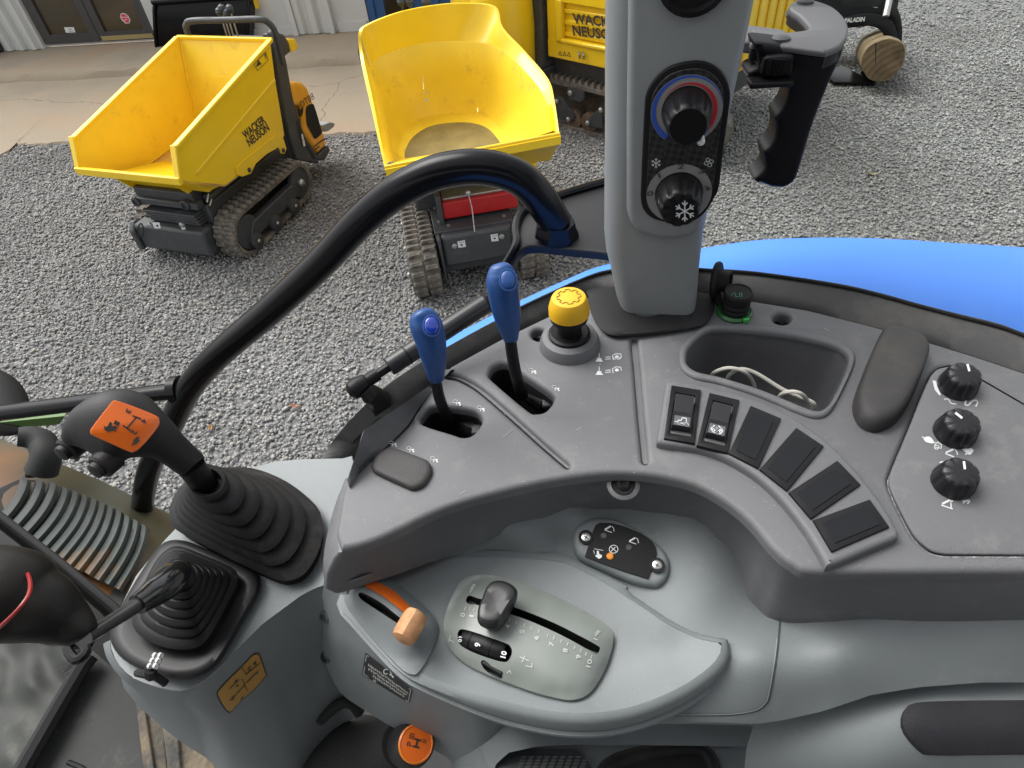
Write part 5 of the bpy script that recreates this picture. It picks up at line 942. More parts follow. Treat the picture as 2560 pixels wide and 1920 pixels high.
text('9', 1194, 1612, 15, 76, twp, WHITE, wheel, 'number', bold=.03, wid=10); text('10', 1259, 1636, 14, 76, twp, WHITE, wheel, 'number', bold=.03, wid=17); strokes([circ(1150, 1601, 3.5, 3, 8), [(1147, 1594), (1150, 1591), (1154, 1594)]], 2, twp, WHITE, wheel)
MB().box(P(1232, 1672, zQ2(1232, 1672)-.003), (.004, .020, .008), (unit(V(.6, .8, 0)), unit(V(.8, -.6, 0)), V(0, 0, 1))).build('small_lever', BLK, q2p, bevel=.001)
hl = root('hitch_lever', P(1235, 1500, ZF), 'black wedge shaped lever knob at the upper end of the numbered slot', 'lever')
kz = zQ2(1240, 1512)+.023; kb = cr([(1234, 1452), (1262, 1452), (1290, 1468), (1291, 1490), (1272, 1522), (1252, 1553), (1235, 1563), (1212, 1562), (1194, 1551), (1194, 1522), (1205, 1494), (1216, 1468)], 4, True)
lk = np.array([FZ.px(x, y, kz-Zc) for x, y in kb]); rs = []
for s, z in ((.55, -.032), (.80, -.018), (.97, -.008), (1.0, -.003), (.95, .001), (.8, .003), (.45, .0025), (.15, .002)): rs.append([FZ.to3(lk.mean(0)+(p-lk.mean(0))*s, kz-Zc+z) for p in lk])
mb = MB(); mb.rings(rs, True); mb.build('knob', mat('satin_lever_knob', (.016, .016, .017), .38), hl, smooth=50); MB().tube([P(1235, 1512, kz-.045), P(1236, 1508, kz-.012)], .005, 8).build('stem', BLK, hl)
# indicator pod with black display plate
ipo = cr([(1432, 1345), (1436, 1322), (1452, 1303), (1475, 1293), (1500, 1290), (1540, 1294), (1580, 1312), (1640, 1352), (1668, 1384), (1676, 1415), (1668, 1445), (1650, 1462), (1630, 1464), (1580, 1452), (1510, 1420), (1452, 1392), (1436, 1370)], 4, True)
fi_ = Fr(P(1555, 1378, ZF-.004), (1, 0, 0), unit(V(-.05, -.22, 1))); ip = plate('indicator_housing', fi_, np.array([fi_.px(x, y) for x, y in ipo]), GREY, con, thick=.035, bev=.006, steps=5)
fj = Fr(fi_.o+fi_.n*.002, fi_.x, fi_.n); bk = [(1484, 1322), (1490, 1311), (1500, 1306), (1530, 1307), (1566, 1317), (1603, 1333), (1630, 1352), (1640, 1368), (1642, 1384), (1630, 1420), (1621, 1447), (1560, 1428), (1500, 1406), (1462, 1391)]
dp = plate('indicator_plate', fj, np.array([fj.px(x, y) for x, y in bk]), BLKM, ip, thick=.002, bev=.0006, steps=2)
dj = lambda x, y: PV(x, y, fj.o+fj.n*.0006, fj.n)
for x, y in ((1465, 1343), (1643, 1413)): MB().lathe(PV(x, y, fj.o, fj.n), fj.n, [(.0068, -.001), (.0068, .0006), (.0045, .0008)], 18).build('screw_ear', BLKM, ip); MB().lathe(PV(x, y, fj.o, fj.n), fj.n, [(.0044, .0004), (.0042, .0012), (.003, .0016), (.001, .0017)], 16).build('screw', STEEL, ip); strokes([[(x-5, y-3), (x+5, y+3)], [(x-3, y+4), (x+3, y-4)]], 2, lambda a, b: PV(a, b, fj.o+fj.n*.0021, fj.n), BLKM, ip, 'screw_cross')
for x, y in ((1520, 1322), (1581, 1351)): strokes([[(x-8, y+3), (x+9, y+9)], cr([(x+10, y-6), (x+14, y-1), (x+15, y+6)], 3)], 1.8, dj, WHITE, ip); strokes([[(x-6, y+1), (x+6, y-6)]], 4, dj, WHITE, ip)
for x, y in ((1509, 1339), (1572, 1368)): fills([circ(x, y, 7.5, 7, 14)], dj, mat('dark_lamp', (.04, .035, .035), .3), ip, 'warning_lamp')
strokes([circ(1534, 1373, 11, 10, 16), [(1526, 1366), (1542, 1380)], [(1528, 1378), (1538, 1368)]], 1.8, dj, WHITE, ip)
MB().lathe(PV(1525, 1391, fj.o, fj.n), fj.n, [(.0032, .0002), (.0032, .001), (.002, .0018)], 14).build('amber_lamp', mat('amber_lamp', (.75, .26, .02), .3), ip)
fills([[(1492, 1377), (1497, 1377), (1498, 1385), (1505, 1388), (1504, 1394), (1497, 1397), (1489, 1391), (1488, 1388), (1492, 1387)]], dj, WHITE, ip); strokes([[(1486, 1372), (1508, 1376)], [(1486, 1384), (1484, 1376)]], 1.2, dj, WHITE, ip)
# ------------------------------------------------------------------ drum-shaped face under the left end of the tray, footwell side panel
zD = tps([(812, 1440, ZF-.02), (806, 1500, ZF-.06), (800, 1540, ZF-.085), (806, 1620, ZF-.13), (826, 1680, ZF-.16), (862, 1740, ZF-.19), (900, 1780, ZF-.21), (860, 1525, ZF-.036), (885, 1580, ZF-.055), (930, 1650, ZF-.07), (991, 1710, ZF-.085), (1047, 1740, ZF-.09), (1200, 1795, ZF-.10), (930, 1720, ZF-.13), (1000, 1800, ZF-.17), (1120, 1850, ZF-.18), (850, 1600, ZF-.08), (1180, 1900, ZF-.2), (1310, 1900, ZF-.19), (1310, 1800, ZF-.15)])
patch('drum_panel', cr([(812, 1440), (805, 1490), (800, 1540), (803, 1610), (820, 1675), (855, 1735), (900, 1768)], 4)+[(960, 1806), (1040, 1850), (1120, 1895), (1190, 1990), (1330, 1990), (1330, 1800), (1250, 1770), (1198, 1740), (1047, 1690), (991, 1670), (930, 1600), (870, 1500), (860, 1440)], zD, GREY, con, step=16)
od = on_zf(zD, .0012)
lab = [(913, 1632), (1031, 1725), (1023, 1759), (905, 1686)]
tg = patch('rating_label', lab, lambda x, y: zD(x, y)+.0016, mat('black_label', (.012, .013, .014), .4), con, step=9); ol = on_zf(zD, .0026)
q = [np.array(p, float) for p in lab]; L2 = lambda u, w_: tuple((q[0]*(1-u)+q[1]*u)*(1-w_)+(q[3]*(1-u)+q[2]*u)*w_)
strokes([[L2(.03, .06), L2(.97, .06), L2(.97, .94), L2(.03, .94), L2(.03, .06)]], 1.4, ol, FADED, con, 'label_border')
rr = random.Random(5)
for row, (w_, u0, u1) in enumerate(((.40, .1, .92), (.58, .12, .9), (.76, .22, .86))):
    u = u0; segs = []
    while u < u1: segs.append([L2(u, w_-.05), L2(u+rr.uniform(-.01, .02), w_+.05)]); segs.append([L2(u, w_-.05+.1*rr.random()), L2(u+.03, w_-.05+.1*rr.random())]); u += .045
    strokes(segs, 1.6, ol, FADED, con, 'label_print')
strokes([circ(965, 1679, 6, 6, 8, 60, 300), [(974, 1686), (984, 1692)], [(976, 1680), (982, 1694)]], 2.6, ol, WHITE, con, 'label_logo')
for x, y in ((812, 1541), (813, 1643)): MB().lathe(P(x, y, zD(x, y)+.002), unit(V(-.5, -.6, .6)), [(.0068, -.004), (.0068, .001), (.005, .0015), (.0045, -.001)], 14).build('recessed_screw', CHAS, con)
zL = tps([(757, 1440, 1.935), (640, 1180, 1.935), (760, 1150, 1.94), (860, 1150, 1.945), (410, 1360, 1.93), (275, 1615, 1.93), (302, 1666, 1.93), (358, 1703, 1.93), (457, 1722, 1.93), (557, 1660, 1.932), (656, 1560, 1.934), (756, 1485, 1.936), (600, 1450, 1.934), (811, 1455, 1.936)])
boot_top = [(880, 1140), (860, 1146), (756, 1148), (690, 1153), (620, 1172), (540, 1230), (470, 1290), (410, 1352), (340, 1440), (290, 1540), (275, 1600), (279, 1630), (300, 1666), (326, 1692), (358, 1706), (400, 1720), (445, 1728), (475, 1722), (520, 1696), (565, 1652), (656, 1560), (756, 1486), (811, 1460), (840, 1470), (880, 1350), (890, 1200)]
patch('lever_deck', boot_top, zL, GREY, con, step=24)
pe = [(275, 1600), (279, 1630), (300, 1666), (326, 1692), (358, 1706), (400, 1720), (445, 1728), (475, 1722), (520, 1696), (565, 1652), (610, 1604), (656, 1560), (706, 1520), (756, 1486), (811, 1460), (860, 1440)]
pl_ = [(310, 1720, 1.75), (330, 1745, 1.74), (352, 1770, 1.72), (385, 1800, 1.71), (420, 1830, 1.70), (460, 1860, 1.69), (500, 1885, 1.685), (530, 1908, 1.68), (600, 1990, 1.66), (680, 2020, 1.64), (760, 2000, 1.63), (800, 1960, 1.63), (830, 1920, 1.64), (850, 1880, 1.66), (870, 1820, 1.70), (900, 1760, 1.76)]
A_ = [P(x, y, zL(x, y)) for x, y in pe]; B3 = [P(*q) for q in pl_]
k_ = 10; A_r = cr(A_, 4); B_r = cr(B3, 4)
rows = [[p+V(0, 0, 0) for p in A_r]]+[[a*(1-t)+b*t+V(0, 0, .012*math.sin(math.pi*t))*(1 if t < .3 else 0)+unit((b-a)*V(1, 1, 0))*(.010*(1-abs(2*min(t*3, 1)-1))) for a, b in zip(A_r, B_r)] for t in np.linspace(.04, 1, 12)]
MB().rings([r[::-1] for r in rows], False, False).build('side_panel', GREY, con, smooth=60)
# sticker on the side panel (true position on that sloping panel)
def on_panel(px, py, e=.0012):
    o_ = CAM; d_ = unit(ray(px, py)); best = None
    for i in range(len(rows)-1):
        for j in range(len(rows[0])-1):
            for tri in ((rows[i][j], rows[i+1][j], rows[i+1][j+1]), (rows[i][j], rows[i+1][j+1], rows[i][j+1])):
                e1, e2 = tri[1]-tri[0], tri[2]-tri[0]; h_ = np.cross(d_, e2); a = e1.dot(h_)
                if abs(a) < 1e-12: continue
                s_ = o_-tri[0]; u = s_.dot(h_)/a; q_ = np.cross(s_, e1); w_ = d_.dot(q_)/a
                if -1e-6 <= u and -1e-6 <= w_ and u+w_ <= 1+1e-6:
                    t = e2.dot(q_)/a
                    if t > 0 and (best is None or t < best): best = t
    return o_+d_*((best or .8)-e)
YST = mat('ochre_sticker', (.42, .22, .035), .45, var=.08)
stk = cr([(641, 1637), (648, 1641), (663, 1684), (662, 1692), (636, 1722), (600, 1754), (580, 1776), (572, 1778), (560, 1765), (546, 1738), (548, 1727), (575, 1697), (605, 1668), (630, 1641)], 2, True)
cs = np.mean(stk, 0)
fills([[tuple(cs+(np.array(p)-cs)*1.06) for p in stk]], on_panel, LETTER, con, 'sticker_border'); fills([stk], lambda x, y: on_panel(x, y, .0018), YST, con, 'lever_sticker')
strokes([[(604, 1668), (616, 1686), (650, 1658)], [(618, 1706), (640, 1684)], [(592, 1734), (612, 1714)], [(606, 1698), (618, 1726)], [(576, 1752), (590, 1738)], [(575, 1722), (596, 1700)], [(620, 1672), (628, 1664)], [(634, 1660), (640, 1654)]], 2.2, lambda x, y: on_panel(x, y, .0023), LETTER, con, 'sticker_print')
fills([[(576, 1752), (584, 1740), (586, 1748)], [(600, 1750), (610, 1738), (606, 1748)], [(640, 1684), (648, 1676), (644, 1686)], [(586, 1706), (592, 1698), (594, 1706)], [(590, 1716), (596, 1710), (596, 1718)], [(634, 1662), (640, 1655), (641, 1662)], [(620, 1676), (627, 1670), (626, 1677)]], lambda x, y: on_panel(x, y, .0024), LETTER, con, 'sticker_arrow')

# scratches and specks of dust on the worn mouldings
strokes([[(1257, 1093), (1281, 1074)], [(2500, 1092), (2530, 1098), (2548, 1090)], [(1440, 1075), (1452, 1069)], [(2060, 760+60), (2072, 826)], [(1150, 1235), (1164, 1226)]], 1.3, on_z(Zc-.0, .0005), mat('scratch_grey', (.30, .30, .30), .6), con, 'scratch', kind='stuff')
rq = random.Random(21); cpoly = cr(front, 3)+back+inner
def specks(poly, n, sf, m_, nm):
    A = np.array(poly); x0, y0 = A.min(0); x1, y1 = A.max(0); ps = []
    while len(ps) < n:
        x, y = rq.uniform(x0, min(x1, 2580)), rq.uniform(y0, min(y1, 1920))
        if inside(poly, x, y) and not any(inside(h, x, y) for h in holes):
            s = rq.uniform(.8, 2.0); ps.append([(x-s, y), (x, y+s*.7), (x+s*rq.uniform(.6, 1.6), y), (x, y-s*.7)])
    fills(ps, sf, m_, con, nm, kind='stuff')
DUSTM = mat('dust_grey', (.33, .32, .29), .9)
specks(cpoly, 170, on_z(Zc, .0004), DUSTM, 'dust'); specks([tuple(q[:2]) for q in insL], 60, lambda x, y: PV(x, y, pin.o+pin.n*.0004, pin.n), DUSTM, 'dust') if False else None
specks([tuple(q[:2]) for q in tin], 70, on_zf(zT, .0008), DUSTM, 'dust')
# ------------------------------------------------------------------ blue-topped hydraulic levers
def blue_lever(lab, kn, sh, btn, gl):
    b = P(*sh[-1][:3]); r = root('hydraulic_lever', b, lab, 'control lever', 'blue topped levers on the console')
    k = sweep_px('knob', kn, BLUEK, r, seg=28, flat=.82, n=6)
    sweep_px('shaft', sh, BLK, r, seg=14, flat=.9, n=5)
    x, y, z, rx, ry, ang = btn; c = P(x, y, z); vw = unit(CAM-c); n_ = unit(vw+V(.12, 0, .35)); m_ = rx*proj(c)[2]/F; u = unit(np.cross(n_, V(1, 0, 0))); 
    xa = np.cross(u, n_); 
    MB().lathe(c, n_, [(m_*1.18, -.004), (m_*1.18, .0012), (m_*1.02, .0014), (m_*1.0, .0006)], 28, xa=u, scal=lambda q, h: 1+.28*math.cos(q)**2).build('button_rim', BLUEK, r)
    MB().lathe(c, n_, [(m_*.98, -.001), (m_*.95, .0014), (m_*.75, .0024), (m_*.3, .0028)], 28, xa=u, scal=lambda q, h: 1+.28*math.cos(q)**2).build('button', BLUEB if gl else BLUEK, r, smooth=60)
    return r
blue_lever('blue topped lever in the front slot with a glossy blue button', [(1091, 946, Zc+.048, 19), (1090, 938, Zc+.053, 22), (1085, 900, Zc+.072, 31), (1079, 862, Zc+.089, 37), (1068, 822, Zc+.104, 41), (1058, 797, Zc+.113, 37), (1051, 782, Zc+.119, 26), (1048, 776, Zc+.121, 10)],
           [(1089, 944, Zc+.050, 14), (1096, 985, Zc+.028, 14), (1108, 1020, Zc+.008, 14), (1124, 1052, Zc-.02, 14)], (1079, 815, Zc+.117, 19, 25, 0), True)
blue_lever('blue topped lever in the rear slot with a dull blue button', [(1277, 848, Zc+.062, 18), (1276, 840, Zc+.067, 21), (1270, 800, Zc+.085, 32), (1263, 760, Zc+.102, 37.5), (1256, 710, Zc+.121, 40), (1253, 682, Zc+.130, 35), (1251, 664, Zc+.136, 24), (1250, 658, Zc+.138, 9)],
           [(1276, 848, Zc+.064, 15), (1282, 895, Zc+.040, 15), (1292, 945, Zc+.016, 15), (1306, 990, Zc-.02, 15)], (1270, 700, Zc+.136, 19.5, 26, 0), False)
# ------------------------------------------------------------------ gear lever with bellows boot
def bellows(name, base, nbase, collar, nz, nr, mt, par, amp=.006, flange=None, seg=56, prof=None):
    bb = resample(cr(base, 4, True), seg, True); cc = np.array([collar[0]+np.array([collar[2]*math.cos(q), collar[3]*math.sin(q)]) if False else (collar[0]+collar[2]*math.cos(q), collar[1]+collar[3]*math.sin(q)) for q in [2*math.pi*i/seg for i in range(seg)]])
    B = np.array([P(x, y, nbase) for x, y in bb]); C_ = np.array([P(x, y, nz) for x, y in cc])
    if area2(B[:, :2]) < 0: B = B[::-1]
    if area2(C_[:, :2]) < 0: C_ = C_[::-1]
    cb_, cC = B.mean(0), C_.mean(0); aB = np.arctan2(B[:, 1]-cb_[1], B[:, 0]-cb_[0]); i0 = np.argmin(np.abs(aB)); B = np.roll(B, -i0, 0)
    aC = np.arctan2(C_[:, 1]-cC[1], C_[:, 0]-cC[0]); i0 = np.argmin(np.abs(aC)); C_ = np.roll(C_, -i0, 0)
    rs = [[p for p in B-V(0, 0, .004)], [p for p in B+V(0, 0, .006)]]
    for k in range(nr):
        t0, t1, hh = k/nr, (k+1)/nr, (nz-nbase-.008)/nr
        for t, s, dz in ((t0, 1.035, .0), (t0, 1.05, .0022), (t0+.12/nr, 1.035, .0045), (t0+.5/nr, 1.0, .0045+hh*.30), (t1, .945, hh*.78)):
            e = t**.85; c_ = cb_*(1-t)+cC*t; ring = (B-cb_)*(1-e)+(C_-cC)*e; z_ = nbase+.008+hh*k+dz
            q_ = c_+ring*s; q_[:, 2] = z_; rs.append(list(q_))
    cl = C_.copy(); rs.append(list(cl+V(0, 0, .004))); rs.append(list(cC+(cl-cC)*.92+V(0, 0, .007))); rs.append(list(cC+(cl-cC)*.72+V(0, 0, .005))); rs.append(list(cC+(cl-cC)*.66-V(0, 0, .006)))
    mb = MB(); mb.rings(rs, False); mb.f.append([(len(rs)-1)*seg+i for i in range(seg)]); return mb.build(name, mt, par, smooth=38)
gl = root('gear_lever', P(600, 1330, 1.935), 'black gear lever with an orange square shift pattern plate and ribbed rubber boot', 'gear lever')
base1 = [(443, 1290), (446, 1318), (462, 1338), (520, 1370), (598, 1410), (690, 1452), (728, 1456), (762, 1440), (792, 1395), (806, 1345), (803, 1310), (786, 1275), (720, 1222), (640, 1190), (560, 1190), (490, 1215), (455, 1255)]
bellows('rubber_boot', base1, 1.94, (524, 1212, 50, 44), 2.035, 6, RUB, gl)
KNM = mat('soft_black_knob', (.017, .017, .018), .5, spec=.3, bump=.15, bscale=800)
sweep_px('shaft', [(520, 1222, 2.02, 30), (500, 1196, 2.045, 31), (478, 1166, 2.062, 33)], BLK, gl, seg=18, flat=1)
sweep_px('knob', [(486, 1168, 2.062, 33), (474, 1158, 2.066, 36), (430, 1122, 2.085, 41), (400, 1100, 2.096, 51), (364, 1082, 2.105, 69), (328, 1070, 2.110, 90), (286, 1066, 2.114, 95), (250, 1068, 2.116, 84), (214, 1074, 2.117, 64), (186, 1083, 2.117, 42), (166, 1091, 2.117, 24), (156, 1093, 2.117, 9)], KNM, gl, seg=28, flat=.62, n=4)
kd = P(310, 1070, 2.112); kv = unit(unit(CAM-kd)+V(.06, -.02, .1)); kf = Fr(kd+unit(CAM-kd)*.0345, (1, 0, 0), kv)
qd = [(276, 1009), (284, 1002), (294, 1002), (345, 1020), (392, 1040), (398, 1050), (396, 1066), (370, 1100), (346, 1124), (338, 1128), (326, 1130), (280, 1110), (232, 1088), (226, 1080), (230, 1068)]
pk = plate('shift_plate', kf, np.array([kf.px(x, y) for x, y in cr(qd, 3, True)]), ORNG, gl, thick=.012, bev=.001, steps=2)
ks = lambda x, y: PV(x, y, kf.o+kf.n*.0005, kf.n)
strokes([[(333, 1040), (352, 1047)], [(308, 1064), (327, 1077)], [(341, 1043), (318, 1070)]], 4, ks, LETTER, gl, 'shift_pattern')
for s, x, y in (('3', 321, 1028), ('4', 360, 1052), ('2', 336, 1081), ('1', 292, 1058)): text(s, x, y, 14, -118, ks, LETTER, gl, 'number', wid=10, bold=.03)
fills([[(259, 1062), (264, 1068), (270, 1064), (275, 1054), (281, 1058), (279, 1066), (289, 1064), (296, 1070), (288, 1072), (292, 1080), (282, 1076), (272, 1080), (262, 1076)], [(326, 1116), (332, 1108), (334, 1100), (342, 1092), (350, 1092), (346, 1098), (350, 1102), (340, 1110), (334, 1112)]], ks, LETTER, gl, 'speed_symbol')
for x, y, r in ((182, 1113, 23), (265, 1155, 24)): MB().lathe(P(x, y, 2.10), unit(V(-.35, -.75, .1)), [(r*.0004*1.2, -.008), (r*.0004*1.2, .006), (r*.0004, .008), (r*.0004*.8, .0075), (r*.0004*.75, .012), (r*.0004*.4, .0135)], 20).build('thumb_button', KNM, gl)
# ------------------------------------------------------------------ joystick with square boot, rod and big grip
js = root('joystick', P(450, 1520, 1.935), 'black joystick with square ribbed boot, bent rod and large grip with a red ring', 'joystick')
base2 = [(276, 1575), (280, 1612), (312, 1652), (378, 1684), (449, 1700), (497, 1692), (537, 1668), (566, 1628), (610, 1550), (642, 1492), (652, 1462), (640, 1432), (570, 1396), (497, 1364), (455, 1350), (420, 1352), (392, 1372), (340, 1450), (300, 1520)]
b2 = resample(cr(base2, 4, True), 64, True); flo = [P(x, y, 1.9365) for x, y in b2]; fli = [P(*(np.array([455, 1525])+(np.array(p)-[455, 1525])*.93), 1.947) for p in b2]
flm = [P(*(np.array([455, 1525])+(np.array(p)-[455, 1525])*.985), 1.944) for p in b2]; fl2 = [P(*(np.array([455, 1525])+(np.array(p)-[455, 1525])*.82), 1.947) for p in b2]; fl3 = [P(*(np.array([452, 1520])+(np.array(p)-[455, 1525])*.60), 1.943) for p in b2]
mb = MB(); mb.rings([flo, flm, fli, fl2, fl3], False); mb.build('boot_flange', mat('shiny_rubber', (.014, .014, .015), .45, spec=.3, dirt=((.05, .048, .044), 26, .6, .85)), js, smooth=60)
base3 = [(352, 1560), (362, 1590), (400, 1615), (452, 1628), (500, 1625), (530, 1600), (570, 1530), (598, 1470), (596, 1445), (570, 1428), (510, 1402), (466, 1385), (436, 1388), (404, 1420), (370, 1490)]
bellows('rubber_boot', base3, 1.946, (452, 1440, 38, 34), 2.01, 6, mat('boot_rubber', (.012, .012, .013), .45, spec=.22, dirt=((.07, .066, .06), 30, .6, .85)), js)
OILY = mat('oily_sleeve', (.012, .012, .012), .14, coat=.4, col2=(.12, .075, .015), c2scale=30, c2lo=.58, c2hi=.7)
sweep_px('sleeve', [(462, 1418, 2.004, 18), (452, 1428, 2.012, 30), (430, 1446, 2.024, 40), (395, 1474, 2.036, 38), (362, 1498, 2.044, 31), (343, 1512, 2.048, 27)], OILY, js, seg=22, flat=.9, n=5)
sweep_px('rod', [(352, 1505, 2.046, 19), (300, 1540, 2.058, 18.5), (250, 1572, 2.07, 18), (215, 1594, 2.078, 18)], mat('gloss_rod', (.03, .03, .03), .2, coat=.4), js, seg=16, flat=1)
sweep_px('grip', [(214, 1590, 2.078, 26), (205, 1580, 2.08, 40), (170, 1556, 2.085, 58), (120, 1528, 2.095, 82), (80, 1512, 2.10, 96), (40, 1498, 2.105, 118), (-20, 1490, 2.11, 125), (-90, 1490, 2.11, 118), (-150, 1490, 2.11, 60), (-170, 1490, 2.11, 10)], mat('grip_black', (.012, .011, .010), .45, spec=.2, bump=.1), js, seg=30, flat=.8, n=5)
gcn = P(30, 1495, 2.12); MB().tube(cr([P(x, y, z) for x, y, z in ((52, 1400, 2.10), (70, 1436, 2.125), (76, 1462, 2.14), (70, 1490, 2.146), (45, 1524, 2.146), (8, 1560, 2.14), (-40, 1600, 2.12))], 6), .0013, 8).build('red_ring', mat('red_trim', (.26, .012, .010), .4), js)
# knurled metal pins clipped at the boot corner
pn = root('knurled_pins', P(385, 1680, 1.96), 'pair of bright knurled metal pins clipped at the corner of the square boot', 'pins')
for dx in (0, 13): 
    a, b = P(392+dx, 1632, 1.972), P(372+dx*1.1, 1672, 1.968); d_ = b-a; 
    MB().tube([a+d_*t for t in np.linspace(0, 1, 13)], [.0028 if i % 4 else .0019 for i in range(13)], 10).build('knurled_pin', mat('bright_zinc', (.75, .75, .74), .28, metal=.8), pn)
MB().tube(cr([P(344, 1682, 1.948), P(362, 1686, 1.955), P(390, 1692, 1.955), P(414, 1708, 1.945)], 4), .0035, 8).build('retaining_clip', RUB, pn); MB().tube([P(376, 1672, 1.967), P(378, 1690, 1.955)], .005, 8).build('clip_post', RUB, pn)
# ------------------------------------------------------------------ range lever with the round orange cap
rl = root('range_lever', P(1000, 1900, 1.72), 'black round lever knob with an orange cap at the bottom of the cab', 'range lever')
kc = P(1038, 1860, 1.80); kn_ = unit(unit(CAM-kc)+V(.22, .04, -.1)); rr_ = 41*proj(kc)[2]/F
MB().lathe(kc, kn_, [(rr_*.5, -.075), (rr_*.9, -.06), (rr_*1.35, -.03), (rr_*1.36, -.012), (rr_*1.22, .0), (rr_*1.12, .0025), (rr_*1.1, .001)], 36).build('knob', KNM, rl, smooth=50)
MB().lathe(kc, kn_, [(rr_*1.1, .001), (rr_*1.09, .004), (rr_*1.0, .005), (rr_*.96, .0042)], 36).build('orange_rim', mat('orange_rim', (.70, .20, .03), .35), rl)
kx_ = unit(np.cross(V(0, .3, 1), kn_)); MB().lathe(kc, kn_, [(rr_*.97, .0042), (rr_*.6, .0048), (rr_*.1, .005)], 36).build('orange_cap', ORNG, rl, smooth=60)
ck = lambda x, y: PV(x, y, kc+kn_*.0056, kn_)
strokes([[(1036, 1847), (1051, 1851)], [(1033, 1865), (1047, 1869)], [(1044, 1849), (1040, 1867)]], 4.5, ck, LETTER, rl, 'shift_pattern')
strokes([[(1025, 1834), (1036, 1836)], [(1024, 1839), (1035, 1841)], [(1023, 1844), (1034, 1846)], [(1057, 1849), (1065, 1851)], [(1056, 1854), (1064, 1856)], cr([(1018, 1865), (1019, 1856), (1024, 1856), (1024, 1864), (1028, 1864)], 3)], 2.2, ck, LETTER, rl, 'symbol')
sweep_px('sleeve', [(1000, 1862, 1.77, 52), (950, 1880, 1.72, 80), (900, 1900, 1.68, 105), (840, 1930, 1.64, 130), (780, 1990, 1.60, 150)], mat('black_cloth_boot', (.013, .013, .013), .85, var=.3, bump=.5, bscale=200), rl, seg=24, flat=.9)
MB().tube(cr([P(800, 1800, 1.74), P(850, 1760, 1.76), P(880, 1760, 1.76), P(900, 1785, 1.75)], 4), .006, 10).build('boot_hem', mat('black_cloth_boot', (.013,)*3), rl)
# ------------------------------------------------------------------ pillar with heater controls
pn_ = unit(V(-.22, -.97, 0)); po = P(1640, 800, Zc); px_ = V(pn_[1]*-1, pn_[0], 0); px_ = px_ if px_[0] > 0 else -px_
pil = root('cab_pillar', po-V(0, 0, .02), 'grey plastic clad cab pillar carrying the black heater control panel', 'pillar')
rows = [(-420, 1508, 1990), (-200, 1508, 1945), (0, 1508, 1894), (150, 1508, 1862), (300, 1508, 1828), (420, 1508, 1802), (520, 1507, 1776), (600, 1507, 1760), (650, 1512, 1754), (700, 1525, 1748), (740, 1533, 1745), (762, 1538, 1743), (784, 1545, 1740), (796, 1552, 1736)]
rs = []
for y, xl, xr in rows:
    a, b = PV(xl, y, po, pn_), PV(xr, y, po, pn_); t = unit(b-a); wd_ = np.linalg.norm(b-a); ch = min(.026, wd_*.2); c2 = min(.016, wd_*.15); bk = -pn_
    sec = [a+bk*.10, a+bk*.034, a+bk*.026+t*.002]+[a+t*(ch*(1-math.cos(q)))*1.0+bk*(.026*(1-math.sin(q))) for q in np.linspace(.25, math.pi/2, 5)]+[b-t*(c2*(1-math.sin(q)))*1.0+bk*(c2*(1-math.cos(q))) for q in np.linspace(0, math.pi/2, 5)]+[b+bk*.10]
    rs.append(sec)
MB().rings(rs, True).build('pillar_post', PILG, pil, smooth=50)
pf_ = Fr(po+pn_*.007, px_, pn_)
trim = [(1574, -420), (1570, 0), (1566, 300), (1566, 530), (1574, 560), (1594, 584), (1630, 598), (1680, 602), (1722, 596), (1748, 578), (1764, 540), (1790, 440), (1818, 300), (1850, 150), (1884, 0), (1930, -200), (1975, -420)]
tl = np.array([pf_.px(x, y) for x, y in trim]); plate('pillar_trim', pf_, tl if area2(tl) > 0 else tl[::-1], PILG, pil, thick=.022, bev=.007, steps=6)
MB().lathe(PV(1521, 434, po-pn_*.02, pn_), unit(V(-1, -.5, 0)), [(.008, -.006), (.008, .0), (.006, .001), (.002, .0015)], 16).build('trim_plug', PILG, pil)
MB().lathe(PV(1735, -60, po+pn_*.008, pn_), pn_, [(.026, -.01), (.026, .004), (.022, .006), (.02, .002)], 28).build('upper_vent_ring', BLK, pil)
stad = [(1611, 275), (1615, 239), (1632, 206), (1663, 175), (1699, 160), (1740, 154), (1771, 159), (1798, 175), (1818, 203), (1826, 236), (1823, 275), (1810, 369), (1798, 467), (1787, 494), (1765, 530), (1737, 552), (1710, 561), (1671, 558), (1632, 547), (1610, 527), (1602, 500), (1603, 453), (1607, 356)]
pg = Fr(po+pn_*.010, px_, pn_); sl_ = np.array([pg.px(x, y) for x, y in cr(stad, 4, True)]); sl_ = sl_ if area2(sl_) > 0 else sl_[::-1]
cpan = plate('heater_panel', pg, sl_, BLK, pil, thick=.004, bev=.0015)
def carbon(t, N, Lk, b):
    tc = N.new('ShaderNodeTexCoord'); mp = N.new('ShaderNodeMapping'); mp.inputs['Rotation'].default_value = (0, .6, .0); Lk.new(tc.outputs['Object'], mp.inputs[0])
    ck_ = N.new('ShaderNodeTexChecker'); ck_.inputs['Scale'].default_value = 240; Lk.new(mp.outputs[0], ck_.inputs[0]); ck_.inputs[1].default_value = (.012, .012, .013, 1); ck_.inputs[2].default_value = (.034, .034, .036, 1); Lk.new(ck_.outputs[0], b.inputs['Base Color']); b.inputs['Roughness'].default_value = .35
ph = Fr(po+pn_*.0105, px_, pn_); plate('carbon_face', ph, inset2(sl_, .005), node_mat('carbon_weave', carbon), cpan, thick=.001, bev=.0003, steps=1)
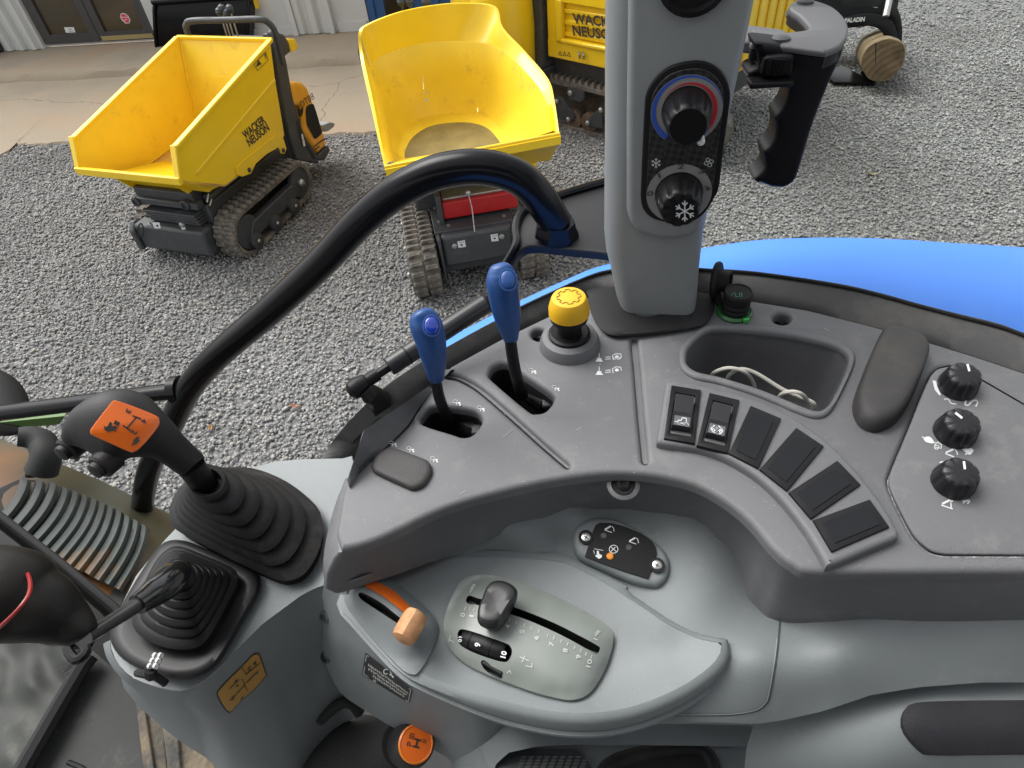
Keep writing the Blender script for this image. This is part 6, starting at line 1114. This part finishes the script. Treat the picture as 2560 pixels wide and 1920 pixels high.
def arc(c2, r0, r1, a0, a1, tap0=1, tap1=1, n=40, out=True):
    o_, i_ = [], []
    for k in range(n+1):
        a = R_(a0+(a1-a0)*k/n); t = k/n; w_ = (tap0*(1-t)+tap1*t); ro, ri = (r1, r1-(r1-r0)*w_) if out else (r0+(r1-r0)*w_, r0)
        o_.append((c2[0]+ro*math.cos(a), c2[1]+ro*math.sin(a))); i_.append((c2[0]+ri*math.cos(a), c2[1]+ri*math.sin(a)))
    return o_, i_
def arc_mesh(c2, r0, r1, a0, a1, h, m_, nm, **k):
    o_, i_ = arc(c2, r0, r1, a0, a1, **k); v = [pg.to3(p, h) for p in o_+i_]; n = len(o_); return mk(nm, v, [(i, i+1, n+i+1, n+i) for i in range(n-1)], m_, cpan, smooth=0)
RING = mat('ring_grey', (.26, .255, .25), .4); BLU2 = mat('blue_arc', (.03, .09, .45), .4); RED2 = mat('red_arc', (.50, .025, .04), .4)
ca = pg.px(1716, 276); ra = .0335/1.0; cb = pg.px(1697, 484)
pr_ = np.linalg.norm(pg.px(1716+90, 276)-pg.px(1716, 276)); rk_ = pr_*.73
arc_mesh(ca, rk_*.96, pr_, -58, 238, .0009, RING, 'dial_ring'); arc_mesh(ca, pr_*.82, pr_*.985, 10, 238, .0012, BLU2, 'blue_arc', tap0=.05, tap1=1.0); arc_mesh(ca, pr_*.74, pr_*.90, -55, 150, .0015, RED2, 'red_arc', tap0=1.0, tap1=.05, out=False)
pr2 = np.linalg.norm(pg.px(1697+82, 484)-pg.px(1697, 484)); arc_mesh(cb, pr2*.74, pr2, -65, 250, .0009, RING, 'dial_ring')
def climate_knob(c2, r, h, tip, nm, lab, s=0):
    o_ = pg.to3(c2, .001); return MB().lathe(o_, pn_, [(r, 0), (r*1.01, .004), (r*.97, h*.35), (r*.86, h*.8), (r*.80, h*.95), (r*.74, h), (r*.2, h*1.0)], 84, scal=lambda q, hh: 1-(.10*max(0, math.cos(9*q))**2 if .004 < hh < h*.97 else .03)).build(nm, mat('gloss_knob', (.006, .006, .007), .4, spec=.22), cpan, smooth=40, label=lab)
k1 = climate_knob(ca, rk_*.95, .030, 0, 'heater_knob', 'upper black knob inside the blue and red arc'); k2 = climate_knob(cb, pr2*.73, .028, 0, 'fan_knob', 'lower black knob with a white snowflake')
MB().lathe(PV(1752, 351, po+pn_*.034, pn_), pn_, [(.0032, -.004), (.0032, .003), (.002, .004)], 12).build('white_dot', WHITE, k1)
f2 = on_v(po+pn_*.0395, pn_, .0004); cx, cy = 1712, 528; sn = []
for i in range(6):
    a = R_(90+60*i); dx, dy = math.cos(a), -math.sin(a); sn.append([(cx, cy), (cx+25*dx, cy+25*dy)])
    for da in (-42, 42): b_ = a+R_(da); sn.append([(cx+14*dx, cy+14*dy), (cx+14*dx+9*math.cos(b_), cy+14*dy-9*math.sin(b_))])
strokes(sn, 3.0, f2, WHITE, k2, 'snowflake')
fills([cr([(1645, 498), (1649, 510), (1658, 524), (1672, 533), (1678, 534), (1676, 538), (1664, 536), (1652, 524), (1646, 508)], 3, True)], on_v(po+pn_*.030, pn_, .0), WHITE, k2, 'pointer_line')
fs_ = on_v(po+pn_*.011, pn_, .0006)
for s, x, y, ag in (('0', 1625, 484, 5), ('1', 1648, 439, 30), ('2', 1702, 416, 4), ('3', 1754, 428, -10), ('4', 1769, 470, -50)): text(s, x, y, 12, ag, fs_, mat('dial_number', (.06, .06, .06), .5), cpan, 'number', wid=16 if s != '1' else 6, skew=.2)
cx, cy = 1640, 408; sn = []
for i in range(6):
    a = R_(90+60*i); dx, dy = math.cos(a), -math.sin(a); sn.append([(cx, cy), (cx+12*dx, cy+12*dy)])
    for da in (-42, 42): b_ = a+R_(da); sn.append([(cx+7*dx, cy+7*dy), (cx+7*dx+4*math.cos(b_), cy+7*dy-4*math.sin(b_))])
strokes(sn, 1.7, fs_, WHITE, cpan, 'snowflake')
cx, cy = 1772, 406; strokes([circ(cx+7*math.cos(R_(a)), cy-7*math.sin(R_(a)), 5, 4.2, 10) for a in (20, 110, 200, 290)], 1.5, fs_, WHITE, cpan, 'fan_symbol')
# rubber gaiter round the pillar foot
gat = cr([(1470, 742), (1476, 775), (1492, 811), (1516, 834), (1556, 841), (1660, 832), (1752, 815), (1778, 792), (1787, 760), (1770, 735), (1640, 715), (1480, 722)], 4, True)
cg = np.mean(gat, 0); gs_ = [[P(*(cg+(np.array(p)-cg)*s), Zc+z) for p in gat] for s, z in ((1.0, .001), (.99, .005), (.90, .007), (.60, .008), (.2, .008))]
MB().rings(gs_, False).build('foot_gaiter', RUB, pil, smooth=50)
# ------------------------------------------------------------------ window sill, blue mudguard
sill = root('window_sill_trim', P(2100, 760, Zc-.02), 'dusty black rubber sill trim between the console and the blue mudguard', 'sill trim')
so_ = [(2800, 920), (2560, 832), (2495, 808), (2400, 785), (2297, 759), (2200, 732), (2098, 709), (1939, 685), (1850, 675), (1754, 670), (1640, 660), (1504, 677), (1420, 714), (1309, 765), (1215, 813), (1130, 860), (1040, 912), (960, 966), (915, 1010), (880, 1045), (838, 1095), (800, 1150), (780, 1180)]
si_ = [(2800, 1006), (2560, 932), (2440, 892), (2320, 856), (2177, 815), (2090, 794), (2018, 776), (1883, 754), (1800, 748), (1750, 745), (1640, 742), (1476, 741), (1420, 767), (1315, 818), (1230, 860), (1160, 900), (1100, 940), (1010, 1004), (960, 1040), (911, 1080), (880, 1130), (850, 1185)]
So, Si = resample(cr(so_, 4), 96), resample(cr(si_, 4), 96); zo = Zc-.004
dr = lambda x: .14*min(1, max(0, (950-x)/130))**1.3; so3 = [P(x, y, Zc+.004-dr(x)) for x, y in So]; si3 = [P(x, y, Zc-.012-dr(x-40)) for x, y in Si]
MB().rings([[p-V(0, 0, .012) for p in si3], si3, [a*.25+b*.75+V(0, 0, .004) for a, b in zip(so3, si3)], [a*.85+b*.15+V(0, 0, .004) for a, b in zip(so3, si3)], so3, [p-V(0, 0, .03) for p in so3]], False, False).build('trim_strip', RUBD, sill, smooth=50)
ed = [a*.80+b*.2+V(0, 0, .0058) for a, b in zip(so3, si3)]; MB().tube(ed[:70], .0018, 6).build('seal_bead', RUB, sill)
fen = root('blue_mudguard', P(2200, 640, Zc-.03), 'glossy bright blue curved rear mudguard outside the window', 'mudguard')
fo_ = [(2900, 660), (2700, 636), (2560, 619), (2376, 607), (2217, 597), (2058, 594), (1899, 600), (1764, 619), (1640, 640), (1504, 668), (1420, 700), (1309, 750), (1200, 806), (1130, 842), (1090, 862)]
fi_2 = [(2900, 960), (2700, 890), (2560, 834), (2400, 787), (2297, 761), (2098, 711), (1939, 687), (1764, 672), (1640, 662), (1504, 679), (1420, 716), (1309, 767), (1215, 815), (1130, 862), (1092, 884)]
Fo, Fi = resample(cr(fo_, 4), 60), resample(cr(fi_2, 4), 60); f0 = [P(x, y, Zc-.012) for x, y in Fi]; f3 = [P(x, y, Zc-.07) for x, y in Fo]
rws = []
for t in np.linspace(0, 1, 10): rws.append([a*(1-t)+b*t+V(0, 0, .035*math.sin(math.pi*t)*min(1, np.linalg.norm((b-a)[:2])/.2)*.35) for a, b in zip(f0, f3)])
rws.append([p+unit((p-q)*V(1, 1, 0))*.012-V(0, 0, .012) for p, q in zip(f3, f0)]); rws.append([p+unit((p-q)*V(1, 1, 0))*.014-V(0, 0, .06) for p, q in zip(f3, f0)])
MB().rings([r[::-1] for r in rws], False, False).build('mudguard_panel', FEND, fen, smooth=60)
# ------------------------------------------------------------------ tubular frame outside, bracket and gas strut
TP = E2*.77
tq = lambda x, y, o=0: PV(x, y, TP+E2*o, E2)
rail = root('grab_rail', tq(1389, 560), 'thick gloss black bent steel tube arching in front of the side window', 'grab rail')
pth = cr([tq(x, y) for x, y in ((300, 1680), (330, 1560), (347, 1440), (352, 1360), (354, 1280), (374, 1170), (428, 1060), (472, 973), (545, 888), (676, 775), (800, 660), (884, 570), (955, 506), (1022, 462), (1105, 428), (1205, 418), (1295, 443), (1348, 494), (1391, 560))], 6)
MB().tube(pth, .0225, 20).build('bent_tube', GLOSSB, rail, smooth=60)
cb_ = [tq(x, y, .005) for x, y in ((-320, 1074), (0, 1030), (220, 1003), (441, 976))]; ux = unit(cb_[-1]-cb_[0]); uz = unit(V(0, 0, 1)-ux*ux[2]); uy = np.cross(ux, uz)
MB().tube([cb_[0], cb_[-1]+ux*.01], .0165, 16, flat=.85, nrm=uz).build('cross_bar', GLOSSB, rail, smooth=60); MB().tube([cb_[-1]-ux*.004, cb_[-1]+ux*.012], .026, 14).build('weld_bead', GLOSSB, rail)
we = pth[-1]; MB().lathe(we+V(0, 0, -.01), unit(V(.1, -.1, 1)), [(.030, -.006), (.029, .0), (.0245, .008), (.023, .016)], 24, scal=lambda q, h: 1+.05*math.sin(7*q)).build('weld_collar', GLOSSB, rail)
zbk = we[2]-.02; fb = HZ(zbk)
bkp = cr([(1288, 575), (1294, 545), (1318, 518), (1345, 505)], 3)+[(1397, 487), (1450, 470), (1560, 440), (1560, 640), (1502, 630), (1420, 622), (1350, 614)]+cr([(1350, 614), (1320, 616), (1302, 628), (1285, 655), (1262, 700), (1246, 706), (1248, 690), (1270, 640), (1283, 605)], 2)[1:]
plate('mounting_bracket', fb, pxl(fb, bkp), mat('bracket_black', (.012, .012, .013), .5, spec=.3), rail, thick=.012, bev=.003)
MB().tube(cr([P(x, y, zbk+.004) for x, y in ((1262, 665), (1290, 612), (1288, 575), (1296, 543), (1320, 518), (1397, 488), (1470, 466), (1540, 446))], 5), .006, 8).build('bracket_edge', GLOSSB, rail)
st = root('gas_strut', P(905, 962, Zc+.02), 'thin black gas strut lying along the window sill behind the blue levers', 'gas strut')
zs_ = Zc+.022; sa, sb = P(897, 966, zs_), P(1262, 728, zs_+.03); sd = unit(sb-sa); sx = lambda px: sa+(sb-sa)*((px-897)/(1262-897))
MB().tube([sx(905), sx(985)], .0048, 12).build('piston_rod', BLK, st); MB().tube([sx(968), sx(970), sx(1235)], [.009, .0098, .0098], 16).build('strut_cylinder', mat('strut_black', (.016, .016, .018), .35), st)
MB().tube([sx(1210), sx(1214), sx(1218), sx(1222), sx(1226)], [.0098, .0112, .0098, .0112, .0098], 14).build('strut_collar', BLK, st); MB().tube([sx(1010), sx(1014)], .0101, 14).build('strut_seam', BLK, st)
MB().lathe(sx(897), sd, [(.004, -.012), (.0095, -.008), (.0105, 0), (.0085, .008), (.0065, .010), (.0065, .022)], 16).build('ball_socket', BLK, st); MB().tube([sx(905)-sd*.0, sx(906.5)], .0082, 14).build('white_washer', WHITE, st)
MB().tube([P(915, 975, zs_-.002), P(925, 985, zs_-.006), P(955, 1000, Zc+.0)], [.008, .010, .010], 14).build('ball_stud', BLK, st); MB().box(P(950, 1010, Zc-.004), (.022, .016, .012), (sd, np.cross(V(0, 0, 1), sd), V(0, 0, 1))).build('stud_plate', BLK, st, bevel=.003)
# ------------------------------------------------------------------ window latch handle on the rear side window
HP = E2*.62; hq = lambda x, y, o=0: PV(x, y, HP+E2*o, E2)
han = root('window_latch', hq(1960, 300), 'black pistol shaped window latch handle with a grey hooked top plate', 'latch handle')
body = cr([(1888, 112), (1900, 108), (1979, 118), (2057, 128), (2072, 126)], 2)+cr([(2096, 124), (2108, 128), (2107, 142), (2074, 215), (2038, 306), (2016, 375), (2002, 422), (1990, 453), (1972, 468), (1955, 473), (1931, 471)], 3)+cr([(1931, 471), (1905, 461), (1885, 453), (1888, 447), (1900, 438), (1915, 420), (1913, 400), (1911, 382), (1926, 368), (1939, 346), (1943, 320), (1940, 296), (1954, 280), (1967, 255), (1974, 231), (1970, 222), (1960, 218), (1875, 196), (1871, 190), (1876, 181), (1890, 174), (1898, 168), (1897, 140), (1890, 128)], 3)[1:]
hf = Fr(HP, E1, -E2); bl_ = np.array([hf.px(x, y) for x, y in body]); bl_ = bl_ if area2(bl_) > 0 else bl_[::-1]
v, f = plate_data(hf, bl_, (), .030, .006, 4, True); mk('grip', v, f, mat('handle_black', (.006, .006, .008), .5, spec=.2), han, smooth=40)
ztp = float(hq(1979, 117)[2])+.001; ftp = HZ(ztp)
tpl = [(1882, 69), (1880, 86), (1876, 104), (1892, 109), (1979, 117), (2057, 127), (2071, 126), (2099, 113), (2118, 90), (2121, 60), (2105, 34), (2079, 14), (2039, 0), (2010, -3), (1987, 1), (1976, 8), (1973, 18), (1984, 28), (1999, 38), (2019, 60), (2022, 68), (2016, 73), (2000, 76), (1955, 80), (1920, 76)]
tp2 = pxl(ftp, cr(tpl, 4, True)); plate('top_plate', ftp, tp2, mat('handle_grey_top', (.085, .085, .09), .5, dirt=((.2, .19, .18), 30, .6, .9)), han, thick=.005, bev=.003, smooth=65); ftq = HZ(ztp-.005); plate('latch_body', ftq, scale2(tp2, .985), MATS['handle_black'], han, thick=.010, bev=.002, smooth=65)
for x, y in ((1952, 99), (2013, 6)): MB().lathe(P(x, y, ztp), (0, 0, 1), [(.0085, 0), (.008, .002), (.005, .0032), (.001, .0035)], 18).build('pin_cap', CHAS, han)
MB().box(hq(1940, 160)-E2*.002, (.026, .014, .018), (E1, E2, V(0, 0, 1))).build('thumb_block', MATS['handle_black'], han, bevel=.003)
for i in range(5): MB().box(hq(1928+i*6, 160)-E2*.0095, (.0014, .002, .014), (E1, E2, V(0, 0, 1))).build('grip_rib', MATS['handle_black'], han)
MB().box(hq(1918, 196)-E2*.008, (.038, .020, .005), (E1, E2, V(0, 0, 1))).build('thumb_ledge', MATS['handle_black'], han, bevel=.002)
arm = [P(x, y, ztp-.002) for x, y in ((1830, 55), (1960, 72), (1975, 84), (1890, 104), (1830, 96))]; MB().prism(arm, (0, 0, -.012)).build('hinge_arm', mat('handle_grey_top', (.125,)*3), han, bevel=.003)
MB().lathe(P(2000, 45, ztp-.025), (0, 0, 1), [(.014, 0), (.016, .004), (.014, .008)], 18).build('pivot_boss', CHAS, han)
# glass of the rear side window
def gfn(t, N, Lk, b):
    N.remove(b); o_ = N['Material Output']; tr = N.new('ShaderNodeBsdfTransparent'); tr.inputs[0].default_value = (.97, .985, .975, 1); gl_ = N.new('ShaderNodeBsdfGlossy'); gl_.inputs['Roughness'].default_value = .02
    fr_ = N.new('ShaderNodeFresnel'); fr_.inputs[0].default_value = 1.18; mx = N.new('ShaderNodeMixShader'); Lk.new(fr_.outputs[0], mx.inputs[0]); Lk.new(tr.outputs[0], mx.inputs[1]); Lk.new(gl_.outputs[0], mx.inputs[2]); Lk.new(mx.outputs[0], o_.inputs[0])
GLS = node_mat('window_glass', gfn)
gw = root('side_window', E2*.93+E1*.3+V(0, 0, 2.06), 'clear glass pane of the side window behind the latch handle', 'window pane')
gb = [q for q, s in zip(so3, So) if s[0] > 1700]; gu = unit(E2*.50+V(0, 0, 1)); gb = [q-E2*.006-V(0, 0, .004) for q in gb]
ng = len(gb); MB().rings([gb, [q+gu*.85 for q in gb], [q+gu*.85+E2*.004 for q in gb], [q+E2*.004 for q in gb]], False, False).build('glass_pane', GLS, gw, smooth=60)
# ------------------------------------------------------------------ floor, film, front post and the bonnet seen through the windscreen
zfl = 1.38
fm = root('floor_mat', P(300, 1850, zfl), 'dark grey rubber floor mat in the footwell at lower left', 'floor mat')
MATG = mat('mat_rubber', (.032, .033, .032), .75, var=.12, vscale=12, bump=.3, bscale=300, dirt=((.14, .125, .10), 9, .56, .85))
mk('mat_sheet', [P(x, y, zfl) for x, y in ((240, 1600), (330, 1690), (350, 1760), (364, 1840), (372, 1990), (-200, 2050), (60, 1960), (140, 1800))], [(0, 7, 6, 5, 4, 3, 2, 1)], MATG, fm, smooth=0)
MB().tube([P(x, y, zfl+.002) for x, y in ((322, 1690), (345, 1760), (358, 1840), (366, 1990))], .003, 6).build('mat_edge', RUB, fm); MB().tube([P(170, 1905, zfl+.001), P(205, 1920, zfl+.001), P(240, 1950, zfl+.001)], .004, 6).build('mat_fold', RUB, fm)
fl = mk('cab_floor', [P(x, y, zfl-.02) for x, y in ((-700, 1500), (200, 1350), (1400, 1500), (3000, 2000), (1500, 2400), (-700, 2400))], [(0, 5, 4, 3, 2, 1)], mat('cab_floor_dark', (.03, .03, .03), .8, var=.2), None, smooth=0, kind='structure')
du = root('dusty_step', P(430, 1830, zfl+.02), 'sandy dusted ribbed footplate beside the floor mat', 'footplate')
SAND = mat('sandy_dust', (.20, .16, .105), .9, var=.35, vscale=40, bump=.8, bscale=160, col2=(.06, .06, .058), c2scale=9, c2lo=.5, c2hi=.62)
for pts, hh in ((((330, 1690), (352, 1712), (395, 1990), (366, 1990)), .0), (((352, 1712), (396, 1752), (404, 1780), (424, 1990), (396, 1990)), -.008), (((440, 1790), (520, 1860), (560, 1990), (455, 1990)), -.008), (((398, 1754), (440, 1788), (455, 1990), (426, 1990)), .0), (((520, 1858), (640, 1960), (650, 1990), (560, 1990)), .0)):
    MB().prism([P(x, y, zfl+.012+hh) for x, y in pts], (0, 0, -.02)).build('footplate_rib', SAND, du, smooth=0, bevel=.002)
pf = root('plastic_film', P(80, 1750, zfl+.03), 'crumpled clear plastic film with small print lying over the floor', 'plastic film')
rs_ = random.Random(9); zF_ = tps([(x, y, zfl+.02+rs_.uniform(0, .018)) for x in range(-60, 260, 45) for y in range(1590, 2010, 60)])
film = mat('dull_plastic_film', (.022, .025, .021), .5, spec=.25, var=.55, vscale=7, col2=(.07, .07, .06), c2scale=6, c2lo=.6, c2hi=.68)
patch('film_sheet', [(-120, 1590), (60, 1600), (170, 1618), (225, 1632), (222, 1650), (140, 1780), (60, 1915), (30, 1990), (-120, 1990)], zF_, film, pf, step=14)
strokes([[(150+i*4.5, 1672+i*7), (172+i*4-(i % 2)*6, 1660+i*6)] for i in range(6)], 1.8, on_zf(zF_, .004), LETTER, pf, 'small_print')
MB().tube([P(x, y, zfl+.03) for x, y in ((226, 1640), (205, 1668), (140, 1778), (60, 1918), (20, 1990))], .014, 8).build('black_edge_strip', BLKM, pf)
bkl = root('belt_buckle', P(190, 1628, 1.75), 'small black loop buckle hanging under the joystick grip', 'buckle')
MB().tube(cr([P(168, 1618, 1.75), P(196, 1604, 1.75), P(216, 1628, 1.75), P(190, 1650, 1.75)], 3, True)+[P(168, 1618, 1.75)], .006, 8).build('buckle_loop', BLK, bkl); MB().box(P(205, 1600, 1.74), (.03, .02, .01)).build('buckle_bar', BLK, bkl, bevel=.002)
pst = root('windscreen_post', P(120, 1400, 1.95), 'black slanting cab post with rubber seal at the far left', 'cab post')
pa = [P(-160, 1172, 1.72), P(0, 1292, 1.70), P(140, 1400, 1.68), P(285, 1520, 1.66), P(330, 1570, 1.65)]; pb = [P(-160, 1300, 1.74), P(0, 1420, 1.72), P(100, 1500, 1.70), P(200, 1600, 1.68), P(270, 1660, 1.66)]
MB().rings([[p-V(0, 0, .05) for p in pa], pa, [p+V(0, 0, .012)+(q-p)*.12 for p, q in zip(pa, pb)], [p+(q-p)*.22 for p, q in zip(pa, pb)], [p+(q-p)*.28+V(0, 0, .014) for p, q in zip(pa, pb)], [q-V(0, 0, .01) for q in pb], [q-V(0, 0, .1) for q in pb]], False, False).build('post_cover', mat('post_black', (.010, .010, .010), .6, spec=.2, bump=.2), pst, smooth=40)
MB().tube(pa, .007, 8).build('window_seal', BLKM, pst)
bo_ = root('louvred_bonnet', P(200, 1350, 1.45), 'dusty olive grey louvred bonnet panel with orange tan edge seen through the windscreen', 'bonnet panel')
zb2 = tps([(-60, 1080, 1.36), (0, 1095, 1.36), (258, 1205, 1.35), (437, 1292, 1.33), (520, 1330, 1.32), (0, 1180, 1.44), (130, 1210, 1.44), (315, 1290, 1.42), (0, 1300, 1.48), (100, 1350, 1.48), (285, 1515, 1.45), (250, 1400, 1.46), (500, 1480, 1.38), (-100, 1200, 1.46)])
def bonnet(t, N, Lk, b):
    tc = N.new('ShaderNodeTexCoord'); nz = N.new('ShaderNodeTexNoise'); nz.inputs['Scale'].default_value = 2.5; nz.inputs['Detail'].default_value = 6; Lk.new(tc.outputs['Object'], nz.inputs[0])
    r = N.new('ShaderNodeValToRGB'); Lk.new(nz.outputs[0], r.inputs[0]); e = r.color_ramp.elements; e[0].position = .40; e[0].color = (.038, .042, .030, 1); e[1].position = .62; e[1].color = (.16, .070, .020, 1); x = e.new(.5); x.color = (.062, .052, .025, 1); Lk.new(r.outputs[0], b.inputs['Base Color']); b.inputs['Roughness'].default_value = .45
BON = node_mat('dusty_bonnet', bonnet); LOU = mat('louvre_grey_green', (.045, .054, .05), .42, var=.2, vscale=14, col2=(.24, .12, .04), c2scale=4, c2lo=.56, c2hi=.7)
patch('bonnet_skin', [(-80, 1060), (0, 1096), (258, 1204), (437, 1291), (540, 1340), (560, 1500), (420, 1560), (320, 1560), (285, 1530), (140, 1420), (0, 1310), (-80, 1250)], zb2, BON, bo_, step=20)
sts = [(60, 1193), (97, 1200), (130, 1206), (160, 1219), (185, 1228), (209, 1237), (232, 1245), (253, 1255), (274, 1264), (295, 1275), (315, 1289), (336, 1300), (357, 1312)]
MB().add([p+V(0, 0, .001) for p in [P(x, y, zb2(x, y)+.002) for x, y in ((45, 1200), (97, 1202), (160, 1221), (232, 1247), (315, 1291), (375, 1325), (330, 1450), (290, 1540), (140, 1420), (0, 1310), (-60, 1265), (-40, 1240))]], [tuple(range(12))[::-1]]).build('louvre_opening', mat('louvre_dark', (.018, .02, .018), .7), bo_, smooth=0)
for i, (x, y) in enumerate(sts):
    k_ = 1-.035*i; ln = [(x, y), (x-6*k_, y+26), (x-25*k_, y+62), (x-52*k_, y+95), (x-82*k_, y+125), (x-118*k_, y+158), (x-150*k_, y+184)]; w_ = 27-i*.35
    if i > 7: ln = ln[:6]
    c_ = cr(ln, 3); a_ = [P(p[0]-w_*.34, p[1]-w_*.10, zb2(*p)+.004) for p in c_]; b_ = [P(p[0]+w_*.34, p[1]+w_*.14, zb2(*p)+.024) for p in c_]; m__ = [a*.45+b*.55+V(0, 0, .006) for a, b in zip(a_, b_)]
    MB().rings([a_, m__, b_, [p-V(0, 0, .012) for p in b_]], False, False).build('louvre', LOU, bo_, smooth=50)
el = root('rubber_elbow', P(90, 1110, 1.75), 'short black rubber elbow pipe hanging below the cross bar', 'elbow pipe')
sweep_px('pipe', [(45, 1092, 1.74, 24), (80, 1094, 1.73, 29), (106, 1108, 1.72, 33), (115, 1140, 1.71, 34), (104, 1178, 1.69, 37)], mat('elbow_rubber', (.028, .030, .028), .6, spec=.25, var=.2), el, seg=22, flat=1)
ce = P(104, 1181, 1.69); MB().lathe(ce, unit(P(102, 1200, 1.69)-ce+V(0, -.01, -.02)), [(.022, -.004), (.0235, .0), (.023, .003), (.019, .003), (.018, -.004), (.012, -.004), (.011, .001), (.004, .002)], 24).build('pipe_mouth', RUB, el)
gp_ = root('glass_tint_strip', P(60, 1070, 1.7), 'flat green strip for the glass tint just under the black cross bar', 'green strip')
MB().prism([tq(x, y, .03) for x, y in ((-200, 1090), (0, 1056), (160, 1040), (150, 1060), (60, 1070), (0, 1080), (-200, 1120))], E2*.01).build('strip', mat('tint_green', (.07, .15, .025), .5), gp_, smooth=0)  # solid strip coloured as the green tint band of the glass
mg = root('mirror_housing', P(0, 860, 1.8), 'rounded black mirror housing at the left edge above the cross bar', 'mirror')
sweep_px('housing', [(-150, 900, 1.64, 30), (-110, 940, 1.64, 60), (-60, 985, 1.63, 80), (-10, 1020, 1.62, 76), (40, 1060, 1.61, 40), (55, 1075, 1.61, 12)], mat('mirror_black', (.010, .010, .010), .55, spec=.2), mg, seg=20, flat=.6)
# unseen cab roof, seat and far door panel, added to shade the controls
rf = root('unseen_cab_roof', V(-.2, -.1, 2.95), 'unseen cab roof panel added to shade the controls', 'cab roof')
MB().box(V(-.05, -.82, 2.80), (2.5, 1.6, .06), (E1, E2, V(0, 0, 1))).build('roof_lining', mat('roof_lining', (.10, .10, .10), .8), rf, bevel=.02)

seat = root('unseen_driver_seat', V(.15, -.45, 1.4), 'unseen black seat with backrest added to shade the console', 'seat')  # out of view, put in to darken the console flank
SEATM = mat('seat_vinyl', (.02, .02, .02), .6)
MB().box(V(.02, -.50, 1.78), (.5, .5, .16), (E1, E2, V(0, 0, 1))).build('cushion', SEATM, seat, bevel=.04); MB().box(V(.36, -.52, 2.15), (.14, .5, .75), (E1, E2, V(0, 0, 1))).build('backrest', SEATM, seat, bevel=.05)
MB().box(V(.05, -.50, 1.55), (.3, .3, .3), (E1, E2, V(0, 0, 1))).build('pedestal', BLK, seat, bevel=.02)
cd_ = root('unseen_far_door', V(0, -1.6, 1.4), 'unseen far door panel raised to block light from that side', 'cab door')
MB().box(V(0, -1.62, 1.85), (2.4, .05, 1.1), (E1, E2, V(0, 0, 1))).build('door_panel', mat('door_panel_black', (.02, .02, .02), .6), cd_, bevel=.01)  # out of view, made tall to hold back light from the far side
